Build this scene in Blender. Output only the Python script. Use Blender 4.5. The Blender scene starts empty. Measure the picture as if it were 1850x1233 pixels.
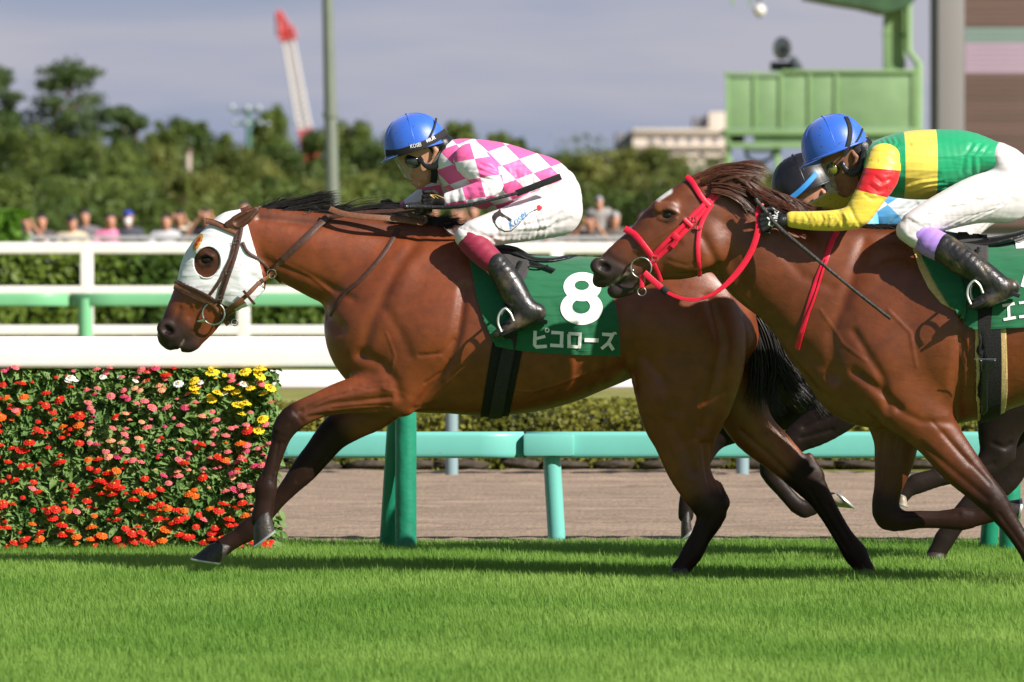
import bpy, bmesh, math, random
import numpy as np
from mathutils import Vector, Matrix
from mathutils.bvhtree import BVHTree
R = math.radians
rng = np.random.default_rng(7); random.seed(7)
scene = bpy.context.scene
COL = scene.collection
# ------------------------------------------------------------------ camera, sky, sun, exposure
F = 12800.0; CAM_H = 1.65; CAM_Y = -32.0
PITCH = math.atan((616.5 - 385) / F)
cam = bpy.data.cameras.new('camera'); camo = bpy.data.objects.new('camera', cam); COL.objects.link(camo)
camo.location = (0, CAM_Y, CAM_H); camo.rotation_euler = (math.pi / 2 - PITCH, 0, 0)
cam.sensor_width = 36; cam.lens = 36 * F / 1850; cam.clip_start = 1; cam.clip_end = 6000
cam.dof.use_dof = True; cam.dof.focus_distance = 31.7; cam.dof.aperture_fstop = 6.2
scene.camera = camo
SUN = Vector((-0.87, 0.68, -0.79)).normalized()
sl = bpy.data.lights.new('sun', 'SUN'); sl.energy = 5.0; sl.angle = R(0.55); sl.color = (1.0, 0.935, 0.855)
so = bpy.data.objects.new('sun', sl); COL.objects.link(so); so.rotation_euler = SUN.to_track_quat('-Z', 'Y').to_euler()
w = bpy.data.worlds.new('World'); scene.world = w; w.use_nodes = True
nt = w.node_tree; N = nt.nodes; L = nt.links
sky = N.new('ShaderNodeTexSky'); sky.sky_type = 'NISHITA'; sky.sun_disc = False
sky.sun_elevation = math.asin(-SUN.z); sky.sun_rotation = math.atan2(-SUN.x, -SUN.y)
bg = N['Background']; bg.inputs[1].default_value = 0.05
tc = N.new('ShaderNodeTexCoord'); mp = N.new('ShaderNodeMapping'); mp.inputs['Scale'].default_value = (9, 9, 70)
nz = N.new('ShaderNodeTexNoise'); nz.inputs['Scale'].default_value = 1.0; nz.inputs['Detail'].default_value = 4
cr = N.new('ShaderNodeValToRGB')
cr.color_ramp.elements[0].position = 0.40; cr.color_ramp.elements[0].color = (4.5, 5.15, 7.1, 1)
cr.color_ramp.elements[1].position = 0.60; cr.color_ramp.elements[1].color = (6.5, 6.45, 7.65, 1)
mx = N.new('ShaderNodeMixRGB'); sx = N.new('ShaderNodeSeparateXYZ'); mr = N.new('ShaderNodeMapRange')
mr.inputs['From Min'].default_value = .05; mr.inputs['From Max'].default_value = .22; mr.inputs['To Min'].default_value = .92; mr.inputs['To Max'].default_value = .12
L.new(tc.outputs['Generated'], sx.inputs[0]); L.new(sx.outputs[2], mr.inputs[0]); L.new(mr.outputs[0], mx.inputs[0])
L.new(tc.outputs['Generated'], mp.inputs[0]); L.new(mp.outputs[0], nz.inputs[0]); L.new(nz.outputs[0], cr.inputs[0])
L.new(sky.outputs[0], mx.inputs[1]); L.new(cr.outputs[0], mx.inputs[2]); L.new(mx.outputs[0], bg.inputs[0])
scene.view_settings.view_transform = 'Standard'; scene.view_settings.look = 'None'
scene.view_settings.exposure = 0.58; scene.view_settings.gamma = 1
scene.cycles.use_denoising = True
scene.cycles.max_bounces = 6; scene.cycles.transparent_max_bounces = 12
# ------------------------------------------------------------------ projection helpers
_c, _s = math.cos(PITCH), math.sin(PITCH)
CAMP = Vector((0, CAM_Y, CAM_H))
def ray(px, py):
    xc = (px - 925) / F; yc = (616.5 - py) / F
    return Vector((xc, _c + yc * _s, -_s + yc * _c))
def P(px, py, Y=0.0):
    d = ray(px, py); t = (Y - CAM_Y) / d.y
    return CAMP + d * t
def S(Y=0.0): return (Y - CAM_Y) / F      # metres per photo pixel at depth Y
# ------------------------------------------------------------------ objects
def tag(o, label=None, cat=None, group=None, kind=None):
    if label: o['label'] = label
    if cat: o['category'] = cat
    if group: o['group'] = group
    if kind: o['kind'] = kind
    return o
def thing(name, loc, label, cat, group=None):
    o = bpy.data.objects.new(name, None); COL.objects.link(o); o.location = loc
    return tag(o, label, cat, group)
def link(name, me, mat=None, parent=None, smooth=True):
    if mat is not None and len(me.materials) == 0:
        for m in (mat if isinstance(mat, (list, tuple)) else [mat]): me.materials.append(m)
    o = bpy.data.objects.new(name, me); COL.objects.link(o)
    if smooth: me.polygons.foreach_set('use_smooth', [True] * len(me.polygons))
    if parent is not None:
        o.parent = parent
        w_ = Vector(parent.location)
        q = parent
        while q.parent: q = q.parent; w_ = w_ + Vector(q.location)
        o.location = -w_ if parent.type == 'EMPTY' else (0, 0, 0)
    return o
def mesh_np(verts, faces, name='mesh'):
    """verts (n,3), faces (m,k) uniform k"""
    me = bpy.data.meshes.new(name); verts = np.asarray(verts, np.float32); faces = np.asarray(faces, np.int32)
    m, k = faces.shape
    me.vertices.add(len(verts)); me.vertices.foreach_set('co', verts.ravel())
    me.loops.add(m * k); me.loops.foreach_set('vertex_index', faces.ravel())
    me.polygons.add(m); me.polygons.foreach_set('loop_start', np.arange(0, m * k, k, dtype=np.int32))
    me.polygons.foreach_set('loop_total', np.full(m, k, np.int32))
    me.update(calc_edges=True); me.validate()
    return me
class MB:
    """collects simple shapes into one mesh"""
    def __init__(s): s.bm = bmesh.new()
    def box(s, c, size, rot=None, bev=0.0):
        r = bmesh.ops.create_cube(s.bm, size=1); vs = r['verts']
        bmesh.ops.scale(s.bm, vec=size, verts=vs)
        if bev > 0:
            es = list({e for v in vs for e in v.link_edges})
            rr = bmesh.ops.bevel(s.bm, geom=es, offset=bev, segments=2, affect='EDGES', profile=.6)
            vs = list({v for f in rr['faces'] for v in f.verts} | {v for v in vs if v.is_valid})
        if rot is not None: bmesh.ops.rotate(s.bm, cent=(0, 0, 0), matrix=rot, verts=vs)
        bmesh.ops.translate(s.bm, vec=c, verts=vs); return s
    def tube(s, pts, rad, seg=12, cap=True, flat=1.0):
        pts = [Vector(p) for p in pts]; n = len(pts)
        rs = rad if isinstance(rad, (list, tuple)) else [rad] * n
        rings = []; up = None
        for i, p in enumerate(pts):
            t = (pts[min(i + 1, n - 1)] - pts[max(i - 1, 0)]).normalized()
            if up is None: up = Vector((0, 1, 0)) if abs(t.y) < .9 else Vector((1, 0, 0))
            a = (up - t * up.dot(t)).normalized(); b = t.cross(a)
            up = a
            rings.append([s.bm.verts.new(p + (a * math.cos(2 * math.pi * k / seg) * flat + b * math.sin(2 * math.pi * k / seg)) * rs[i]) for k in range(seg)])
        for i in range(n - 1):
            for k in range(seg):
                s.bm.faces.new((rings[i][k], rings[i][(k + 1) % seg], rings[i + 1][(k + 1) % seg], rings[i + 1][k]))
        if cap:
            s.bm.faces.new(rings[0][::-1]); s.bm.faces.new(rings[-1])
        return s
    def sphere(s, c, r, scale=(1, 1, 1), u=16, v=10):
        rr = bmesh.ops.create_uvsphere(s.bm, u_segments=u, v_segments=v, radius=r)
        bmesh.ops.scale(s.bm, vec=scale, verts=rr['verts']); bmesh.ops.translate(s.bm, vec=c, verts=rr['verts']); return s
    def mesh(s, name='mesh'):
        bmesh.ops.recalc_face_normals(s.bm, faces=s.bm.faces)
        me = bpy.data.meshes.new(name); s.bm.to_mesh(me); s.bm.free(); return me
    def build(s, name, mat, parent=None, smooth=True):
        o = link(name, s.mesh(name), mat, parent, False)
        if smooth:
            me = o.data; me.polygons.foreach_set('use_smooth', [True] * len(me.polygons))
            try: me.set_sharp_from_angle(angle=R(40))
            except Exception: pass
        return o
# ------------------------------------------------------------------ materials
def mat(name, col, rough=.6, spec=.5, metal=0, var=.12, vscale=30, bump=0.0, bscale=80, sheen=0, attr=None, coat=0, trans=0, alpha=1, dirt=None):
    m = bpy.data.materials.new(name); m.use_nodes = True; nt = m.node_tree; N = nt.nodes; L = nt.links
    b = N['Principled BSDF']; b.inputs['Roughness'].default_value = rough; b.inputs['Metallic'].default_value = metal
    b.inputs['Specular IOR Level'].default_value = spec; b.inputs['Sheen Weight'].default_value = sheen
    b.inputs['Coat Weight'].default_value = coat; b.inputs['Alpha'].default_value = alpha
    if trans: b.inputs['Transmission Weight'].default_value = trans
    tc = N.new('ShaderNodeTexCoord')
    nz = N.new('ShaderNodeTexNoise'); nz.inputs['Scale'].default_value = vscale; nz.inputs['Detail'].default_value = 5
    L.new(tc.outputs['Object'], nz.inputs[0])
    mr = N.new('ShaderNodeMapRange'); mr.inputs['From Min'].default_value = .3; mr.inputs['From Max'].default_value = .7
    mr.inputs['To Min'].default_value = 1 - var; mr.inputs['To Max'].default_value = 1 + var
    L.new(nz.outputs[0], mr.inputs[0])
    mul = N.new('ShaderNodeMixRGB'); mul.blend_type = 'MULTIPLY'; mul.inputs[0].default_value = 1
    if attr:
        a = N.new('ShaderNodeAttribute'); a.attribute_name = attr; L.new(a.outputs['Color'], mul.inputs[1])
    else: mul.inputs[1].default_value = (*col, 1)
    L.new(mr.outputs[0], mul.inputs[2]); out = mul.outputs[0]
    if dirt:      # (colour, amount, scale)
        n2 = N.new('ShaderNodeTexNoise'); n2.inputs['Scale'].default_value = dirt[2]; n2.inputs['Detail'].default_value = 6
        L.new(tc.outputs['Object'], n2.inputs[0])
        r2 = N.new('ShaderNodeMapRange'); r2.inputs['From Min'].default_value = .62 - dirt[1] * .3; r2.inputs['From Max'].default_value = .68 - dirt[1] * .3 + (dirt[3] if len(dirt) > 3 else 0)
        L.new(n2.outputs[0], r2.inputs[0])
        mm = N.new('ShaderNodeMixRGB'); L.new(r2.outputs[0], mm.inputs[0]); L.new(out, mm.inputs[1]); mm.inputs[2].default_value = (*dirt[0], 1)
        out = mm.outputs[0]
    L.new(out, b.inputs['Base Color'])
    if bump:
        n3 = N.new('ShaderNodeTexNoise'); n3.inputs['Scale'].default_value = bscale; n3.inputs['Detail'].default_value = 4
        L.new(tc.outputs['Object'], n3.inputs[0])
        bp = N.new('ShaderNodeBump'); bp.inputs['Strength'].default_value = bump; bp.inputs['Distance'].default_value = .01
        L.new(n3.outputs[0], bp.inputs['Height']); L.new(bp.outputs[0], b.inputs['Normal'])
    return m
def leaf_mat(name, col, col2, trans=.3, scale=3, rough=.55):
    m = bpy.data.materials.new(name); m.use_nodes = True; nt = m.node_tree; N = nt.nodes; L = nt.links
    b = N['Principled BSDF']; b.inputs['Roughness'].default_value = rough; b.inputs['Specular IOR Level'].default_value = .3
    tc = N.new('ShaderNodeTexCoord'); nz = N.new('ShaderNodeTexNoise'); nz.inputs['Scale'].default_value = scale; nz.inputs['Detail'].default_value = 5
    L.new(tc.outputs['Object'], nz.inputs[0])
    r = N.new('ShaderNodeValToRGB'); r.color_ramp.elements[0].position = .35; r.color_ramp.elements[1].position = .65
    r.color_ramp.elements[0].color = (*col, 1); r.color_ramp.elements[1].color = (*col2, 1)
    L.new(nz.outputs[0], r.inputs[0]); L.new(r.outputs[0], b.inputs['Base Color'])
    t = N.new('ShaderNodeBsdfTranslucent'); L.new(r.outputs[0], t.inputs[0])
    ms = N.new('ShaderNodeMixShader'); ms.inputs[0].default_value = trans
    L.new(b.outputs[0], ms.inputs[1]); L.new(t.outputs[0], ms.inputs[2]); L.new(ms.outputs[0], N['Material Output'].inputs[0])
    return m
# ------------------------------------------------------------------ implicit surfaces
def catmull(st, step):
    """st (n,k) first two columns are positions; resample along a Catmull-Rom curve"""
    st = np.asarray(st, float)
    if len(st) == 1: return np.vstack([st, st + np.array([.01] + [0.0] * (st.shape[1] - 1))])
    if len(st) < 3:
        n = max(2, int(np.hypot(*(st[1, :2] - st[0, :2])) / step)); t = np.linspace(0, 1, n)[:, None]
        return st[0] * (1 - t) + st[1] * t
    p = np.vstack([2 * st[0] - st[1], st, 2 * st[-1] - st[-2]]); out = []
    for i in range(len(st) - 1):
        n = max(1, int(np.hypot(*(st[i + 1, :2] - st[i, :2])) / step))
        for t in np.arange(n) / n:
            a, b, c, d = p[i], p[i + 1], p[i + 2], p[i + 3]
            out.append(.5 * (2 * b + (c - a) * t + (2 * a - 5 * b + 4 * c - d) * t * t + (3 * b - a - 3 * c + d) * t ** 3))
    out.append(st[-1]); return np.array(out)
class Field:
    def __init__(s, lo, hi, h, Y0):
        s.h = h; s.Y0 = Y0; s.lo = np.array(lo, float)
        n = np.ceil((np.array(hi) - s.lo) / h).astype(int) + 1
        s.x = s.lo[0] + np.arange(n[0]) * h; s.y = s.lo[1] + np.arange(n[1]) * h; s.z = s.lo[2] + np.arange(n[2]) * h
        s.F = np.full(n, 1.0, np.float32)
    @classmethod
    def px(cls, x0, y0, x1, y1, dy0, dy1, h, Y0):
        a = P(x0, y1, Y0); b = P(x1, y0, Y0)
        return cls((a.x, Y0 + dy0, a.z), (b.x, Y0 + dy1, b.z), h, Y0)
    def _rng(s, lo, hi):
        o = []
        for ax, l, u in zip((s.x, s.y, s.z), lo, hi):
            o.append((max(0, int((l - ax[0]) / s.h)), min(len(ax), int((u - ax[0]) / s.h) + 2)))
        return o
    def chain(s, st, k=.03, p=2.0, step=10, sub=False, flip=1):
        """st rows: px, py, r_px (in the picture plane), half depth m, depth offset m"""
        st = catmull(st, step); sc = S(s.Y0)
        W = np.array([(lambda q: (q.x, q.z))(P(r[0], r[1], s.Y0 + r[4] * flip)) for r in st])
        rd = st[:, 3]; yc = s.Y0 + st[:, 4] * flip; ri = st[:, 2] * (yc - CAM_Y) / F
        m = max(ri.max(), rd.max())
        pad = k + .03
        lo = (W[:, 0].min() - ri.max() - pad, (yc - rd).min() - pad, W[:, 1].min() - ri.max() - pad)
        hi = (W[:, 0].max() + ri.max() + pad, (yc + rd).max() + pad, W[:, 1].max() + ri.max() + pad)
        (a0, a1), (b0, b1), (c0, c1) = s._rng(lo, hi)
        if a0 >= a1 or b0 >= b1 or c0 >= c1: return s
        X = s.x[a0:a1, None]; Z = s.z[None, c0:c1]; Yv = s.y[b0:b1]
        D = np.full((a1 - a0, b1 - b0, c1 - c0), 1.0, np.float32)
        for i in range(len(W) - 1):
            A, B = W[i], W[i + 1]; ab = B - A; l2 = ab @ ab + 1e-12
            rm = max(ri[i], ri[i + 1]) + pad; 
            x0 = max(0, int((min(A[0], B[0]) - rm - s.x[a0]) / s.h)); x1 = min(a1 - a0, int((max(A[0], B[0]) + rm - s.x[a0]) / s.h) + 2)
            z0 = max(0, int((min(A[1], B[1]) - rm - s.z[c0]) / s.h)); z1 = min(c1 - c0, int((max(A[1], B[1]) + rm - s.z[c0]) / s.h) + 2)
            if x0 >= x1 or z0 >= z1: continue
            dx = X[x0:x1] - A[0]; dz = Z[:, z0:z1] - A[1]
            t = np.clip((dx * ab[0] + dz * ab[1]) / l2, 0, 1)
            u = np.sqrt((dx - t * ab[0]) ** 2 + (dz - t * ab[1]) ** 2)
            Ri = ri[i] + (ri[i + 1] - ri[i]) * t; Rd = rd[i] + (rd[i + 1] - rd[i]) * t; yy = yc[i] + (yc[i + 1] - yc[i]) * t
            v = np.abs(Yv[None, :, None] - yy[:, None, :]); uu = u[:, None, :]
            kk = ((uu / Ri[:, None, :]) ** p + (v / Rd[:, None, :]) ** p) ** (1 / p) + 1e-4
            q = np.sqrt(uu * uu + v * v)
            d = np.where(kk > .05, q * (kk - 1) / kk, -np.minimum(Ri, Rd)[:, None, :])
            D[x0:x1, :, z0:z1] = np.minimum(D[x0:x1, :, z0:z1], d.astype(np.float32))
        G = s.F[a0:a1, b0:b1, c0:c1]
        if sub:
            D = -D; hh = np.maximum(k - np.abs(G - D), 0) / k; s.F[a0:a1, b0:b1, c0:c1] = np.maximum(G, D) + hh * hh * k * .25
        else:
            hh = np.maximum(k - np.abs(G - D), 0) / k; s.F[a0:a1, b0:b1, c0:c1] = np.minimum(G, D) - hh * hh * k * .25
        return s
    def both(s, st, **kw): s.chain(st, **kw); return s.chain(st, flip=-1, **kw)
    def cap3(s, pts, k=.01, sub=False, ey=1.0):
        """world-space round chain: rows x,y,z,r"""
        pts = np.asarray(pts, float)
        for i in range(len(pts) - 1):
            A, B = pts[i], pts[i + 1]; m = max(A[3], B[3]) * max(1, ey) + k + .02
            (a0, a1), (b0, b1), (c0, c1) = s._rng(np.minimum(A[:3], B[:3]) - m, np.maximum(A[:3], B[:3]) + m)
            if a0 >= a1 or b0 >= b1 or c0 >= c1: continue
            X = s.x[a0:a1, None, None] - A[0]; Y = s.y[None, b0:b1, None] - A[1]; Z = s.z[None, None, c0:c1] - A[2]
            ab = B[:3] - A[:3]; t = np.clip((X * ab[0] + Y * ab[1] + Z * ab[2]) / (ab @ ab + 1e-12), 0, 1)
            D = np.sqrt((X - t * ab[0]) ** 2 + ((Y - t * ab[1]) / ey) ** 2 + (Z - t * ab[2]) ** 2) - (A[3] + (B[3] - A[3]) * t)
            G = s.F[a0:a1, b0:b1, c0:c1]
            if sub:
                D = -D; hh = np.maximum(k - np.abs(G - D), 0) / k; s.F[a0:a1, b0:b1, c0:c1] = np.maximum(G, D) + hh * hh * k * .25
            else:
                hh = np.maximum(k - np.abs(G - D), 0) / k; s.F[a0:a1, b0:b1, c0:c1] = np.minimum(G, D) - hh * hh * k * .25
        return s
    def surface(s):
        V, Q = nets(s.F, s.lo, s.h); return V, Q
def nets(Fv, lo, h):
    ins = Fv < 0
    n = np.array(Fv.shape) - 1
    cnt = np.zeros(n, np.uint8)
    for i in (0, 1):
        for j in (0, 1):
            for k in (0, 1): cnt += ins[i:n[0] + i, j:n[1] + j, k:n[2] + k]
    act = (cnt > 0) & (cnt < 8); idx = np.argwhere(act)
    ids = np.full(n, -1, np.int32); ids[act] = np.arange(len(idx))
    acc = np.zeros((len(idx), 3)); c = np.zeros(len(idx))
    corners = [(i, j, k) for i in (0, 1) for j in (0, 1) for k in (0, 1)]
    for a in corners:
        for ax in range(3):
            if a[ax]: continue
            b = list(a); b[ax] = 1
            fa = Fv[idx[:, 0] + a[0], idx[:, 1] + a[1], idx[:, 2] + a[2]]; fb = Fv[idx[:, 0] + b[0], idx[:, 1] + b[1], idx[:, 2] + b[2]]
            m = (fa < 0) != (fb < 0)
            t = np.where(m, fa / np.where(m, fa - fb, 1), 0)
            q = np.array(a, float)[None].repeat(len(idx), 0); q[:, ax] = t
            acc[m] += q[m]; c[m] += 1
    V = lo + (idx + acc / c[:, None]) * h
    Q = []
    for ax in range(3):
        o1, o2 = (ax + 1) % 3, (ax + 2) % 3
        sl0 = [slice(None)] * 3; sl1 = [slice(None)] * 3; sl0[ax] = slice(0, -1); sl1[ax] = slice(1, None)
        m = ins[tuple(sl0)] != ins[tuple(sl1)]; e = np.argwhere(m)
        e = e[(e[:, o1] > 0) & (e[:, o2] > 0) & (e[:, o1] < Fv.shape[o1] - 1) & (e[:, o2] < Fv.shape[o2] - 1)]
        def cell(d1, d2):
            q = e.copy(); q[:, o1] -= d1; q[:, o2] -= d2; return ids[q[:, 0], q[:, 1], q[:, 2]]
        f = np.stack([cell(1, 1), cell(0, 1), cell(0, 0), cell(1, 0)], 1)
        fl = ~ins[e[:, 0], e[:, 1], e[:, 2]]; f[fl] = f[fl][:, ::-1]; Q.append(f)
    return V, np.vstack(Q)
def vnormals(V, Q):
    fn = np.cross(V[Q[:, 2]] - V[Q[:, 0]], V[Q[:, 3]] - V[Q[:, 1]]); Nn = np.zeros_like(V)
    for i in range(4): np.add.at(Nn, Q[:, i], fn)
    return Nn / (np.linalg.norm(Nn, axis=1, keepdims=True) + 1e-12)
def relax(V, Q, it=2, f=.5):
    a = np.concatenate([Q[:, 0], Q[:, 1], Q[:, 2], Q[:, 3]]); b = np.concatenate([Q[:, 1], Q[:, 2], Q[:, 3], Q[:, 0]])
    n = len(V); deg = np.bincount(a, minlength=n) + np.bincount(b, minlength=n)
    for i in range(it):
        ff = f if i % 2 == 0 else -f * 1.03
        acc = np.stack([np.bincount(a, V[b, j], n) + np.bincount(b, V[a, j], n) for j in range(3)], 1)
        V = V + ff * (acc / deg[:, None] - V)
    return V
def to_px(V):
    """photo pixel coordinates of world points as seen along the depth axis (rest layout for patterns)"""
    d = V - np.array([0, CAM_Y, CAM_H]); y = d[:, 1] * _c - d[:, 2] * _s; z = d[:, 1] * _s + d[:, 2] * _c
    return 925 + F * d[:, 0] / y, 616.5 - F * z / y
def flat_px(V, Y0):
    q = V.copy(); q[:, 1] = Y0; return to_px(q)
def seg_d(u, v, pts):
    """distance in px to a polyline, and the parameter along it"""
    pts = np.asarray(pts, float); best = np.full(len(u), 1e9); par = np.zeros(len(u)); n = len(pts) - 1
    for i in range(n):
        a, b = pts[i, :2], pts[i + 1, :2]; ab = b - a; t = np.clip(((u - a[0]) * ab[0] + (v - a[1]) * ab[1]) / (ab @ ab + 1e-9), 0, 1)
        d = np.hypot(u - a[0] - t * ab[0], v - a[1] - t * ab[1]); m = d < best; best[m] = d[m]; par[m] = (i + t[m]) / n
    return best, par
def set_col(me, C, name='col'):
    at = me.color_attributes.new(name, 'FLOAT_COLOR', 'POINT'); C4 = np.ones((len(C), 4), np.float32); C4[:, :C.shape[1]] = C
    at.data.foreach_set('color', C4.ravel())
def sdf_mesh(fld, name='mesh', it=8, sculpt=None, colour=None, uv=False):
    V, Q = fld.surface(); V = relax(V, Q, it * 3)
    u, v = flat_px(V, fld.Y0)
    if sculpt is not None:
        Nn = vnormals(V, Q); d = sculpt(u, v, V, Nn); V = V + Nn * d[:, None]
    me = mesh_np(V, Q, name)
    if colour is not None: set_col(me, colour(u, v, V, vnormals(V, Q)))
    if uv: set_col(me, np.stack([u / 1000, v / 1000, np.zeros_like(u)], 1), 'rest')
    return me
def bvh(me):
    return BVHTree.FromPolygons([v.co.copy() for v in me.vertices], [tuple(p.vertices) for p in me.polygons])
class Skin:
    """several meshes that straps can be laid on"""
    def __init__(s, *mes): s.t = [bvh(m) for m in mes]
    def hit(s, px, py):
        d = ray(px, py).normalized(); best = None
        for t in s.t:
            h = t.ray_cast(CAMP, d)
            if h[0] is not None and (best is None or h[3] < best[3]): best = h
        return best
    def near(s, p):
        best = None
        for t in s.t:
            h = t.find_nearest(p)
            if h[0] is not None and (best is None or h[3] < best[3]): best = h
        return best
def on(skin, pts, lift=.004, Y=None, step=6, smooth=True):
    """lay a photo-space polyline on a skin; where it misses, keep the last depth (or Y)"""
    c = catmull([(p[0], p[1]) for p in pts], step) if smooth else np.array(pts, float)
    out = []; hits = [skin.hit(x, y) if skin else None for x, y in c]
    known = [(i, h[0].y) for i, h in enumerate(hits) if h]
    for i, (x, y) in enumerate(c):
        h = hits[i]
        if h: out.append((h[0] + h[1] * lift, h[1]))
        else:
            if Y is not None: yy = Y if not isinstance(Y, (tuple, list)) else Y[0] + (Y[1] - Y[0]) * i / max(1, len(c) - 1)
            elif known: yy = min(known, key=lambda kk: abs(kk[0] - i))[1]
            else: yy = 0
            out.append((P(x, y, yy), Vector((0, -1, 0))))
    return out
def ribbon(pn, width, thick=.004, name='strap', material=None, parent=None, edge=.0, widths=None):
    """box ribbon along [(point, normal)]"""
    n = len(pn); bm = bmesh.new(); rings = []
    ns = [Vector(q[1]) for q in pn]
    for _ in range(3): ns = [(ns[max(0, i - 1)] + ns[i] * 2 + ns[min(n - 1, i + 1)]).normalized() for i in range(n)]
    ps = [Vector(q[0]) for q in pn]
    for _ in range(2): ps = [ps[i] if i in (0, n - 1) else (ps[i - 1] + ps[i] * 2 + ps[i + 1]) / 4 for i in range(n)]
    for i in range(n):
        t = (ps[min(i + 1, n - 1)] - ps[max(i - 1, 0)]).normalized(); nn = (ns[i] - t * ns[i].dot(t)).normalized(); b = t.cross(nn)
        wd = (widths[i] if widths else width) / 2
        prof = [(-1, -1), (-1, .3), (-.8, 1), (.8, 1), (1, .3), (1, -1)]
        rings.append([bm.verts.new(ps[i] + b * wd * a + nn * thick * (c * .5 + .5)) for a, c in prof])
    for i in range(n - 1):
        for k in range(6):
            bm.faces.new((rings[i][k], rings[i][(k + 1) % 6], rings[i + 1][(k + 1) % 6], rings[i + 1][k]))
    bm.faces.new(rings[0][::-1]); bm.faces.new(rings[-1])
    bmesh.ops.recalc_face_normals(bm, faces=bm.faces)
    me = bpy.data.meshes.new(name); bm.to_mesh(me); bm.free()
    o = link(name, me, material, parent, False); me.polygons.foreach_set('use_smooth', [True] * len(me.polygons))
    try: me.set_sharp_from_angle(angle=R(50))
    except Exception: pass
    return o
def inpoly(u, v, poly):
    r = np.zeros(len(u), bool); n = len(poly); j = n - 1
    for i in range(n):
        xi, yi = poly[i][:2]; xj, yj = poly[j][:2]
        if yi != yj: r ^= ((yi > v) != (yj > v)) & (u < (xj - xi) * (v - yi) / (yj - yi) + xi)
        j = i
    return r
from mathutils.geometry import delaunay_2d_cdt
def patch(skin, loops, step=4, lift=.003, thick=0.0, Y=None, flatten=0):
    """triangulated patch laid on a skin by looking through photo outline loops (first = outer, rest = holes)"""
    vs = []; es = []
    for lp in loops:
        k = len(lp); base = len(vs); pts = []
        for i in range(k):
            a, b = Vector(lp[i][:2]), Vector(lp[(i + 1) % k][:2]); m = max(1, int((b - a).length / step))
            pts += [a + (b - a) * j / m for j in range(m)]
        vs += pts; es += [(base + i, base + (i + 1) % len(pts)) for i in range(len(pts))]
    xs = [p.x for p in vs]; ys = [p.y for p in vs]
    gx, gy = np.meshgrid(np.arange(min(xs), max(xs), step) + .37, np.arange(min(ys), max(ys), step) + .31); gx = gx.ravel(); gy = gy.ravel()
    m = inpoly(gx, gy, loops[0])
    for lp in loops[1:]: m &= ~inpoly(gx, gy, lp)
    dd = np.full(len(gx), 1e9)
    for lp in loops: dd = np.minimum(dd, seg_d(gx, gy, list(lp) + [lp[0]])[0])
    m &= dd > step * .45
    vs += [Vector((a, b)) for a, b in zip(gx[m], gy[m])]
    r = delaunay_2d_cdt(vs, es, [], 0, 1e-5); v2 = r[0]; tris = r[2]
    cx = np.array([sum(v2[i].x for i in f) / len(f) for f in tris]); cy = np.array([sum(v2[i].y for i in f) / len(f) for f in tris])
    keep = inpoly(cx, cy, loops[0])
    for lp in loops[1:]: keep &= ~inpoly(cx, cy, lp)
    bm = bmesh.new(); V = []; N_ = []
    hits = [skin.hit(q.x, q.y) if skin else None for q in v2]
    ok = [(q, h) for q, h in zip(v2, hits) if h]
    for q, h in zip(v2, hits):
        if h: V.append(h[0].copy()); N_.append(h[1].copy())
        else:
            yy = Y if Y is not None else (min(ok, key=lambda kk: (kk[0] - q).length_squared)[1][0].y if ok else 0)
            V.append(P(q.x, q.y, yy)); N_.append(Vector((0, -1, 0)))
    Vb = [bm.verts.new(p + n * lift) for p, n in zip(V, N_)]
    for f, kf in zip(tris, keep):
        if kf:
            try: bm.faces.new([Vb[i] for i in f])
            except ValueError: pass
    for x in [x for x in bm.verts if not x.link_faces]: bm.verts.remove(x)
    for _ in range(flatten): bmesh.ops.smooth_vert(bm, verts=[x for x in bm.verts if not x.is_boundary], factor=.5, use_axis_y=True)
    for f in bm.faces:
        f.normal_update()
        if f.normal.y > 0: f.normal_flip()
    if thick:
        top = list(bm.faces); bmesh.ops.solidify(bm, geom=top, thickness=thick)
    me = bpy.data.meshes.new('patch'); bm.to_mesh(me); bm.free(); return me
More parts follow.
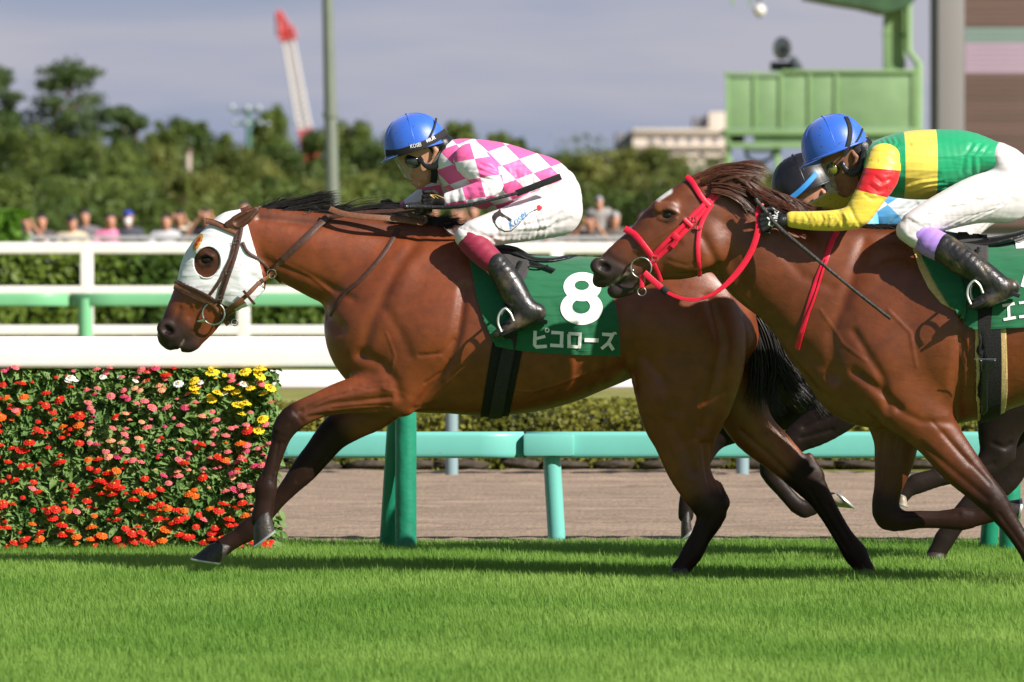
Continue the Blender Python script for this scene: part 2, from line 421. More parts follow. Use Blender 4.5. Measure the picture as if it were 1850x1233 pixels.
def cut_shell(me, poly, Y0, off=.006, holes=(), thick=.003, wave=0):
    """the part of a body mesh inside a convex outline (both sides, over the top), lifted off as a cloth shell"""
    bm = bmesh.new(); bm.from_mesh(me)
    for lay in list(bm.verts.layers.float_color.values()): bm.verts.layers.float_color.remove(lay)
    W = [P(x, y, Y0) for x, y in poly]; cen = sum(W, Vector()) / len(W)
    for i in range(len(W)):
        a, b = W[i], W[(i + 1) % len(W)]; d = (b - a); n = Vector((d.z, 0, -d.x)).normalized()
        if n.dot(cen - a) > 0: n = -n
        g = bm.verts[:] + bm.edges[:] + bm.faces[:]
        bmesh.ops.bisect_plane(bm, geom=g, plane_co=a, plane_no=n, clear_outer=True, dist=1e-5)
    for hp in holes:
        H = [P(x, y, Y0) for x, y in hp]; hc = sum(H, Vector()) / len(H); rad = max((q - hc).length for q in H) * 1.15
        for i in range(len(H)):
            a, b = H[i], H[(i + 1) % len(H)]; d = b - a; n = Vector((d.z, 0, -d.x)).normalized()
            fs = [f for f in bm.faces if math.hypot(f.calc_center_median().x - hc.x, f.calc_center_median().z - hc.z) < rad]
            g = list({v for f in fs for v in f.verts}) + list({e for f in fs for e in f.edges}) + fs
            bmesh.ops.bisect_plane(bm, geom=g, plane_co=a, plane_no=n, dist=1e-5)
        ds = []
        for f in bm.faces:
            c = f.calc_center_median(); q = P(0, 0, Y0)
            ins = all(((H[(i + 1) % len(H)] - H[i]).cross(Vector((c.x, H[i].y, c.z)) - H[i])).y * sgn > 0 for i in range(len(H)) for sgn in (HSGN(H),))
            if ins: ds.append(f)
        bmesh.ops.delete(bm, geom=ds, context='FACES')
    bm.normal_update()
    for v in bm.verts: v.co += v.normal * off
    if wave:
        z1 = max(v.co.z for v in bm.verts); z0 = min(v.co.z for v in bm.verts)
        for v in bm.verts:
            k = ((z1 - v.co.z) / (z1 - z0)) ** 1.5; s_ = -1 if v.co.y < Y0 else 1
            v.co.y += s_ * wave * k * (1 + math.sin(v.co.x * 31 + v.co.z * 9) * .8 + math.sin(v.co.x * 73 - v.co.z * 22) * .35)
    if thick: bmesh.ops.solidify(bm, geom=bm.faces[:], thickness=thick)
    out = bpy.data.meshes.new('shell'); bm.to_mesh(out); bm.free(); return out
def HSGN(H):
    c = sum(H, Vector()) / len(H); return 1 if (H[1] - H[0]).cross(c - H[0]).y > 0 else -1
def ell(cx, cy, rx, ry, ang=0, n=28):
    a = R(ang); return [(cx + rx * math.cos(t) * math.cos(a) - ry * math.sin(t) * math.sin(a), cy + rx * math.cos(t) * math.sin(a) + ry * math.sin(t) * math.cos(a)) for t in np.linspace(0, 2 * math.pi, n, endpoint=False)]
def stroke(pts, w):
    """outline of a thick open polyline in px"""
    l = []; r = []; n = len(pts)
    for i in range(n):
        a = Vector(pts[max(0, i - 1)]); b = Vector(pts[min(n - 1, i + 1)]); p = Vector(pts[i]); t = (b - a).normalized()
        nn = Vector((-t.y, t.x))
        if 0 < i < n - 1:
            t1 = (p - a).normalized(); t2 = (b - p).normalized(); cosv = max(.35, math.sqrt(max(0, (1 + t1.dot(t2)) / 2)))
            nn = nn / cosv
        l.append(tuple(p + nn * w / 2)); r.append(tuple(p - nn * w / 2))
    return l + r[::-1]
def joinme(mes, name='mesh'):
    bm = bmesh.new()
    for m in mes: bm.from_mesh(m); bpy.data.meshes.remove(m)
    me = bpy.data.meshes.new(name); bm.to_mesh(me); bm.free(); return me
def glyph(txt, skin, org, size, ang=0, lift=.004, shear=0, depth=None, sx=1.0, offset=0, spacing=1.0):
    """lettering laid on a skin: org = photo px of the left end of the baseline"""
    cu = bpy.data.curves.new('lettering', 'FONT'); cu.body = txt; cu.size = size; cu.resolution_u = 3; cu.shear = shear; cu.offset = offset; cu.space_character = spacing
    ob = bpy.data.objects.new('lettering', cu); COL.objects.link(ob)
    dg = bpy.context.evaluated_depsgraph_get(); me = bpy.data.meshes.new_from_object(ob.evaluated_get(dg))
    bpy.data.objects.remove(ob); a = R(ang)
    bm = bmesh.new(); bm.from_mesh(me); bpy.data.meshes.remove(me)
    bmesh.ops.triangulate(bm, faces=bm.faces[:])
    es = [e for e in bm.edges if e.calc_length() > size * .12]
    if es: bmesh.ops.subdivide_edges(bm, edges=es, cuts=2); bmesh.ops.triangulate(bm, faces=bm.faces[:])
    last = depth
    for v in bm.verts:
        x = v.co.x * sx; y = v.co.y; px = org[0] + x * math.cos(a) + y * math.sin(a); py = org[1] + x * math.sin(a) - y * math.cos(a)
        h = skin.hit(px, py) if skin else None
        if h: v.co = h[0] + h[1] * lift; last = h[0].y
        else: v.co = P(px, py, (last if last is not None else 0) - lift)
    for f in bm.faces:
        f.normal_update()
        if f.normal.y > 0: f.normal_flip()
    out = bpy.data.meshes.new('lettering'); bm.to_mesh(out); bm.free(); return out
def smoothstep(a, b, x): t = np.clip((x - a) / (b - a), 0, 1); return t * t * (3 - 2 * t)
# ------------------------------------------------------------------ horses
GR = lambda pts, w, a, side=-1: ('g', pts, w, a, side)     # groove (negative amount) or ridge along a line
BU = lambda cx, cy, rx, ry, ang, a, side=-1: ('b', (cx, cy, rx, ry, ang), 0, a, side)
def sculptor(items, Y0, ymask=.02):
    def f(u, v, V, Nn):
        d = np.zeros(len(u))
        for kind, q, w, a, side in items:
            if kind == 'g': dd, _ = seg_d(u, v, q); k = np.exp(-(dd / w) ** 2)
            else:
                cx, cy, rx, ry, ang = q; c, s = math.cos(R(ang)), math.sin(R(ang)); x = (u - cx) * c + (v - cy) * s; y = -(u - cx) * s + (v - cy) * c
                k = np.exp(-((x / rx) ** 2 + (y / ry) ** 2) * 1.2)
            face = smoothstep(-.05, .35, np.abs(Nn[:, 1]))
            if side < 0: face *= smoothstep(.03, -.03, V[:, 1] - Y0)
            elif side > 0: face *= smoothstep(-.03, .03, V[:, 1] - Y0)
            d += a * k * face * (1.35 if kind == 'g' else 1.1)
        return d
    return f
def noise3(V, s, seed=0):
    r = np.random.default_rng(seed); o = np.zeros(len(V))
    for i in range(10):
        k = r.normal(size=3) * s; o += np.sin(V @ k + r.uniform(0, 6.3)) / 10 * 1.6
    return o
BLK = np.array([.013, .009, .008])
def hoof(root, cor, toe, heel, Y, w=.052, shoe=True, mats=None, r=15):
    """cor = coronet centre px, toe / heel = ground corners px"""
    c = P(*cor, Y); t = P(*toe, Y); h = P(*heel, Y); mid = (t + h) / 2; ax = (t - h); ln = ax.length; ax.normalize()
    up = (c - mid); up = (up - ax * up.dot(ax)).normalized(); H = (c - mid).dot(up)
    side = ax.cross(up).normalized(); bm = bmesh.new(); rings = []
    for f, (ra, rw, sh) in zip((0, .5, 1.0, 1.12), ((ln / 2, w, 0), (ln / 2 * .88, w * .93, .4), (ln / 2 * .74, w * .82, .85), (ln / 2 * .55, w * .6, 1))):
        cc = mid + (c - mid) * f
        ring = []
        for k in range(20):
            a = 2 * math.pi * k / 20; ex = math.cos(a); ey = math.sin(a)
            if ex < -.3: ey *= 1.0
            ring.append(bm.verts.new(cc + ax * ra * (ex if ex > -.72 else -.72 - (abs(ex) - .72) * .35) + side * rw * ey))
        rings.append(ring)
    for i in range(3):
        for k in range(20): bm.faces.new((rings[i][k], rings[i][(k + 1) % 20], rings[i + 1][(k + 1) % 20], rings[i + 1][k]))
    bm.faces.new(rings[0][::-1]); bm.faces.new(rings[-1]); bmesh.ops.recalc_face_normals(bm, faces=bm.faces)
    me = bpy.data.meshes.new('hoof'); bm.to_mesh(me); bm.free(); ho = link('hoof', me, mats[0], root)
    me.set_sharp_from_angle(angle=R(50))
    if shoe:
        pts = []
        for k in range(-8, 9):
            a = math.pi * .84 * k / 8; ex = math.cos(a)
            pts.append(mid - up * .004 + ax * (ln / 2) * .97 * (ex if ex > -.72 else -.72) + side * w * .97 * math.sin(a))
        MB().tube(pts, .0055, 8, flat=1.3).build('horseshoe', mats[1], ho)
    return ho
def hair(name, strands, m, parent, seg=6, w0=.004, Y0=0, jit=.0):
    """strands: list of px control polylines (px,py,dy); many flat tapering locks"""
    V = []; Fc = []
    for st, wd in strands:
        c = catmull(st, 12); n = len(c); ps = [P(a, b, Y0 + dy) for a, b, dy in c[:, :3]]
        base = len(V); rot = rng.uniform(0, math.pi)
        for i, p in enumerate(ps):
            t = (ps[min(i + 1, n - 1)] - ps[max(0, i - 1)]); t = t.normalized() if t.length > 0 else Vector((1, 0, 0))
            a = t.cross(Vector((0, 1, 0))).normalized(); b = Vector((0, 1, 0)); wv = a * math.cos(rot * .5) + b * math.sin(rot * .5)
            r = wd * (1 - (i / (n - 1)) ** 2.2 * .92) if n > 1 else wd
            V += [p - wv * r, p + Vector((0, -r * .7, 0)), p + wv * r]
        for i in range(n - 1):
            o = base + i * 3; Fc += [(o, o + 1, o + 4, o + 3), (o + 1, o + 2, o + 5, o + 4)]
    return link(name, mesh_np(np.array([tuple(q) for q in V]), Fc, name), m, parent)
def locks(paths, n, spread, w=(.0012, .003), dyr=.02, seed=1):
    """spread copies of guide paths; guides are (px,py,dy)"""
    r = np.random.default_rng(seed); out = []
    for g in paths:
        g = np.array(g, float)
        for _ in range(n):
            s0 = r.normal(0, 1, 2) * spread * .45; s1 = r.normal(0, 1, 2) * spread; t = np.linspace(0, 1, len(g))[:, None]
            q = g.copy(); q[:, :2] += s0 * (1 - t) + s1 * t + r.normal(0, spread * .15, (len(g), 2)); q[:, 2] += r.uniform(-dyr, dyr)
            L_ = r.uniform(.6, 1.08); k = max(2, len(g)); 
            if L_ < 1: q[-1] = q[-2] + (q[-1] - q[-2]) * L_
            out.append((q, r.uniform(*w)))
    return out
def eye(root, skin, px, py, r, mats, push=.35):
    h = skin.hit(px, py); c = h[0] - Vector((0, -1, 0)) * (r * (1 - push))
    e = MB().sphere(c, r, (1.15, 1, .95), 24, 16).build('eye', mats[0], root)
    return e
M = {}
M['hoof'] = mat('hoof_horn', (.035, .028, .024), .5, var=.4, vscale=60, bump=.3)
M['steel'] = mat('steel', (.62, .62, .60), .22, metal=1, var=.05)
M['shoe'] = mat('aluminium_shoe', (.75, .75, .74), .35, metal=.8, var=.1)
M['eye'] = mat('eye_dark', (.006, .004, .003), .12, spec=.5, var=0)
def coatmat(name):
    m = mat(name, (1, 1, 1), .4, .48, var=.20, vscale=16, attr='col', bump=.16, bscale=320, sheen=0)
    nt = m.node_tree; b = nt.nodes['Principled BSDF']; b.inputs['Sheen Roughness'].default_value = .4
    b.inputs['Sheen Tint'].default_value = (1, .6, .4, 1); b.inputs['Coat Weight'].default_value = .08; b.inputs['Coat Roughness'].default_value = .28
    N = nt.nodes; L = nt.links; tc = [n for n in N if n.type == 'TEX_COORD'][0]; mp = N.new('ShaderNodeMapping'); mp.inputs['Scale'].default_value = (14, 20, 26); mp.inputs['Rotation'].default_value = (0, .6, 0)
    nz = N.new('ShaderNodeTexNoise'); nz.inputs['Scale'].default_value = 1; nz.inputs['Detail'].default_value = 5; nz.inputs['Distortion'].default_value = .8; L.new(tc.outputs['Object'], mp.inputs[0]); L.new(mp.outputs[0], nz.inputs[0])
    bp = N.new('ShaderNodeBump'); bp.inputs['Strength'].default_value = .09; bp.inputs['Distance'].default_value = .02; L.new(nz.outputs[0], bp.inputs['Height']); L.new(b.inputs['Normal'].links[0].from_socket, bp.inputs['Normal']); L.new(bp.outputs[0], b.inputs['Normal'])
    rr = N.new('ShaderNodeMapRange'); rr.inputs['To Min'].default_value = .32; rr.inputs['To Max'].default_value = .54; L.new(nz.outputs[0], rr.inputs[0]); L.new(rr.outputs[0], b.inputs['Roughness'])
    at = [n for n in N if n.type == 'ATTRIBUTE'][0]; bw = N.new('ShaderNodeRGBToBW'); L.new(at.outputs['Color'], bw.inputs[0])
    for lo_, hi_, s_ in ((.14, .50, 'Specular IOR Level'), (.0, .12, 'Coat Weight')):
        m2 = N.new('ShaderNodeMapRange'); m2.inputs['From Min'].default_value = .008; m2.inputs['From Max'].default_value = .06; m2.inputs['To Min'].default_value = lo_; m2.inputs['To Max'].default_value = hi_; L.new(bw.outputs[0], m2.inputs[0]); L.new(m2.outputs[0], b.inputs[s_])
    return m
M['coat'] = coatmat('bay_coat'); M['coat2'] = coatmat('chestnut_coat'); M['coat3'] = coatmat('dark_coat')
def hairmat(name, col):
    m = mat(name, col, .38, .5, var=.35, vscale=60); return m
M['hairblack'] = hairmat('black_hair', (.012, .009, .008)); M['hairred'] = hairmat('red_brown_hair', (.075, .024, .011))

def horse_root(name, px, label, Y): 
    p = P(px, 700, Y); return thing(name, (p.x, Y, 0), label, 'racehorse', 'racehorses galloping on the turf')

# ================= horse 1: bay with white hood =================
Y1 = 0.0
f = Field.px(262, 325, 1625, 1062, -.38, .38, .0072, Y1)
# trunk
f.chain([(650, 615, 38, .08, 0), (672, 608, 60, .14, 0), (700, 595, 98, .19, 0), (740, 588, 152, .215, 0), (820, 588, 160, .255, 0), (900, 603, 148, .285, 0), (980, 602, 136, .295, 0), (1060, 588, 120, .285, 0), (1130, 578, 106, .265, 0), (1200, 583, 106, .27, 0), (1262, 588, 100, .25, 0), (1318, 606, 54, .17, 0)], k=.02, p=2.15)
# neck
f.chain([(760, 535, 118, .17, 0), (715, 528, 112, .155, 0), (650, 488, 86, .125, 0), (592, 469, 76, .105, 0), (535, 452, 64, .09, 0), (488, 437, 55, .08, 0), (452, 425, 44, .07, 0)], k=.05)
f.chain([(790, 424, 16, .06, 0), (700, 415, 15, .045, 0), (600, 403, 15, .035, 0), (500, 391, 13, .03, 0), (450, 388, 12, .03, 0)], k=.04)
# head
f.chain([(428, 440, 58, .07, 0), (420, 466, 71, .088, 0), (400, 492, 72, .092, 0), (376, 524, 59, .078, 0), (352, 553, 46, .062, 0), (332, 580, 38, .054, 0), (318, 598, 31, .052, 0), (308, 607, 24, .046, 0)], k=.02, p=2.3)
f.both([(448, 505, 34, .03, .075), (432, 528, 28, .026, .07)], k=.03)              # cheek
f.chain([(400, 545, 26, .05, 0), (372, 592, 17, .034, 0), (350, 615, 15, .032, 0), (342, 624, 13, .03, 0)], k=.012)   # lower jaw and lip
f.chain([(350, 621, 12, .03, 0), (333, 624, 13, .031, 0)], k=.012)
f.chain([(318, 618, 13, .036, 0), (308, 622, 11, .033, 0)], k=.012)      # upper lip
f.both([(300, 594, 17, .02, .038), (306, 602, 15, .018, .04)], k=.012)             # nostril rim
f.both([(366, 452, 14, .014, .078), (384, 456, 14, .014, .08)], k=.015)            # brow
f.both([(374, 469, 10, .02, .084)], k=.008, sub=True) if False else None
f.both([(301, 595, 8.5, .022, .060), (308, 599, 7, .020, .060)], k=.006, sub=True)
f.chain([(323, 636, 1.6, .07, 0), (327, 627, .9, .07, 0)], k=.004, sub=True)   # mouth slit
# near fore leg
f.chain([(770, 540, 62, .05, -.14), (765, 620, 76, .075, -.13), (735, 688, 54, .075, -.13), (728, 722, 30, .055, -.13)], k=.045)
f.chain([(715, 712, 39, .058, -.12), (680, 709, 39, .055, -.12), (620, 719, 30, .045, -.12), (580, 731, 24, .037, -.12), (550, 744, 23.5, .034, -.12), (528, 757, 24, .036, -.12), (512, 777, 21, .034, -.12), (505, 800, 16, .024, -.12), (497, 825, 14.5, .022, -.12), (487, 858, 15, .022, -.12), (480, 882, 21, .029, -.12), (479, 903, 18, .027, -.12), (475, 926, 19, .030, -.12), (473, 938, 20, .032, -.12)], k=.03)
# far fore leg
f.chain([(740, 650, 70, .07, .12), (680, 728, 46, .055, .12), (640, 757, 37, .05, .12), (603, 785, 30, .042, .12), (575, 819, 26, .037, .12), (550, 849, 24, .037, .12), (526, 877, 18, .03, .12), (500, 907, 14, .023, .12), (474, 937, 15, .023, .12), (451, 957, 20, .028, .12), (432, 970, 16, .025, .12), (412, 982, 16, .028, .12), (402, 989, 17, .03, .12)], k=.03)
# near hind leg
f.chain([(1235, 570, 96, .07, -.19), (1240, 630, 108, .09, -.17), (1238, 700, 92, .10, -.14), (1234, 745, 76, .085, -.13), (1236, 785, 58, .065, -.13), (1244, 845, 40, .048, -.13), (1266, 890, 33, .038, -.13), (1283, 914, 32, .035, -.13), (1282, 938, 25, .029, -.13), (1266, 970, 19, .025, -.13), (1250, 1000, 20, .028, -.13), (1238, 1018, 17, .026, -.13), (1230, 1030, 18, .03, -.13)], k=.03)
f.chain([(1296, 878, 10, .014, -.13), (1308, 908, 11, .018, -.13)], k=.02)
# far hind leg
f.chain([(1290, 600, 70, .09, .12), (1312, 670, 62, .10, .12), (1338, 735, 48, .075, .13), (1362, 778, 41, .058, .13), (1398, 812, 36, .045, .13), (1430, 842, 31, .038, .13), (1456, 866, 30, .035, .13), (1478, 895, 23, .029, .13), (1500, 930, 18.5, .024, .13), (1524, 970, 18, .024, .13), (1547, 1003, 22, .029, .13), (1557, 1020, 18, .027, .13), (1563, 1034, 19, .03, .13)], k=.03)
f.chain([(1462, 826, 8, .014, .13), (1479, 858, 10, .016, .13)], k=.02)
items = [
 GR([(455, 500), (510, 528), (575, 560), (612, 592)], 12, -.012), GR([(548, 742), (535, 748), (525, 765)], 2.5, -.003), GR([(505, 800), (500, 835), (492, 868)], 3, -.0035), GR([(565, 838), (550, 856), (535, 872)], 2.5, -.003, 1), GR([(755, 430), (712, 500), (672, 580), (655, 640)], 12, -.008),
 BU(725, 505, 28, 75, 22, .012), BU(770, 610, 52, 75, 10, .016), GR([(840, 520), (828, 600), (812, 655), (780, 700), (752, 738)], 9, -.012),
 GR([(700, 560), (735, 618), (742, 640)], 10, -.003), GR([(652, 640), (690, 655), (716, 690), (722, 715)], 11, -.008), GR([(556, 734), (600, 716), (650, 704), (690, 700)], 3, -.0035), GR([(600, 738), (660, 732), (705, 730)], 2.5, -.003), GR([(470, 850), (482, 812), (500, 780)], 2.5, -.0022), GR([(1258, 900), (1262, 930), (1248, 975), (1238, 1005)], 4, -.0035), GR([(1288, 940), (1272, 975), (1256, 1002)], 3, .002), GR([(1282, 800), (1290, 850), (1306, 890)], 5, -.006), GR([(1465, 885), (1500, 945), (1535, 1000)], 3, -.003, 0), GR([(610, 800), (580, 835), (560, 862)], 3, -.0025, 1),
 BU(690, 690, 30, 20, -10, .006), GR([(545, 742), (600, 728), (660, 722), (705, 716)], 5, -.006), GR([(560, 752), (620, 744), (690, 738)], 4, -.005),
 GR([(640, 700), (700, 690)], 5, -.003), BU(655, 705, 40, 10, -12, .004),
 BU(1010, 690, 60, 30, -10, .006), BU(880, 640, 80, 70, 0, .004), GR([(1090, 500), (1120, 560), (1132, 640), (1140, 690)], 20, -.014),
 BU(1240, 600, 60, 60, 0, .010), BU(1310, 640, 22, 80, 5, .012), GR([(1278, 540), (1300, 620), (1285, 700), (1268, 770)], 9, -.009),
 BU(1190, 720, 28, 40, 25, .012), GR([(1210, 760), (1235, 800), (1250, 850)], 8, -.006), GR([(1270, 800), (1276, 850), (1285, 885)], 6, -.008),
 GR([(1160, 640), (1200, 690), (1215, 740)], 9, -.006), GR([(1340, 780), (1390, 822), (1430, 862)], 5, -.004, 0), BU(1360, 760, 30, 16, 45, .006, 0),
 GR([(470, 395), (540, 402), (640, 414), (740, 426)], 7, -.006, 0), BU(560, 440, 70, 22, 8, .006), GR([(480, 470), (560, 500), (640, 540)], 8, -.004),
 GR([(324, 632), (333, 615), (347, 597)], 2.2, -.004, 0), GR([(318, 622), (326, 606), (342, 588)], 5, .002, 0),
 # head: cheek edge, facial crest, nasal groove
 BU(440, 515, 30, 34, 0, .004, 0), GR([(400, 500), (372, 528), (352, 550)], 4, .004, 0), GR([(392, 520), (366, 548), (344, 572)], 6, -.004, 0), GR([(325, 560), (318, 580)], 6, -.004, 0),
 GR([(362, 478), (370, 482), (382, 478)], 2.5, .003, 0), GR([(362, 463), (372, 458), (386, 463)], 2.5, .004, 0), BU(374, 470, 10, 7, 0, -.003, 0), GR([(360, 470), (366, 463), (376, 461), (388, 467)], 1.6, .0035, 0), GR([(360, 472), (370, 479), (382, 478), (388, 470)], 1.6, .003, 0),
 GR([(534, 742), (548, 760)], 4, -.003), BU(528, 752, 12, 12, 0, .004), BU(1275, 910, 12, 18, 0, .004),
]
items += [GR([(640, 700), (668, 706), (690, 700), (715, 706)], 1.8, .0022), GR([(560, 738), (590, 724), (630, 712), (660, 694)], 1.8, .0022), GR([(700, 600), (715, 640), (708, 670)], 2, .002), GR([(900, 700), (960, 706), (1010, 690), (1060, 672)], 2.2, .0028), GR([(960, 706), (975, 722)], 2, .002), GR([(352, 520), (345, 540), (352, 560)], 2, .002, 0), GR([(345, 540), (330, 552)], 1.8, .002, 0),
 GR([(1195, 760), (1215, 810), (1232, 860)], 2.2, .0025), GR([(1385, 790), (1420, 824), (1448, 850)], 2, .0022, 0), GR([(500, 470), (560, 498), (600, 530)], 3, .002), GR([(760, 640), (800, 636), (820, 612)], 3, -.004), GR([(770, 690), (800, 670), (812, 650)], 3, -.004), GR([(1255, 700), (1262, 740), (1252, 790)], 5, -.004), GR([(480, 815), (476, 860)], 3, -.002), GR([(515, 800), (503, 850)], 3, -.003, -1), GR([(1500, 915), (1535, 975)], 3.5, -.003, 1)]
for x0 in range(900, 1090, 26): items.append(GR([(x0, 560), (x0 + 14, 640), (x0 + 6, 700)], 6, -.0018))
sc1 = sculptor(items, Y1)
def col1(u, v, V, Nn):
    base = np.array([.180, .041, .0105]); C = np.tile(base, (len(u), 1)); yy = V[:, 1] - Y1
    n = noise3(V, 9, 3)
    C *= (1 + .10 * n)[:, None]
    # golden softer tone on flank and throat, darker topline
    def mixto(w_, c): 
        w_ = np.clip(w_, 0, 1)[:, None]; return C * (1 - w_) + np.array(c) * w_
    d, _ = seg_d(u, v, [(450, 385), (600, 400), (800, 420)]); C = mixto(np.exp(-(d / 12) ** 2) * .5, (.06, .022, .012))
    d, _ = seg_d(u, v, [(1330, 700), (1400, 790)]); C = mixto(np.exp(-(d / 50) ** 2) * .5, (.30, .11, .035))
    # legs: black below the knee and hock, brown up to the elbow
    far = yy > 0
    for pts, w0, sel in [(((562, 740), (528, 757), (505, 800), (480, 880), (470, 945)), 40, ~far), (((640, 757), (603, 785), (550, 849), (500, 907), (451, 957), (395, 995)), 50, far),
                    (((1268, 880), (1285, 920), (1250, 1000), (1230, 1040)), 50, ~far), (((1420, 835), (1456, 866), (1500, 930), (1560, 1035)), 50, far)]:
        d, par = seg_d(u, v, pts); wt = smoothstep(w0 * 1.35, w0 * .5, d + 6 * n) * smoothstep(-.02, .2, par + .03 * n) * sel
        wt = np.where(par >= .999, np.maximum(wt, (d < w0) * sel), wt); C = mixto(wt * .94, (.010, .0068, .006))
    for pts, w0, sel in [(((690, 712), (560, 742)), 30, ~far), (((1244, 800), (1268, 890)), 40, ~far)]:
        d, par = seg_d(u, v, pts); C = mixto(smoothstep(w0, w0 * .3, d) * par * .6, (.05, .02, .012))
    # muzzle
    d, _ = seg_d(u, v, [(300, 600), (330, 625)]); C = mixto(smoothstep(62, 16, d + 4 * n) * .95, (.024, .018, .017))
    d, _ = seg_d(u, v, [(374, 469), (376, 472)]); C = mixto(smoothstep(44, 20, d) * .85, (.045, .018, .010)); C = mixto(smoothstep(15, 7, d), (.02, .011, .009))
    d, _ = seg_d(u, v, [(305, 599), (307, 601)]); C = mixto(smoothstep(9, 4, d), (.012, .006, .006))
    pass
    d, _ = seg_d(u, v, [(325, 630), (333, 615)]); C = mixto(smoothstep(2.6, 1.0, d) * .55, (.32, .22, .18))
    return C
H1 = horse_root('racehorse', 900, 'bay racehorse in a white hood with black legs, saddlecloth number 8, leading on the left', Y1)
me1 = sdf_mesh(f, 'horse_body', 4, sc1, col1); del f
link('body', me1, M['coat'], H1); sk1 = Skin(me1)
hoof(H1, (474, 934), (458, 988), (500, 955), -.12, mats=(M['hoof'], M['shoe']))
hoof(H1, (401, 986), (346, 1009), (404, 1018), .12, mats=(M['hoof'], M['shoe']))
hoof(H1, (1229, 1028), (1203, 1049), (1250, 1049), -.13, mats=(M['hoof'], M['shoe']))
hoof(H1, (1563, 1030), (1541, 1046), (1586, 1046), .13, mats=(M['hoof'], M['shoe']))
def ear(H, st, Y0, colr, m):
    a = np.array(st); f = Field.px(a[:, 0].min() - 25, a[:, 1].min() - 25, a[:, 0].max() + 25, a[:, 1].max() + 25, -.16, .16, .004, Y0); f.chain(st, k=.006)
    q = a.copy(); q[:, 2] *= .45; q[:, 3] *= .6; q[:, 4] -= np.sign(q[:, 4]) * -.012; f.chain(q[1:].tolist(), k=.004, sub=True)
    me = sdf_mesh(f, 'ear', 2, None, lambda u, v, V, Nn: np.tile(np.array(colr), (len(u), 1)) * (1 + .15 * noise3(V, 30, 2))[:, None]); return link('ear', me, m, H)
ear(H1, [(412, 408, 8, .012, -.075), (428, 402, 13, .016, -.078), (446, 391, 12, .015, -.078), (460, 381, 7.5, .010, -.074), (469, 374, 3, .005, -.07)], Y1, (.075, .030, .016), M['coat'])
ear(H1, [(420, 398, 8, .012, .06), (432, 388, 10, .013, .06), (446, 378, 5, .008, .06), (449, 374, 3, .005, .06)], Y1, (.075, .030, .016), M['coat'])
eye(H1, sk1, 374, 470, .0225, (M['eye'],), .42)
# mane plaited into knots along the crest with loose streaming hair, forelock under the hood, and the tail
mane = []
for i in range(26):
    x = 470 + i * 13.5; y = 377 + (x - 470) * .092
    mane += locks([[(x, y + 5, rng.uniform(-.02, .02)), (x + 12, y - 5, 0), (x + 30, y - 8 - 6 * math.sin(i * 1.7), 0), (x + 50 + 12 * math.sin(i), y - 5 - 8 * math.cos(i * 2.3), .0)]], 30, 6, seed=i)
mane += locks([[(468, 392, -.01), (500, 372, 0), (550, 361, 0), (580, 354, 0), (612, 352, 0)], [(478, 390, 0), (520, 371, .0), (566, 366, 0), (611, 358, 0)], [(490, 390, -.01), (540, 376, 0), (590, 368, 0), (612, 368, 0)],
    [(600, 392, 0), (640, 380, 0), (690, 374, 0), (735, 380, 0)], [(640, 398, 0), (690, 380, 0), (740, 385, 0)], [(700, 404, -.02), (745, 396, 0), (790, 398, 0), (812, 412, 0)], [(740, 408, 0), (780, 400, 0), (815, 408, 0)]], 100, 4.5, seed=91)
mane += locks([[(470, 392, -.01), (505, 374, 0), (560, 356, 0), (605, 346, 0)], [(600, 385, 0), (650, 372, 0), (700, 366, 0), (730, 372, 0)], [(690, 392, 0), (740, 378, 0), (790, 384, 0), (822, 396, 0)]], 26, 11, w=(.0006, .0014), seed=92)
hair('mane', mane, M['hairblack'], H1, Y0=Y1)
tail = locks([[(1352, 540, 0), (1380, 560, 0), (1400, 610, 0), (1420, 680, 0), (1455, 725, 0)], [(1352, 545, 0), (1385, 590, 0), (1402, 650, 0), (1395, 720, 0), (1410, 745, 0)], [(1350, 545, 0), (1372, 600, 0), (1382, 660, 0), (1376, 740, 0)],
    [(1352, 540, 0), (1390, 570, 0), (1425, 640, 0), (1470, 700, 0), (1500, 735, 0)], [(1350, 550, 0), (1366, 620, 0), (1370, 690, 0), (1366, 735, 0)], [(1352, 540, 0), (1395, 600, 0), (1415, 660, 0), (1460, 718, 0)]], 230, 11, dyr=.05, seed=5)
hair('tail', tail, M['hairblack'], H1, Y0=Y1)
# ================= horse 2: chestnut with red bridle, nearest =================
Y2 = -0.95
f = Field.px(1045, 270, 2440, 1085, -.38, .38, .0075, Y2)
f.chain([(1530, 700, 35, .09, 0), (1560, 665, 100, .15, 0), (1600, 628, 148, .19, 0), (1650, 603, 170, .215, 0), (1720, 598, 167, .25, 0), (1790, 593, 150, .28, 0), (1860, 583, 138, .292, 0), (1930, 583, 124, .285, 0), (2000, 575, 112, .27, 0), (2070, 583, 108, .27, 0), (2120, 596, 80, .22, 0), (2150, 606, 50, .15, 0)], k=.02, p=2.15)
f.chain([(1590, 580, 150, .175, 0), (1555, 566, 152, .16, 0), (1513, 540, 130, .14, 0), (1447, 505, 102, .115, 0), (1383, 468, 90, .10, 0), (1345, 430, 82, .09, 0), (1320, 396, 70, .08, 0)], k=.05)
f.chain([(1740, 448, 14, .06, 0), (1640, 430, 16, .06, 0), (1560, 428, 16, .045, 0), (1480, 415, 15, .035, 0), (1420, 390, 14, .03, 0), (1345, 328, 14, .03, 0)], k=.04)
f.chain([(1290, 385, 78, .075, 0), (1268, 405, 84, .09, 0), (1232, 425, 79, .095, 0), (1200, 441, 65, .083, 0), (1170, 456, 52, .066, 0), (1140, 470, 43, .056, 0), (1115, 482, 34, .054, 0), (1100, 489, 26, .05, 0), (1092, 493, 20, .045, 0)], k=.02, p=2.3)
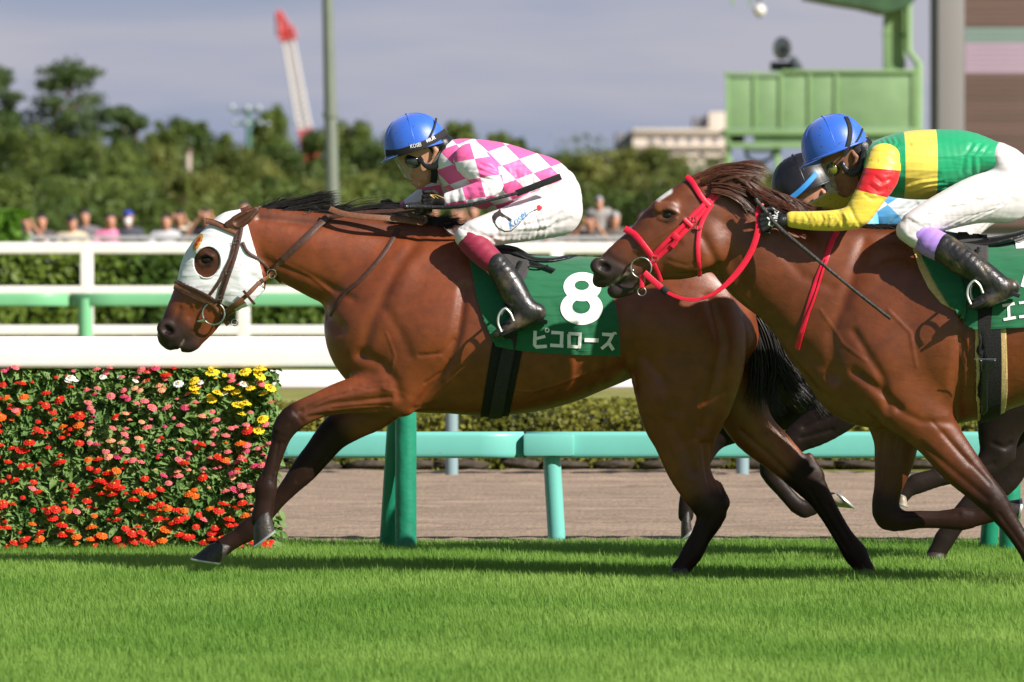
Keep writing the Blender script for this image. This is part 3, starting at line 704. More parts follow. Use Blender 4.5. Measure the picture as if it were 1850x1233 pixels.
f.both([(1285, 440, 38, .03, .078), (1255, 455, 36, .03, .075), (1225, 465, 22, .025, .07)], k=.03)
f.chain([(1225, 462, 30, .05, 0), (1170, 500, 14, .034, 0), (1136, 520, 14, .032, 0), (1112, 525, 15, .031, 0)], k=.012)
f.chain([(1092, 506, 14, .038, 0), (1083, 507, 13, .034, 0)], k=.012)
f.both([(1082, 481, 16, .02, .038), (1094, 488, 15, .018, .04)], k=.012)
f.both([(1190, 374, 12, .012, .074), (1212, 374, 12, .012, .078)], k=.025)
f.both([(1089, 480, 10, .020, .061), (1096, 484, 8, .018, .060)], k=.006, sub=True)
f.chain([(1092, 523, 1.6, .07, 0), (1100, 517, 1.0, .07, 0)], k=.004, sub=True)
f.chain([(1625, 540, 66, .055, -.14), (1608, 640, 88, .085, -.13), (1636, 705, 74, .085, -.13), (1668, 752, 55, .07, -.125), (1694, 789, 43, .056, -.12), (1734, 841, 37, .045, -.12), (1766, 876, 30, .038, -.12), (1795, 906, 26, .037, -.12), (1812, 930, 21, .031, -.12), (1832, 958, 17, .024, -.12), (1856, 995, 16, .023, -.12), (1876, 1028, 20, .029, -.12), (1888, 1044, 17, .027, -.12), (1894, 1052, 18, .03, -.12)], k=.035)
f.chain([(1622, 720, 70, .07, .11), (1620, 785, 44, .055, .12), (1616, 830, 36, .046, .12), (1605, 880, 26, .037, .12), (1600, 912, 25, .037, .12), (1606, 933, 26, .036, .12), (1630, 941, 19, .028, .12), (1660, 939, 16.5, .023, .12), (1700, 939, 16.5, .023, .12), (1738, 938, 21, .028, .12), (1762, 936, 16, .024, .12), (1792, 928, 16, .027, .12), (1806, 924, 17, .029, .12)], k=.03)
dx, dy = 800, 22
f.chain([(1235 + dx, 590, 96, .07, -.19), (1240 + dx, 650, 108, .09, -.17), (1238 + dx, 710, 92, .10, -.14), (1234 + dx, 755, 76, .085, -.13), (1236 + dx, 795, 58, .065, -.13), (1244 + dx, 855, 40, .048, -.13), (1266 + dx, 905, 33, .038, -.13), (1283 + dx, 930, 32, .035, -.13), (1282 + dx, 955, 25, .029, -.13), (1266 + dx, 990, 19, .025, -.13), (1250 + dx, 1022, 20, .028, -.13), (1238 + dx, 1040, 17, .026, -.13), (1230 + dx, 1052, 18, .03, -.13)], k=.03)
f.chain([(1290 + dx, 610, 70, .09, .12), (1312 + dx, 690, 62, .10, .12), (1338 + dx, 755, 48, .075, .13), (1362 + dx, 798, 41, .058, .13), (1398 + dx, 834, 36, .045, .13), (1430 + dx, 864, 31, .038, .13), (1456 + dx, 888, 30, .035, .13), (1478 + dx, 917, 23, .029, .13), (1500 + dx, 952, 18.5, .024, .13), (1524 + dx, 992, 18, .024, .13), (1547 + dx, 1025, 22, .029, .13), (1560 + dx, 1050, 18, .03, .13)], k=.03)
items = [GR([(1094, 520), (1112, 508), (1134, 492)], 2.2, -.004, 0), GR([(1205, 470), (1240, 480), (1262, 470)], 3, -.002), GR([(1150, 440), (1165, 460), (1160, 478)], 2, .002, 0), GR([(1600, 560), (1640, 600), (1650, 660)], 2.5, .0025), GR([(1480, 560), (1520, 620), (1560, 650)], 2.5, .002), GR([(1400, 440), (1450, 500), (1500, 520)], 10, -.004),
 GR([(1285, 500), (1330, 560), (1400, 640), (1470, 705), (1520, 745)], 14, -.012), GR([(1310, 420), (1330, 500), (1400, 590), (1500, 680)], 16, -.006), GR([(1560, 440), (1530, 520), (1500, 600), (1500, 680)], 12, -.007),
 BU(1560, 510, 26, 70, 15, .010), BU(1600, 640, 60, 60, 30, .012), GR([(1740, 540), (1728, 620), (1722, 690), (1728, 745)], 10, -.012), GR([(1540, 600), (1590, 680), (1600, 740)], 8, -.006),
 GR([(1540, 670), (1580, 700), (1620, 735)], 8, -.008), GR([(1600, 730), (1660, 760), (1722, 762)], 7, -.004), BU(1690, 640, 30, 90, 0, .008), BU(1260, 455, 40, 36, 20, .004, 0),
 GR([(1234, 400), (1190, 425), (1150, 452)], 5, .005, 0), GR([(1225, 440), (1185, 462), (1150, 480)], 7, -.005, 0), GR([(1190, 393), (1206, 399), (1220, 395)], 3, .003, 0), GR([(1188, 381), (1205, 376), (1222, 383)], 3, .004, 0), BU(1206, 389, 11, 7, 0, -.004, 0),
 BU(1232, 362, 20, 9, -20, -.004, 0), GR([(1270, 430), (1290, 470), (1300, 500)], 8, -.006), GR([(1240, 330), (1262, 352), (1290, 362)], 6, -.003, 0), GR([(1130, 480), (1110, 470), (1098, 462)], 5, -.003, 0),
 GR([(1660, 800), (1720, 850), (1780, 900)], 6, -.004), GR([(1700, 780), (1745, 835)], 6, -.004), GR([(1680, 760), (1730, 815), (1785, 872)], 3, -.003), GR([(1800, 925), (1830, 965), (1860, 1008)], 3, -.003), GR([(1600, 760), (1594, 830), (1590, 890)], 3, -.003, 0), GR([(1628, 800), (1618, 860), (1610, 905)], 3, -.003, 0), GR([(1630, 934), (1690, 932), (1735, 930)], 3, -.003, 0), GR([(1188, 396), (1206, 400), (1222, 394)], 1.6, .003, 0), GR([(1188, 384), (1205, 378), (1224, 386)], 1.6, .0035, 0), BU(1790, 905, 13, 13, 0, .004), GR([(1620, 790), (1610, 850), (1604, 900)], 5, -.004, 0),
 BU(2040, 620, 60, 60, 0, .010), GR([(1890, 520), (1930, 580), (1945, 690)], 20, -.014)]
for i in range(9):
    x0 = 1727 + i * 5.0 + (i % 3); items.append(GR([(x0 - 4, 600 + i % 4 * 8), (x0 + 2 * math.sin(i), 650), (x0 - 3 + 4 * math.cos(i * 2), 700), (x0, 720 - i % 3 * 9)], 2.2, -.0045))
for x0 in range(1850, 1960, 26): items.append(GR([(x0, 560), (x0 + 14, 640), (x0 + 6, 690)], 6, -.002))
def legcol(C, u, v, far, n, spec, black):
    for pts, w0, sel, s0 in spec:
        d, par = seg_d(u, v, pts); wt = smoothstep(w0 * 1.35, w0 * .5, d + 6 * n) * smoothstep(0, s0, par + .03 * n) * sel
        wt = np.clip(wt, 0, 1)[:, None] * .94; C[:] = C * (1 - wt) + np.array(black) * wt
def col2(u, v, V, Nn):
    C = np.tile(np.array([.148, .036, .0100]), (len(u), 1)); n = noise3(V, 10, 5); C *= (1 + .12 * n)[:, None]; far = V[:, 1] > Y2
    def mixto(w_, c):
        w_ = np.clip(w_, 0, 1)[:, None]; C[:] = C * (1 - w_) + np.array(c) * w_
    d, _ = seg_d(u, v, [(1330, 310), (1420, 385), (1530, 415), (1640, 415)]); mixto(np.exp(-(d / 12) ** 2) * .5, (.045, .016, .009))
    mixto(smoothstep(1330, 1180, u) * .35, (.12, .042, .018))
    legcol(C, u, v, far, n, [(((1660, 740), (1734, 841), (1795, 906), (1876, 1028), (1894, 1060)), 60, ~far, .5), (((1620, 760), (1605, 880), (1602, 930), (1700, 939), (1806, 924)), 50, far, .45), (((2068, 900), (2083, 930), (2030, 1060)), 50, ~far, .2), (((2220, 855), (2256, 888), (2360, 1060)), 50, far, .2)], (.014, .0075, .006))
    d, _ = seg_d(u, v, [(1088, 488), (1120, 515)]); mixto(smoothstep(62, 18, d + 4 * n) * .95, (.028, .022, .020))
    d, _ = seg_d(u, v, [(1206, 389), (1208, 390)]); mixto(smoothstep(20, 7, d) * .8, (.03, .016, .012))
    d, _ = seg_d(u, v, [(1092, 482), (1095, 484)]); mixto(smoothstep(11, 5, d), (.010, .006, .006))
    d, _ = seg_d(u, v, [(1096, 519), (1134, 493)]); mixto(smoothstep(3.5, 1.2, d) * .6, (.26, .20, .16))
    d, _ = seg_d(u, v, [(1189, 357), (1208, 345)]); mixto(smoothstep(9, 4, d), (.75, .72, .68))
    return C
H2 = horse_root('racehorse', 1700, 'chestnut racehorse in a red bridle, nearest the camera at the right edge', Y2)
me2 = sdf_mesh(f, 'horse_body', 4, sculptor(items, Y2), col2); del f
link('body', me2, M['coat2'], H2); sk2 = Skin(me2)
hoof(H2, (1893, 1050), (1872, 1072), (1915, 1072), Y2 - .12, mats=(M['hoof'], M['shoe']))
hoof(H2, (1810, 922), (1843, 902), (1838, 942), Y2 + .12, mats=(M['hoof'], M['shoe']))
hoof(H2, (2029, 1050), (2004, 1072), (2052, 1072), Y2 - .13, mats=(M['hoof'], M['shoe']))
hoof(H2, (2363, 1045), (2341, 1066), (2386, 1066), Y2 + .13, mats=(M['hoof'], M['shoe']))
ear(H2, [(1290, 344, 9, .012, -.075), (1308, 336, 14, .016, -.078), (1330, 328, 13, .015, -.078), (1350, 322, 8, .010, -.075), (1364, 318, 3, .005, -.07)], Y2, (.06, .024, .012), M['coat2'])
ear(H2, [(1290, 334, 9, .012, .06), (1310, 324, 13, .014, .06), (1335, 314, 9, .010, .06), (1352, 309, 3, .005, .06)], Y2, (.06, .024, .012), M['coat2'])
eye(H2, sk2, 1206, 389, .022, (M['eye'],), .42)
mane = locks([[(1262, 322, -.02), (1290, 306, -.02), (1325, 300, -.02), (1360, 304, -.02), (1388, 312, 0)], [(1270, 330, -.05), (1300, 316, -.06), (1335, 314, -.06), (1365, 318, -.05), (1382, 326, -.04)], [(1290, 334, -.07), (1320, 338, -.08), (1350, 350, -.08), (1366, 366, -.08)],
   [(1280, 318, 0), (1320, 303, 0), (1350, 298, 0), (1386, 306, 0)], [(1300, 320, -.04), (1335, 325, -.07), (1362, 342, -.07), (1372, 358, -.06)], [(1320, 318, -.04), (1350, 330, -.07), (1370, 350, -.07), (1378, 372, -.06)], [(1290, 345, -.08), (1320, 352, -.09), (1345, 368, -.09), (1360, 384, -.09)]], 150, 5, dyr=.025, seed=21)
mane += locks([[(x, 345 + (x - 1350) * .42 if x < 1430 else 380 + (x - 1430) * .25, 0), (x + 18, (345 + (x - 1350) * .42 if x < 1430 else 380 + (x - 1430) * .25) - 6, -.01), (x + 45, (352 + (x - 1350) * .42 if x < 1430 else 384 + (x - 1430) * .25) - 2, -.02), (x + 66, (370 + (x - 1350) * .42 if x < 1430 else 396 + (x - 1430) * .25), -.02)] for x in range(1345, 1470, 9)], 55, 5, seed=22)
mane += locks([[(x, 338 + (x - 1350) * .5, -.05), (x + 10, 346 + (x - 1350) * .5, -.085), (x + 26, 358 + (x - 1350) * .46, -.105), (x + 44, 366 + (x - 1350) * .42, -.11)] for x in range(1340, 1450, 9)], 60, 5, seed=24)
hair('mane', mane, M['hairred'], H2, Y0=Y2)
mane = locks([[(x, 416, 0), (x + 14, 408, -.01), (x + 34, 410, -.02), (x + 50, 416, -.02)] for x in range(1480, 1620, 10)], 40, 3, seed=23)
hair('mane', mane, M['hairblack'], H2, Y0=Y2)
hair('tail', locks([[(2150, 560, 0), (2190, 590, 0), (2220, 660, 0), (2260, 740, 0)], [(2150, 560, 0), (2180, 610, 0), (2200, 700, 0), (2220, 770, 0)]], 250, 14, dyr=.05, seed=6), M['hairred'], H2, Y0=Y2)
# ================= horse 3: near-black, behind the other two =================
Y3 = 1.2
f = Field.px(1080, 430, 2080, 1030, -.36, .36, .0085, Y3)
f.chain([(1398, 650, 40, .10, 0), (1435, 625, 95, .16, 0), (1500, 610, 145, .21, 0), (1570, 605, 158, .24, 0), (1650, 602, 150, .27, 0), (1740, 595, 132, .28, 0), (1830, 590, 118, .27, 0), (1900, 595, 110, .26, 0), (1960, 605, 80, .2, 0)], k=.02, p=2.15)
f.chain([(1500, 580, 120, .15, 0), (1430, 560, 90, .13, 0), (1370, 535, 70, .11, 0), (1310, 520, 54, .09, 0)], k=.05)
f.chain([(1300, 525, 58, .08, 0), (1260, 545, 55, .085, 0), (1210, 575, 38, .06, 0), (1165, 598, 26, .05, 0)], k=.02, p=2.3)
f.chain([(1500, 660, 66, .08, -.13), (1515, 722, 52, .075, -.13), (1500, 752, 40, .06, -.13), (1470, 775, 33, .05, -.13), (1440, 793, 26, .042, -.13), (1412, 820, 22, .036, -.13), (1392, 842, 21, .036, -.13), (1396, 862, 17, .030, -.13), (1418, 890, 14, .023, -.13), (1440, 914, 15, .025, -.13), (1454, 921, 16, .026, -.13), (1478, 914, 12, .022, -.13), (1502, 903, 14, .026, -.13)], k=.03)
f.chain([(1450, 700, 60, .08, .12), (1400, 742, 40, .06, .12), (1345, 768, 28, .045, .12), (1298, 790, 21, .036, .12), (1280, 812, 17, .03, .12), (1260, 855, 13, .023, .12), (1243, 890, 13, .024, .12), (1240, 912, 14, .026, .12), (1239, 932, 14, .028, .12)], k=.03)
f.chain([(1930, 610, 90, .09, -.15), (1880, 670, 80, .10, -.14), (1830, 715, 62, .085, -.13), (1811, 755, 46, .06, -.13), (1803, 795, 35, .042, -.13), (1800, 818, 31, .036, -.13), (1780, 843, 22, .03, -.13), (1745, 854, 18, .024, -.13), (1700, 862, 17, .023, -.13), (1655, 875, 19, .027, -.13), (1640, 884, 15, .024, -.13), (1630, 898, 13, .026, -.13)], k=.03)
f.chain([(1825, 800, 8, .014, -.13), (1826, 826, 9, .016, -.13)], k=.02)
f.chain([(1940, 640, 80, .10, .13), (1880, 720, 62, .085, .13), (1850, 780, 46, .06, .13), (1828, 840, 32, .04, .13), (1808, 872, 27, .034, .13), (1775, 892, 21, .027, .13), (1748, 918, 19, .024, .13), (1722, 952, 18, .024, .13), (1706, 975, 19, .028, .13), (1697, 992, 17, .027, .13), (1691, 1004, 18, .03, .13)], k=.03)
def col3(u, v, V, Nn):
    C = np.tile(np.array([.018, .0115, .010]), (len(u), 1)); n = noise3(V, 9, 8); C *= (1 + .2 * n)[:, None]; return C
H3 = horse_root('racehorse', 1620, 'near-black racehorse galloping hidden behind the other two', Y3)
me3 = sdf_mesh(f, 'horse_body', 4, sculptor([GR([(1450, 770), (1500, 750), (1540, 735)], 5, -.006), GR([(1445, 790), (1500, 775)], 4, -.005), GR([(1545, 700), (1548, 740), (1560, 772)], 7, -.01), GR([(1700, 856), (1750, 848), (1790, 835)], 4, -.004), BU(1805, 815, 14, 16, 0, .005), GR([(1790, 800), (1812, 808), (1822, 800)], 4, -.005)], Y3), col3); del f
link('body', me3, M['coat3'], H3)
M['palehoof'] = mat('pale_hoof', (.30, .25, .19), .45, var=.3, vscale=50)
hoof(H3, (1500, 905), (1542, 919), (1508, 889), Y3 - .13, mats=(M['palehoof'], M['shoe']), w=.048)
hoof(H3, (1239, 930), (1230, 976), (1252, 955), Y3 + .12, mats=(M['hoof'], M['shoe']), w=.046)
hoof(H3, (1630, 896), (1618, 908), (1642, 915), Y3 - .13, mats=(M['palehoof'], M['shoe']), w=.045)
hoof(H3, (1692, 1000), (1666, 1016), (1712, 1018), Y3 + .13, mats=(M['hoof'], M['shoe']))
eye(H3, Skin(me3), 1262, 525, .02, (M['eye'],), .35)
hair('tail', locks([[(1985, 560, 0), (2020, 590, 0), (2040, 660, 0), (2060, 740, 0)]], 250, 14, dyr=.05, seed=7), M['hairblack'], H3, Y0=Y3)
# ------------------------------------------------------------------ riders
def cloth_mat(name, col, col2=None, mode=None, rough=.5, fold=.35, spec=.35, sheen=.2, dirt=None, foldang=.5):
    m = mat(name, col, rough, spec, var=.04, vscale=12, bump=.06, bscale=420, sheen=sheen, dirt=dirt)
    nt = m.node_tree; N = nt.nodes; L = nt.links; b = N['Principled BSDF']; tc = [n for n in N if n.type == 'TEX_COORD'][0]
    # soft cloth creases, stretched along the body
    mp = N.new('ShaderNodeMapping'); mp.inputs['Scale'].default_value = (5, 5, 26); mp.inputs['Rotation'].default_value = (0, foldang, 0)
    nz = N.new('ShaderNodeTexNoise'); nz.inputs['Scale'].default_value = 1; nz.inputs['Detail'].default_value = 1.5; nz.inputs['Distortion'].default_value = .5
    bp = N.new('ShaderNodeBump'); bp.inputs['Strength'].default_value = fold; bp.inputs['Distance'].default_value = .03
    L.new(tc.outputs['Object'], mp.inputs[0]); L.new(mp.outputs[0], nz.inputs[0]); L.new(nz.outputs[0], bp.inputs['Height'])
    old = b.inputs['Normal'].links[0].from_socket; L.new(old, bp.inputs['Normal']); L.new(bp.outputs[0], b.inputs['Normal'])
    if mode:
        a = N.new('ShaderNodeAttribute'); a.attribute_name = 'rest'; sx = N.new('ShaderNodeSeparateXYZ'); L.new(a.outputs['Vector'], sx.inputs[0])
        def mth(op, x, y=None, z=None):
            n = N.new('ShaderNodeMath'); n.operation = op
            for i, q in enumerate((x, y, z)):
                if q is None: continue
                if isinstance(q, (int, float)): n.inputs[i].default_value = q
                else: L.new(q, n.inputs[i])
            return n.outputs[0]
        mask = mode(mth, sx.outputs[0], sx.outputs[1])
        mul = [n for n in N if n.type == 'MIX_RGB' and n.blend_type == 'MULTIPLY'][0]
        mm = N.new('ShaderNodeMixRGB'); L.new(mask, mm.inputs[0]); mm.inputs[1].default_value = (*col, 1); mm.inputs[2].default_value = (*col2, 1)
        L.new(mm.outputs[0], mul.inputs[1])
    return m
def checks(ox, oy, a, b):
    """parity of a skewed lattice; a, b edge vectors in photo px"""
    det = a[0] * b[1] - a[1] * b[0]
    def f(mth, u, v):
        du = mth('SUBTRACT', u, ox / 1000); dv = mth('SUBTRACT', v, oy / 1000)
        p = mth('MULTIPLY_ADD', du, b[1] / det * 1000, mth('MULTIPLY', dv, -b[0] / det * 1000))
        q = mth('MULTIPLY_ADD', du, -a[1] / det * 1000, mth('MULTIPLY', dv, a[0] / det * 1000))
        s = mth('ADD', mth('FLOOR', p), mth('FLOOR', q))
        return mth('FLOORED_MODULO', s, 2.0)
    return f
def vband(x0, x1, slant=0):
    def f(mth, u, v):
        w_ = mth('MULTIPLY_ADD', v, slant, u)
        return mth('MULTIPLY', mth('GREATER_THAN', w_, x0 / 1000), mth('LESS_THAN', w_, x1 / 1000))
    return f
M['skin'] = mat('skin', (.50, .25, .16), .5, .4, var=.07, vscale=40, bump=.05); M['skin'].node_tree.nodes['Principled BSDF'].inputs['Subsurface Weight'].default_value = .15
M['skin'].node_tree.nodes['Principled BSDF'].inputs['Subsurface Scale'].default_value = .01
M['skin2'] = mat('tanned_skin', (.24, .105, .065), .5, .4, var=.07, vscale=40, bump=.05)
M['blackhair'] = mat('short_black_hair', (.012, .010, .010), .6, var=.3, vscale=300, bump=.5, bscale=400)
M['bluesilk'] = mat('blue_cap_silk', (.028, .13, .62), .38, .45, var=.06, vscale=20, bump=.08, bscale=500, sheen=.3, dirt=((.06, .07, .10), .0, 75))
M['blacksilk'] = mat('black_cap_silk', (.014, .014, .018), .35, .5, var=.2, vscale=20, dirt=((.15, .12, .10), -.2, 120))
M['blackleather'] = mat('black_leather', (.012, .012, .013), .32, .5, var=.3, vscale=60, bump=.2, bscale=200)
M['strapblack'] = mat('black_webbing', (.012, .012, .013), .65, .3, var=.2, vscale=120, bump=.3, bscale=500)
M['clear'] = mat('clear_plastic', (.45, .55, .45), .06, .8, var=0, alpha=.24)
M['greenlens'] = mat('yellow_lens', (.12, .13, .01), .08, .8, var=.2, vscale=90, coat=1)
M['darklens'] = mat('smoked_lens', (.012, .015, .016), .07, .8, var=0, coat=1)
M['white_print'] = mat('white_print', (.78, .78, .76), .6, var=.03)
M['breeches'] = cloth_mat('white_breeches', (.66, .62, .63), rough=.5, fold=.22, spec=.35)
def helmet(root, bmid, half, hgt, fdir, Yc, wid, m, strapm, cup=True):
    """bmid = middle of the rim px, half = half rim length px, hgt = dome height px, fdir = front direction px"""
    c = P(*bmid, Yc); sc = S(Yc); fd = Vector((fdir[0], 0, -fdir[1])).normalized(); up = Vector((0, 1, 0)).cross(fd).normalized()
    if up.z < 0: up = -up
    sd = Vector((0, 1, 0)); a = half * sc; h = hgt * sc; bm = bmesh.new(); rings = []; nu, nv = 48, 18
    for j in range(nv + 1):
        t = j / nv * math.pi / 2 * .998; rr = math.cos(t) ** .82; zz = math.sin(t) ** .9
        ring = []
        for i in range(nu):
            p = 2 * math.pi * i / nu; bulge = 1 + .02 * (1 - t) - .006 * (abs(math.sin(p * 3)) < .12)
            tilt = .10 * math.cos(p) * (1 - zz)
            ring.append(bm.verts.new(c + fd * (a * rr * math.cos(p) * bulge) + sd * (wid * rr * math.sin(p) * bulge) + up * (h * (zz - tilt * .2) - (.008 if j == 0 else 0))))
        rings.append(ring)
    for j in range(nv):
        for i in range(nu): bm.faces.new((rings[j][i], rings[j][(i + 1) % nu], rings[j + 1][(i + 1) % nu], rings[j + 1][i]))
    bm.faces.new(rings[-1]); bmesh.ops.recalc_face_normals(bm, faces=bm.faces)
    me = bpy.data.meshes.new('helmet'); bm.to_mesh(me); bm.free(); ho = link('helmet', me, m, root)
    # peak, rim roll and top button
    b = MB(); ps = []
    for i in range(-12, 13):
        p = i / 12 * 1.25; k = math.cos(i / 12 * math.pi / 2) ** .7
        inner = c + fd * (a * .98 * math.cos(p)) + sd * (wid * .98 * math.sin(p)) - up * .006
        outer = c + fd * (a * .98 * math.cos(p) + .030 * k) + sd * (wid * (1 + .02 * k) * math.sin(p)) - up * (.006 + .013 * k)
        ps.append((inner, outer))
    for i in range(24):
        vs = [b.bm.verts.new(q) for q in (ps[i][0], ps[i][1], ps[i + 1][1], ps[i + 1][0])]
        b.bm.faces.new(vs)
    bmesh.ops.remove_doubles(b.bm, verts=b.bm.verts, dist=1e-5); bmesh.ops.solidify(b.bm, geom=b.bm.faces[:], thickness=.004)
    b.build('peak', m, ho)
    rim = [c + fd * (a * 1.015 * math.cos(p)) + sd * (wid * 1.015 * math.sin(p)) - up * .004 for p in np.linspace(0, 2 * math.pi, 49)]
    MB().tube(rim, .0055, 8, cap=False).build('rim', m, ho)
    MB().sphere(c + up * (h + .001), .0085, (1, 1, .7), 12, 8).build('button', m, ho)
    for k in range(3):     # seams of the cover
        p = k * math.pi / 3 + .5
        sm = [c + fd * (a * 1.006 * math.cos(t) ** .82 * math.cos(p)) + sd * (wid * 1.006 * math.cos(t) ** .82 * math.sin(p)) + up * (h * 1.004 * math.sin(t) ** .9) for t in np.linspace(.06, math.pi / 2 * .97, 22)]
        sm2 = [c - fd * (a * 1.006 * math.cos(t) ** .82 * math.cos(p)) - sd * (wid * 1.006 * math.cos(t) ** .82 * math.sin(p)) + up * (h * 1.004 * math.sin(t) ** .9) for t in np.linspace(.06, math.pi / 2 * .97, 22)]
        MB().tube(sm, .0012, 6).tube(sm2, .0012, 6).build('seam', m, ho)
    return ho, me
def hand(fl, wrist, dirx, dep, side=-1, scale=1.0):
    """closed fist: wrist px, palm towards -x; palm, four curled fingers of unequal length and a thumb, in a field"""
    wx, wy = wrist; s_ = scale
    q = lambda x, y, d: tuple(P(wx + x * s_, wy + y * s_, fl.Y0 + dep + d * side))
    fl.cap3([(*q(4, 0, 0), .023), (*q(-14, 3, .0), .026), (*q(-30, 5, -.004), .027)], k=.012, ey=1.0)
    for i, (ln, yy) in enumerate(((1.0, -8), (1.1, -1), (1.02, 6), (.85, 13))):
        k0 = q(-32, yy * .85, .020 - i * .002); k1 = q(-32 - 12 * ln, yy * 1.05 + 3, .016); k2 = q(-40 - 2 * ln, yy * 1.05 + 8, -.006); k3 = q(-32, yy + 8, -.012)
        fl.cap3([(*k0, .0095), (*k1, .0088), (*k2, .0080), (*k3, .0076)], k=.0035)
    fl.cap3([(*q(-14, -6, -.012), .011), (*q(-28, -15, -.014), .0098), (*q(-43, -14, -.006), .0085)], k=.006)
def shadeuv(me): return me
def rider(Y0, T, box, D, mats, label, name='jockey'):
    """D: chains in photo px; T moves photo px"""
    tr = lambda st: [(T(r[0], r[1]) + tuple(r[2:])) for r in st]
    x0, y0, x1, y1 = box; (x0, y0), (x1, y1) = T(x0, y0), T(x1, y1)
    p = P((x0 + x1) / 2, y1, Y0); root = thing('jockey', (p.x, Y0, p.z), label, 'jockey', 'jockeys crouched over their horses')
    out = {'root': root}
    def mk(nm, chains, h, m, scl=None, k=.03, fn=None, pad=0, its=3, bx=None):
        b = bx or box; cs_ = [T(x_, y_) for x_ in (b[0], b[2]) for y_ in (b[1], b[3])] + [T((b[0] + b[2]) / 2, y_) for y_ in (b[1], b[3])]; a0, b0, a1, b1 = min(q[0] for q in cs_), min(q[1] for q in cs_), max(q[0] for q in cs_), max(q[1] for q in cs_)
        f = Field.px(a0, b0, a1, b1, -.43, .43, h, Y0)
        for c in chains:
            kw = dict(k=k); st = c
            if isinstance(c, tuple): st, kw2 = c; kw.update(kw2)
            f.chain(tr(st), **kw)
        if fn: fn(f)
        me = sdf_mesh(f, nm, its, scl, None, True); return link(nm, me, m, root), me
    out['mk'] = mk
    return root, out, mk, tr
def wrinkles(items, Y0, seed, amp=.0018, fr=26, dirn=(1, .2, .5)):
    sc = sculptor(items, Y0); r = np.random.default_rng(seed)
    ks = [(np.array(dirn) * fr * r.uniform(.5, 1.4) + r.normal(size=3) * fr * .45, r.uniform(0, 6.28)) for _ in range(9)]
    def f(u, v, V, Nn):
        d = sc(u, v, V, Nn); o = np.zeros(len(V)); wp = np.stack([noise3(V, 7, seed + j) for j in range(3)], 1) * .03
        for k, ph in ks[:3]: o += (np.abs(np.sin(((V + wp) @ k) * .5 + ph)) ** .5 - .6)
        msk = smoothstep(-.5, .6, noise3(V, 6, seed + 9))
        return d + o * amp * .5 * msk
    return f
I = lambda x, y: (x, y)
# ================= jockey 1: pink and white checks =================
D1torso = [[(800, 290, 24, .07, 0), (825, 296, 44, .13, 0), (862, 312, 60, .175, 0), (905, 321, 62, .17, 0), (948, 326, 53, .155, 0), (988, 324, 39, .145, 0), (1010, 326, 24, .14, 0)],
    [(850, 290, 31, .05, -.14), (874, 314, 28, .048, -.185), (888, 333, 22, .042, -.20), (868, 346, 20, .04, -.20), (840, 355, 17, .036, -.185), (812, 362, 15, .034, -.16)],
    [(835, 305, 28, .05, .13), (800, 335, 22, .045, .165), (775, 350, 18, .04, .165), (745, 368, 14, .037, .15), (730, 376, 12, .034, .13)]]
J1, o1, mk1, _ = rider(Y1, I, (684, 196, 1064, 624), None, None, 'jockey in a pink and white checked jersey and blue cap riding the leading horse')
def head1(f):
    f.both([(766, 300, 9, .012, .058)], k=.012) if False else None
    f.chain([(741, 301, 5, .012, 0), (737, 314, 5.5, .014, 0), (742, 318, 4, .012, 0)], k=.006)      # nose
    f.chain([(742, 324, 3.5, .02, 0), (746, 327, 3.5, .022, 0)], k=.005); f.chain([(745, 331, 4, .021, 0), (748, 332, 4, .02, 0)], k=.005)   # lips
    f.chain([(751, 328.6, .8, .03, 0), (742, 328, .8, .03, 0)], k=.002, sub=True)
    for s in (1, -1):
        f.chain([(783, 265, 4, .007, -.076), (788, 272, 5, .007, -.080), (784, 282, 3.5, .006, -.075), (781, 286, 2.5, .005, -.073)], k=.003, flip=s)
        f.chain([(749, 298, 4, .010, -.034)], k=.004, sub=True, flip=s) if False else None
    for c in D1torso[1:]: f.chain([(r[0], r[1], r[2] * .6, r[3] * .6, r[4]) for r in c], k=.02)
    hand(f, (808, 361), -1, -.155, -1, .95); hand(f, (722, 376), -1, .13, 1, .72)
body, bme = mk1('body', [([(775, 262, 36, .07, 0), (757, 266, 42, .074, 0), (752, 292, 27, .058, 0)], dict(k=.02)), ([(766, 296, 30, .058, 0), (766, 312, 23, .048, 0), (759, 328, 13, .03, 0), (757, 334, 9, .022, 0)], dict(k=.02)),
    [(785, 285, 24, .055, 0), (805, 305, 24, .055, 0), (840, 312, 30, .1, 0), (905, 322, 50, .13, 0), (1000, 345, 34, .12, 0), (1005, 370, 44, .14, 0)],
    [(1000, 380, 40, .07, -.1), (940, 402, 30, .06, -.15), (860, 424, 20, .05, -.23), (870, 455, 18, .04, -.27), (915, 505, 18, .038, -.318), (950, 560, 16, .03, -.342)],
    [(1000, 380, 40, .07, .1), (940, 402, 30, .06, .15), (860, 424, 20, .05, .23), (870, 455, 18, .04, .27), (915, 505, 18, .038, .318), (950, 560, 16, .03, .342)]], .0046, M['skin'], fn=head1)
M['checks'] = cloth_mat('pink_white_check_silk', (.82, .80, .82), (.86, .125, .36), checks(932, 325, (31.6, -11.4), (25, 25)), rough=.45, fold=.22)
chk = cloth_mat('pink_white_sleeve_silk', (.82, .80, .82), (.86, .125, .36), checks(868, 322, (36, -6), (10, 34)), rough=.45, fold=.25)
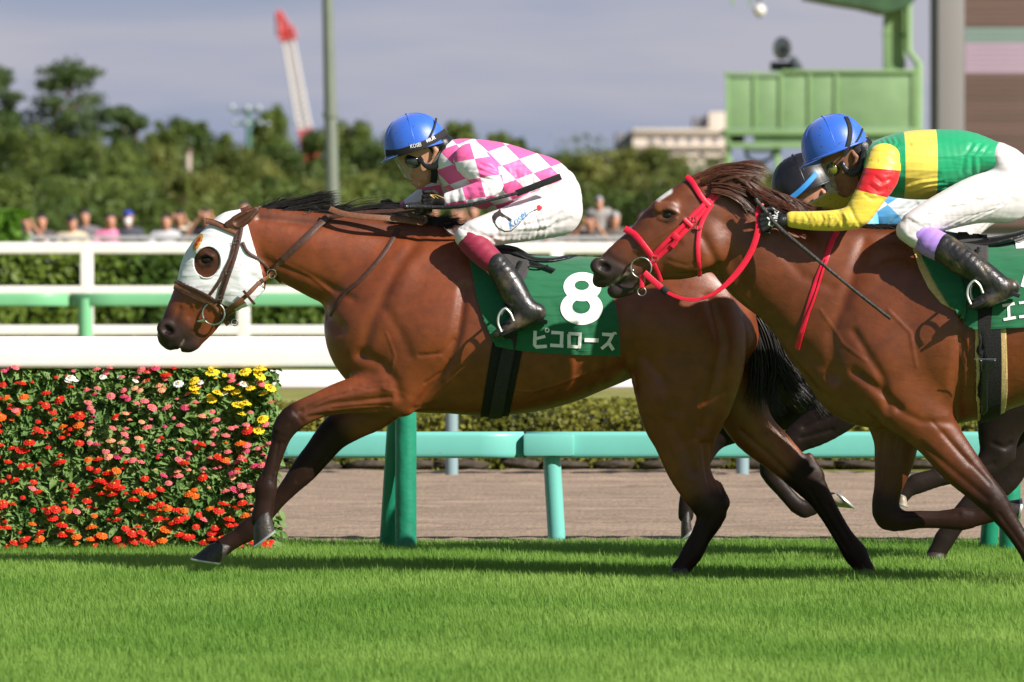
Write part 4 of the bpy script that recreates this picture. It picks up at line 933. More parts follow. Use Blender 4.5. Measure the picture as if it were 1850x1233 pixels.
wr = wrinkles([GR([(830, 268), (850, 285), (862, 300)], 5, -.004), GR([(905, 345), (900, 365), (885, 378)], 5, -.005), GR([(860, 255), (880, 285), (898, 310)], 4, -.004), GR([(960, 350), (990, 335)], 4, -.004)] + [GR([(905 + 14 * i, 300 + 6 * i), (912 + 13 * i, 325 + 5 * i), (900 + 12 * i, 352 + 2 * i)], 3.0, (-.003, .0024)[i % 2]) for i in range(8)] + [GR([(830 + 7 * i, 258), (838 + 8 * i, 274), (842 + 9 * i, 296)], 2.4, -.003) for i in range(4)], Y1, 3, .0018, 26)
jer, jme = mk1('jersey', D1torso[:1] , .0055, M['checks'], scl=wr, bx=(780, 236, 1064, 400))
slv, sme = mk1('sleeve', D1torso[1:2], .0050, chk, scl=wrinkles([GR([(872, 300), (905, 318)], 3, -.003), GR([(880, 345), (902, 325)], 4, -.004)] + [GR([(826 + 9 * i, 343 - i), (832 + 9 * i, 355), (828 + 9 * i, 370 - i)], 3.2, (-.0016, .0014)[i % 2]) for i in range(7)] + [GR([(866, 296 + 6 * i), (884, 302 + 6 * i), (902, 312 + 4 * i)], 2.2, (-.003, .002)[i % 2]) for i in range(5)], Y1, 5, .0024, 34, (1, .1, .2)), bx=(780, 236, 1064, 400))
slv2, sme2 = mk1('sleeve', D1torso[2:3], .0050, chk, scl=wrinkles([], Y1, 6, .0034, 60), bx=(700, 236, 900, 400))
col_, cme = mk1('collar', [[(797, 300, 24, .078, 0), (803, 285, 26, .082, 0), (800, 262, 14, .06, .0)]], .005, M['white_print'], bx=(760, 236, 840, 345))
br_items = [GR([(985, 330), (930, 375), (870, 400)], 4, -.003), GR([(1040, 345), (1000, 365), (985, 400)], 5, -.004), GR([(890, 430), (960, 425), (1030, 395)], 4, -.003), GR([(905, 395), (900, 425)], 5, -.005), GR([(848, 412), (880, 428), (900, 440)], 4, -.004), GR([(1030, 330), (1010, 380), (1000, 415)], 4, -.003)] + [GR([(1044 - 5 * i, 330 + 9 * i), (1015 - 3 * i, 350 + 8 * i + 3 * math.sin(i)), (985 - 7 * i, 372 + 6 * i)], 3.0, (-.0022, .0018)[i % 2]) for i in range(9)] + [GR([(890 + 12 * i, 392 - 3 * i), (896 + 13 * i, 412), (884 + 14 * i, 432)], 2.2, (-.003, .0022)[i % 2]) for i in range(8)] + [GR([(832 + 6 * i, 412 + 1.5 * i), (848 + 7 * i, 424 + 2 * i), (862 + 6 * i, 440)], 1.8, -.0024) for i in range(5)]
D1br = [[(1014, 332, 28, .142, 0), (1010, 350, 40, .155, 0), (1003, 372, 50, .165, 0)],
    [(1003, 379, 50, .09, -.09), (940, 401, 37, .085, -.15), (895, 413, 31, .075, -.2), (858, 424, 27, .07, -.232), (842, 428, 21, .06, -.236), (852, 438, 20, .058, -.238)],
    [(1003, 379, 50, .09, .09), (940, 401, 37, .085, .15), (895, 413, 31, .075, .2), (858, 424, 27, .07, .232), (842, 428, 21, .06, .236), (852, 438, 20, .058, .238)]]
brc, brme = mk1('breeches', D1br, .0055, M['breeches'], scl=wrinkles(br_items, Y1, 12, .0022, 24, (1, .1, 1)), bx=(806, 296, 1064, 460))
M['maroon'] = cloth_mat('maroon_stocking', (.26, .012, .045), rough=.6, fold=.15)
M['boot'] = mat('muddy_black_boot', (.014, .013, .013), .36, .5, var=.3, vscale=30, bump=.25, bscale=60, dirt=((.085, .062, .038), .42, 14, .12))
M['glove'] = mat('black_riding_glove', (.006, .006, .006), .6, .3, var=.3, vscale=90, bump=.3, bscale=300)
M['boot'].node_tree.nodes['Principled BSDF'].inputs['Coat Weight'].default_value = .3
def boots(mk, tr, band, shaft, foot, bx, bandmat, nearonly=False):
    for s in ((-1, 1)):
        mir = lambda st: [(r[0], r[1], r[2], r[3], r[4] * -s) for r in st]
        mk('stocking', [mir(band)], .005, bandmat, bx=bx, scl=None)
        mk('boot', [mir(shaft), mir(foot)], .0045, M['boot'], bx=bx, k=.02, scl=wrinkles([], 0, 20, .003, 60, (1, .2, 1)))
boots(mk1, None, [(852, 436, 25, .056, -.25), (872, 457, 24, .054, -.275), (900, 482, 20, .048, -.30), (905, 488, 18, .046, -.302)],
      [(897, 477, 21, .052, -.30), (915, 503, 24, .054, -.318), (929, 528, 25, .052, -.33), (942, 548, 22, .048, -.338), (952, 560, 21, .045, -.342)],
      [(970, 565, 17, .036, -.342), (952, 572, 20, .038, -.342), (925, 588, 14, .044, -.345), (905, 600, 9, .040, -.345), (896, 606, 6, .034, -.345)], (820, 405, 1000, 624), M['maroon'])
for s in (-1, 1):
    yb = Y1 + s * .342; MB().box(P(979, 580, yb), (.05, .06, .02), Matrix.Rotation(R(20), 3, 'Y'), .004).build('heel', M['blackleather'], J1)
gl = Field.px(742, 340, 830, 396, -.3, 0, .0032, Y1); hand(gl, (808, 361), -1, -.155, -1, .95); gl.cap3([(*P(812, 361, Y1 - .155), .0235), (*P(800, 362, Y1 - .157), .026)], k=.01); gl.F -= .0022
link('glove', sdf_mesh(gl, 'glove', 2), M['glove'], J1)
gl = Field.px(675, 350, 745, 405, 0, .3, .0035, Y1); hand(gl, (722, 376), -1, .13, 1, .72); gl.F -= .0022
link('glove', sdf_mesh(gl, 'glove', 2), M['glove'], J1)
hl, hme = helmet(J1, (752, 269), 57, 64, (-.96, .27), Y1, .118, M['bluesilk'], M['strapblack'])
skh = Skin(hme, bme)
s1 = ribbon(on(skh, [(699, 277), (715, 278), (735, 272), (755, 266), (775, 257), (793, 247), (806, 238)], .004), .032, .003, 'goggle_strap', M['strapblack'], J1)
ribbon(on(skh, [(788, 214), (784, 230), (776, 248), (766, 268)], .006), .009, .003, 'goggle_strap', M['strapblack'], J1)
ss = Skin(s1.data, hme)
link('lettering', joinme([glyph('KOSEI', ss, (741.5, 268.5), 9.4, -12, .002, sx=.82, offset=.1), glyph('MIUR', ss, (771, 258.5), 9, -24, .002, sx=.85, offset=.1)]), M['white_print'], s1)
skf = Skin(bme)
def goggles(root, skf, ctr, rx, ry, ang, Yc, lensm):
    """padded frame lying over the eyes plus lens, built as a curved band round the face"""
    for s in (-1, 1):
        cx, cy = ctr; fr = [P(x, y, Yc + s * .058) for x, y in ell(cx, cy, rx, ry, ang, 24)]; fr.append(fr[0])
        MB().tube(fr, .006, 8, cap=False).build('goggle_frame', M['blackleather'], root)
        b = MB(); c = P(cx, cy, Yc + s * .058); rr = bmesh.ops.create_uvsphere(b.bm, u_segments=20, v_segments=12, radius=1)
        sc = S(Yc); bmesh.ops.scale(b.bm, vec=(rx * sc, .014, ry * sc), verts=rr['verts']); bmesh.ops.rotate(b.bm, cent=(0, 0, 0), matrix=Matrix.Rotation(R(ang), 3, 'Y'), verts=rr['verts']); bmesh.ops.translate(b.bm, vec=c, verts=rr['verts'])
        b.build('lens', lensm, root)
def visor(root, pts, Yc, dep):
    """curved clear visor: pts = four px corners (front top, rear top, rear bottom, front bottom)"""
    b = MB(); a, b_, c, d = [Vector(p) for p in pts]; n = 14; rows = []
    for i in range(n + 1):
        t = -1 + 2 * i / n; k = abs(t) ** 1.8; rw = []
        for j in range(5):
            q = j / 4; f_ = a.lerp(d, q); r_ = b_.lerp(c, q); p = f_.lerp(r_, k); rw.append(b.bm.verts.new(P(p.x, p.y, Yc + t * dep)))
        rows.append(rw)
    for i in range(n):
        for j in range(4): b.bm.faces.new((rows[i][j], rows[i][j + 1], rows[i + 1][j + 1], rows[i + 1][j]))
    bmesh.ops.solidify(b.bm, geom=b.bm.faces[:], thickness=.0015); b.build('visor', M['clear'], root)
goggles(J1, skf, (746, 291), 13, 10.5, 20, Y1, M['darklens'])
visor(J1, [(713, 288), (748, 282), (741, 326), (731, 321)], Y1, .066)
for s in (-1, 1):
    pts = [(758, 284, .068), (766, 297, .071), (777, 303, .073), (790, 298, .075), (798, 283, .074), (803, 262, .072)]
    c3 = catmull(pts, 4); pn = [(P(x, y, Y1 + s * (d + .004)), Vector((0, s, 0))) for x, y, d in c3]
    ribbon(pn, .028, .007, 'ear_guard', M['blackleather'], J1, widths=[.032 - .016 * abs(2 * i / len(pn) - .9) for i in range(len(pn))])
    pn = [(P(x, y, Y1 + s * d), Vector((0, s, 0))) for x, y, d in catmull([(783, 300, .074), (785, 315, .062), (783, 330, .045)], 3)]
    ribbon(pn, .030, .006, 'chin_strap', M['strapblack'], J1)
f = Field.px(752, 240, 822, 312, -.14, .14, .005, Y1); f.chain([(798, 262, 22, .072, 0), (803, 285, 22, .07, 0), (806, 298, 18, .065, 0)], k=.02)
link('neck_guard', sdf_mesh(f, 'neck_guard', 2), M['blackleather'], J1)
f = Field.px(752, 240, 812, 300, -.12, .12, .005, Y1); f.chain([(782, 262, 25, .0765, 0), (790, 276, 18, .072, 0)], k=.02)
link('hair', sdf_mesh(f, 'hair', 2), M['blackhair'], J1)
# horse head drawing, script and heart on the breeches
skb = Skin(brme)
M['logoblack'] = mat('dark_print', (.03, .022, .02), .6, var=.05); M['logoblue'] = mat('light_blue_print', (.09, .30, .62), .6, var=.05); M['logored'] = mat('red_print', (.70, .02, .03), .6, var=.05)
lg = joinme([patch(skb, [[(889, 392), (893, 386), (899, 383), (904, 378), (905, 384), (910, 388), (917, 392), (925, 397), (924, 401), (918, 398), (911, 393), (904, 391), (899, 394), (895, 400), (896, 408), (890, 402)]], 2.5, .0025),
    patch(skb, [stroke([(893, 403), (900, 412), (912, 418), (924, 417), (934, 408), (945, 396), (958, 384), (971, 378)], 1.5)], 2.5, .0025)])
link('horse_drawing', lg, M['logoblack'], brc)
link('script_lettering', glyph('Kosei', skb, (922, 415), 19, -38, .0028, shear=.35, sx=.9, offset=.1), M['logoblue'], brc)
link('heart', patch(skb, [[(971, 378), (970, 373), (974, 371), (977, 373), (980, 376), (976, 380), (972, 381)]], 2, .0035), M['logored'], brc)
link('cuff_print', joinme([patch(Skin(gl_ := bpy.data.objects['glove'].data), [stroke(q, 1.2)], 1.5, .002) for q in ([(777, 353), (789, 353)], [(777, 353), (786, 359)], [(782, 353), (792, 359)], [(789, 353), (803, 359)])]), mat('gold_print', (.45, .28, .08), .5), bpy.data.objects['glove'])
# whip in the near hand
W1 = thing('riding_whip', tuple(P(870, 365, Y1 - .2)), 'black riding whip held flat along the arm of the pink checked jockey', 'riding whip', 'riding whips')
wp = [(735, 374, -.175), (760, 374, -.18), (800, 375, -.2), (840, 372, -.235), (875, 364, -.25), (905, 357, -.25), (935, 349, -.25)]
cc = catmull(wp, 5); MB().tube([P(a, b, Y1 + d) for a, b, d in cc], [.0115 - .0045 * i / len(cc) for i in range(len(cc))], 10).build('shaft', mat('whip_grip', (.014, .014, .015), .5, var=.3, vscale=80, bump=.6, bscale=150), W1)
MB().sphere(P(733, 374, Y1 - .175), .0135, (1.1, 1, 1)).build('knob', M['blackleather'], W1)
MB().box((0, 0, 0), (.215, .008, .030), None, .003).build('flap', M['strapblack'], W1)
fo = [c for c in W1.children if c.name.startswith('flap')][0]; a = P(933, 350, Y1 - .25); b = P(1013, 319, Y1 - .25); fo.location = (a + b) / 2 - Vector(W1.location); fo.rotation_euler = (0, -math.atan2(b.z - a.z, b.x - a.x), 0)
# ================= jockey 2: green, yellow and red =================
def jock2(Y0, T, label, sleeve_m, torso_m, capm, bandm, lens, skinm, glm, simple=False):
    tors = [[(1570, 295, 20, .07, 0), (1598, 300, 48, .15, 0), (1640, 299, 61, .185, 0), (1690, 296, 62, .178, 0), (1738, 286, 50, .162, 0), (1775, 285, 37, .152, 0), (1800, 292, 32, .150, 0), (1812, 300, 24, .14, 0)]]
    armn = [[(1597, 291, 32, .055, -.15), (1591, 318, 33, .052, -.195), (1572, 352, 28, .047, -.215), (1552, 384, 25, .043, -.22), (1534, 395, 21, .042, -.22), (1505, 399, 19, .04, -.205), (1460, 399, 17, .036, -.18), (1432, 397, 15, .034, -.16)]]
    armf = [[(1580, 310, 28, .05, .14), (1530, 350, 24, .048, .17), (1495, 370, 20, .045, .15), (1460, 385, 16, .04, .12), (1425, 392, 13, .036, .09)]]
    root, o, mk, tr = rider(Y0, T, (1440, 200, 1870, 585) if not simple else (1440, 200, 1870, 470), None, None, label)
    def hd(f):
        f.chain(tr([(1506, 318, 5, .012, 0), (1503, 332, 5.5, .014, 0), (1508, 336, 4, .012, 0)]), k=.006)
        f.chain(tr([(1510, 342, 3.5, .02, 0), (1513, 345, 3.5, .022, 0)]), k=.005); f.chain(tr([(1516, 349, 4, .021, 0), (1519, 350, 4, .02, 0)]), k=.005)
        f.chain(tr([(1521, 346.5, .8, .03, 0), (1511, 346.5, .8, .03, 0)]), k=.002, sub=True)
        for s in (1, -1):
            f.chain(tr([(1541, 277, 4, .007, -.078), (1547, 284, 5, .007, -.083), (1545, 294, 3.5, .006, -.078), (1541, 299, 2.5, .005, -.075)]), k=.003, flip=s)
            f.chain(tr([(1543, 286, 2, .006, -.086)]), k=.002, sub=True, flip=s)
        for c in armn + armf: f.chain(tr([(r[0], r[1], r[2] * .62, r[3] * .6, r[4]) for r in c]), k=.02)
        hand(f, T(1428, 396), -1, -.158, -1, 1.2); hand(f, T(1422, 392), -1, .09, 1, .8)
    bx = (1360, 200, 1870, 585)
    body, bme = mk('body', [([(1540, 270, 36, .072, 0), (1520, 273, 42, .076, 0), (1515, 300, 28, .06, 0)], dict(k=.02)), ([(1530, 305, 30, .06, 0), (1533, 325, 24, .05, 0), (1529, 342, 14, .032, 0), (1527, 349, 9, .022, 0)], dict(k=.02)),
        [(1548, 292, 24, .055, 0), (1572, 308, 24, .055, 0), (1610, 305, 34, .11, 0), (1690, 296, 50, .14, 0), (1790, 300, 34, .12, 0), (1818, 340, 42, .14, 0)],
        [(1815, 355, 42, .07, -.1), (1765, 362, 32, .06, -.15), (1660, 410, 20, .05, -.235), (1700, 440, 18, .04, -.28), (1760, 485, 18, .038, -.325), (1800, 515, 16, .03, -.34)],
        [(1815, 355, 42, .07, .1), (1765, 362, 32, .06, .15), (1660, 410, 20, .05, .235), (1700, 440, 18, .04, .28), (1760, 485, 18, .038, .325), (1800, 515, 16, .03, .34)]], .0050, skinm, fn=hd, bx=bx)
    j, jm = mk('jersey', tors, .006, torso_m, scl=wrinkles([GR(tr([(1600, 262), (1580, 275)]), 4, -.004), GR(tr([(1640, 262), (1612, 268), (1590, 280)]), 4, -.004), GR(tr([(1630, 335), (1660, 320), (1690, 315)]), 5, -.003)] + [GR(tr([(1620 + 9 * i, 340 + 2 * i), (1650 + 8 * i, 328 + 3 * i), (1690 + 5 * i, 322 + 4 * i)]), 2.4, (-.0028, .002)[i % 2]) for i in range(6)] + [GR(tr([(1586 + 10 * i, 248), (1590 + 10 * i, 258), (1583 + 8 * i, 274)]), 2.4, -.003) for i in range(4)] + [GR(tr([(1785 - 8 * i, 262), (1765 - 7 * i, 285), (1770 - 9 * i, 312)]), 3, (-.0022, .0018)[i % 2]) for i in range(5)], Y0, 31, .0014, 18), bx=(1540, 220, 1840, 380))
    s_, sm = mk('sleeve', armn, .005, sleeve_m, scl=wrinkles([GR(tr([(1510, 380), (1520, 410)]), 4, -.003), GR(tr([(1530, 375), (1548, 408)]), 4, -.003)] + [GR(tr([(1450 + 14 * i, 386), (1456 + 14 * i, 398), (1448 + 14 * i, 412)]), 2.2, (-.0024, .002)[i % 2]) for i in range(7)] + [GR(tr([(1556 + 5 * i, 352 - 8 * i), (1572 + 4 * i, 362 - 8 * i), (1590 + 3 * i, 360 - 9 * i)]), 2.2, (-.0026, .002)[i % 2]) for i in range(5)], Y0, 32, .0018, 30), bx=(1400, 240, 1660, 440))
    mk('sleeve', armf, .006, glm['far'], bx=(1400, 240, 1660, 440))
    brI = [GR(tr([(1770, 325), (1700, 358), (1650, 390)]), 4, -.003), GR(tr([(1830, 330), (1790, 350), (1760, 372)]), 5, -.003), GR(tr([(1740, 345), (1700, 370), (1660, 400)]), 3, -.003), GR(tr([(1640, 400), (1670, 420), (1700, 418)]), 4, -.003)] + [GR(tr([(1650 + 22 * i, 392 - 7 * i), (1690 + 20 * i, 385 - 6 * i + 2 * math.sin(i * 2)), (1735 + 16 * i, 372 - 4 * i)]), 2.0, (-.003, .0022)[i % 2]) for i in range(7)] + [GR(tr([(1700 + 10 * i, 410 - 2 * i), (1740 + 12 * i, 392 - 3 * i), (1790 + 8 * i, 380 - 6 * i)]), 2.0, (-.0026, .002)[i % 2]) for i in range(6)] + [GR(tr([(1634, 396 + 5 * i), (1650, 404 + 5 * i), (1672, 408 + 4 * i)]), 1.8, -.0024) for i in range(6)]
    b_, bm_ = mk('breeches', [[(1803, 286, 29, .158, 0), (1820, 313, 44, .165, 0), (1828, 348, 49, .17, 0)],
        [(1815, 354, 50, .09, -.1), (1765, 361, 43, .085, -.15), (1700, 385, 33, .075, -.2), (1655, 408, 28, .07, -.235), (1640, 417, 21, .062, -.24), (1655, 430, 19, .06, -.243)],
        [(1815, 354, 50, .09, .1), (1765, 361, 43, .085, .15), (1700, 385, 33, .075, .2), (1655, 408, 28, .07, .235), (1640, 417, 21, .062, .24), (1655, 430, 19, .06, .243)]], .006, M['breeches'], scl=wrinkles(brI, Y0, 33, .0020, 22, (1, .1, 1)), bx=(1600, 240, 1900, 470))
    if not simple:
        T0 = T
        boots(mk, None, [(1664, 427, 24, .056, -.25), (1680, 437, 27, .058, -.27), (1712, 453, 26, .054, -.29)], [(1705, 449, 27, .056, -.287), (1750, 479, 26, .054, -.32), (1784, 503, 24, .05, -.335), (1800, 514, 22, .046, -.34)],
            [(1826, 520, 16, .036, -.34), (1808, 526, 20, .038, -.34), (1783, 542, 14, .044, -.345), (1762, 550, 9, .038, -.345), (1753, 553, 6, .032, -.345)], (1620, 395, 1870, 585), bandm)
        for s in (-1, 1): MB().box(P(*T(1833, 532), Y0 + s * .342), (.045, .06, .02), Matrix.Rotation(R(18), 3, 'Y'), .004).build('heel', M['blackleather'], root)
    for s, wv, dp, sc_ in ((-1, (1428, 396), -.158, 1.2), (1, (1422, 392), .09, .8)):
        a, b = T(1345, 340), T(1450, 440); g = Field.px(a[0], a[1], b[0], b[1], -.28, .2, .004, Y0); hand(g, T(*wv), -1, dp, s, sc_); g.F -= .0022
        go = link('glove', sdf_mesh(g, 'glove', 2), glm['glove'], root)
        if s < 0: o['glove'] = go
    hl, hme = helmet(root, T(1510, 272), 60, 65, (-.93, .36), Y0, .120, capm, M['strapblack'])
    for s in (-1, 1):
        pts = [(1520, 292, .068), (1526, 306, .072), (1538, 314, .074), (1550, 310, .076), (1557, 295, .075), (1560, 272, .073)]
        c3 = catmull([T(x, y) + (d,) for x, y, d in pts], 4); pn = [(P(x, y, Y0 + s * (d + .004)), Vector((0, s, 0))) for x, y, d in c3]
        ribbon(pn, .028, .007, 'ear_guard', M['blackleather'], root, widths=[.034 - .016 * abs(2 * i / len(pn) - .9) for i in range(len(pn))])
    visor(root, [T(1472, 302), T(1500, 292), T(1515, 350), T(1500, 352)], Y0, .068)
    (cx, cy) = T(1505, 306); goggles(root, None, (cx, cy), 10, 10, 15, Y0, lens)
    a, b = T(1510, 240), T(1600, 330)
    f = Field.px(a[0], a[1], b[0], b[1], -.14, .14, .005, Y0); f.chain(tr([(1555, 268, 24, .074, 0), (1563, 292, 24, .07, 0), (1560, 318, 16, .062, 0)]), k=.02); link('neck_guard', sdf_mesh(f, 'neck_guard', 2), M['blackleather'], root)
    f = Field.px(a[0], a[1], b[0], b[1], -.14, .14, .005, Y0); f.chain(tr([(1545, 265, 25, .079, 0), (1552, 278, 16, .075, 0)]), k=.02); link('hair', sdf_mesh(f, 'hair', 2), M['blackhair'], root)
    return root, hme, bme, jm, sm, bm_, o
M['greensilk'] = cloth_mat('green_silk_yellow_band', (.012, .33, .14), (.80, .62, .10), vband(1632, 1690, 0.06 * 0), rough=.42, fold=.3)
def sleeve2(mth, u, v):   # red hoop across the upper arm
    w_ = mth('MULTIPLY_ADD', u, -.08, v); return mth('MULTIPLY', mth('GREATER_THAN', w_, .306 - .1265), mth('LESS_THAN', mth('MULTIPLY_ADD', u, -.25, v), .352 - .394))
M['slv2'] = cloth_mat('yellow_silk_red_hoop', (.80, .60, .07), (.62, .012, .02), sleeve2, rough=.42, fold=.3, dirt=((.25, .17, .05), -.13, 60))
M['yellow'] = cloth_mat('yellow_silk', (.76, .60, .04), rough=.45, fold=.3, dirt=((.22, .15, .04), -.08, 60))
M['lavender'] = cloth_mat('lavender_stocking', (.38, .22, .66), rough=.5, fold=.15, dirt=((.16, .11, .06), -.1, 30))
J2, hm2, bm2, jm2, sm2, brm2, o2 = jock2(Y2, I, 'jockey in a green jersey with a yellow band and red hooped yellow sleeves, blue cap', M['slv2'], M['greensilk'], M['bluesilk'], M['lavender'], M['greenlens'], M['skin2'], dict(glove=M['blackleather'], far=M['yellow']))
sk = Skin(hm2)
ribbon(on(sk, [(1528, 213), (1536, 232), (1534, 255), (1526, 280)], .004), .020, .003, 'goggle_strap', M['strapblack'], J2)
ribbon(on(sk, [(1557, 234), (1550, 252), (1536, 270), (1524, 284)], .004), .009, .003, 'goggle_strap', M['strapblack'], J2)
ribbon(on(sk, [(1455, 297), (1480, 292), (1510, 280), (1540, 266), (1567, 253)], .003), .022, .003, 'cap_band', M['bluesilk'], J2)
gm = o2['glove']; link('glove_print', joinme([glyph('onix', Skin(gm.data), (1402, 409), 15, -80, .002, offset=.3), patch(Skin(gm.data), [stroke([(1386, 393), (1392, 398), (1389, 406), (1396, 410)], 2.5)], 1.5, .002), patch(Skin(gm.data), [stroke([(1396, 397), (1391, 402)], 2)], 1.5, .002)]), M['white_print'], gm)
W2 = thing('riding_whip', tuple(P(1500, 480, Y2 - .2)), 'thin black riding whip hanging across the shoulder of the chestnut horse', 'riding whip', 'riding whips')
cc = catmull([(1366, 362, -.17), (1385, 385, -.175), (1410, 414, -.20), (1470, 464, -.27), (1540, 522, -.31), (1608, 575, -.33)], 6)
MB().tube([P(a, b, Y2 + d) for a, b, d in cc], [.0105 - .0045 * i / len(cc) for i in range(len(cc))], 10).build('shaft', mat('whip_wrapped_grip', (.03, .028, .024), .5, var=.5, vscale=90, bump=.6, bscale=150), W2)
MB().sphere(P(1366, 361, Y2 - .17), .011).build('knob', M['blackleather'], W2)
MB().tube([P(1540, 522, Y2 - .31), P(1609, 576, Y2 - .33)], .0078, 8, flat=.5).build('flap', M['strapblack'], W2)
# ================= jockey 3: black cap, pale blue and white =================
M['bluewhite'] = cloth_mat('pale_blue_white_silk', (.78, .80, .84), (.13, .42, .75), checks(1600, 370, (60, -40), (50, 50)), rough=.45, fold=.3)
T3 = lambda x, y: (x - 54 + min(80, max(0, y - 300) * .85), y + 70 - max(0, x - 1640) * .45)
J3, hm3, bm3, jm3, sm3, brm3, o3 = jock2(Y3, T3, 'jockey in a black cap and pale blue and white jersey, mostly hidden behind', M['bluewhite'], M['bluewhite'], M['blacksilk'], M['strapblack'], M['darklens'], M['skin'], dict(glove=M['strapblack'], far=M['bluewhite']), simple=True)
M['skystrap'] = mat('sky_blue_strap', (.04, .28, .72), .5)
ribbon(on(Skin(hm3), [(1424, 362), (1440, 350), (1458, 333), (1475, 314)], .005), .024, .003, 'goggle_strap', M['skystrap'], J3)
# ------------------------------------------------------------------ tack, horse 1
M['brown'] = mat('brown_leather', (.065, .028, .019), .5, .45, var=.25, vscale=70, bump=.25, bscale=260)
M['tan'] = mat('tan_leather', (.17, .070, .035), .55, .4, var=.2, vscale=70, bump=.2, bscale=260)
M['hood'] = cloth_mat('white_hood_cloth', (.74, .75, .76), rough=.7, fold=.35, dirt=((.50, .52, .53), -.05, 55))
M['green'] = cloth_mat('green_saddlecloth', (.008, .125, .050), rough=.8, fold=.45, sheen=.3)
M['girthblack'] = mat('black_girth', (.010, .010, .010), .7, .3, var=.3, vscale=150, bump=.6, bscale=350)
M['cloth_white'] = mat('white_cloth_lettering', (.80, .80, .78), .7, var=.04, vscale=60)
hd = cut_shell(me1, [(322, 507), (375, 534), (426, 561), (452, 554), (475, 537), (478, 508), (448, 405), (432, 376), (404, 366), (372, 380), (340, 430)], Y1, .005, [ell(375, 474, 24, 28, 12, 26)], .003)
hood = link('hood', hd, M['hood'], H1); skhd = Skin(me1, hd)
pp = [P(a, b, Y1) for a, b in ell(375, 474, 24.5, 28.5, 12, 40)]
for s in (-1,):
    pn = on(skhd, ell(375, 474, 25, 29, 12, 40) + [ell(375, 474, 25, 29, 12, 40)[0]], .002, smooth=False); MB().tube([q[0] for q in pn], .0028, 6, cap=False).build('hood_eye_binding', M['hood'], hood)
M['gold'] = mat('gold_embroidery', (.55, .30, .05), .6, var=.3, vscale=200); M['crest_red'] = mat('red_embroidery', (.45, .03, .02), .6, var=.2)
link('crest', patch(skhd, [ell(358, 438, 6, 17, 28, 14)], 2, .002), M['gold'], hood); link('crest_centre', patch(skhd, [ell(358, 438, 2.6, 10, 28, 12)], 2, .0035), M['crest_red'], hood)
br = bpy.data.objects.new('bridle', bpy.data.meshes.new('bridle')); 
def bridle_root(H, seedpts, skin, m, w):      # the headpiece over the poll is the bridle's own mesh, all straps hang on it
    o = ribbon(on(skin, seedpts, .003), w, .005, 'bridle', m, H); return o
bpy.data.objects.remove(br)
px_ = lambda w: w * S(0)
B1 = bridle_root(H1, [(436, 392), (433, 410), (425, 440), (416, 478), (408, 505), (398, 532), (394, 550)], skhd, M['brown'], px_(9))
def st(name, pts, w, m, lift=.004, th=.004, Y=None, parent=None, skin=None, sm=True):
    return ribbon(on(skin or skhd, pts, lift, Y, smooth=sm), px_(w), th, name, m, parent or B1)
st('cheek_strap', [(437, 412), (431, 440), (420, 480), (408, 515), (398, 545)], 7, M['brown'], .008)
st('browband', [(372, 400), (386, 404), (402, 411), (427, 422)], 9, M['tan'], .007, .006)
st('browband_edge', [(372, 395.5), (386, 399.5), (402, 406.5), (428, 417)], 2.5, M['brown'], .008, .007)
st('noseband_strap', [(424, 452), (410, 482), (395, 510), (375, 538)], 5.5, M['brown'], .006)
st('noseband', [(316, 516), (332, 522), (356, 532), (376, 542), (390, 552)], 13, M['tan'], .004, .008)
st('noseband_edge', [(316, 510), (333, 515), (358, 525), (380, 536), (392, 545)], 4, M['brown'], .006, .009)
st('noseband_edge', [(318, 522.5), (332, 529), (356, 540), (372, 547)], 3, M['brown'], .006, .009)
st('noseband_tail', [(384, 548), (394, 562), (404, 578), (412, 588)], 7, M['tan'], .004, .004)
st('throat_strap', [(438, 438), (446, 456), (462, 466), (480, 480), (494, 496), (508, 509)], 6, M['brown'], .005)
st('chin_strap', [(398, 571), (411, 576), (427, 582)], 7, M['brown'], .006)
def ring(name, cx, cy, r, tr_, Y, m, parent, tilt=0, ang=0):
    pts = [P(x, y, Y + tilt * math.sin(t)) for (x, y), t in zip(ell(cx, cy, r, r, 0, 28), np.linspace(0, 2 * math.pi, 28, endpoint=False))]; pts.append(pts[0])
    return MB().tube(pts, tr_, 8, cap=False).build(name, m, parent)
ring('bit_ring', 386, 567, 20, .0042, Y1 - .075, M['steel'], B1)
MB().tube([P(354, 581, Y1 - .045), P(362, 580, Y1 - .062), P(372, 578, Y1 - .074)], [.004, .0095, .012], 12).build('bit_mouthpiece', M['steel'], B1)
ring('chin_ring', 424, 583, 6, .002, Y1 - .06, M['steel'], B1)
ring('martingale_ring', 491, 495, 8, .0022, Y1 - .13, M['steel'], B1, .01)
for bx_, by_, a_ in ((427, 438, 10), (414, 492, 8), (400, 537, 9), (466, 469, 6)):
    h = skhd.hit(bx_, by_); q = h[0] + h[1] * .014 if h else P(bx_, by_, -.1)
    pts = [q + Vector((x * S(0), 0, z * S(0))) for x, z in ((-a_ * .55, -4), (a_ * .55, -2), (a_ * .55, 4), (-a_ * .55, 3), (-a_ * .55, -4))]; MB().tube(pts, .0014, 6).build('buckle', M['steel'], B1)
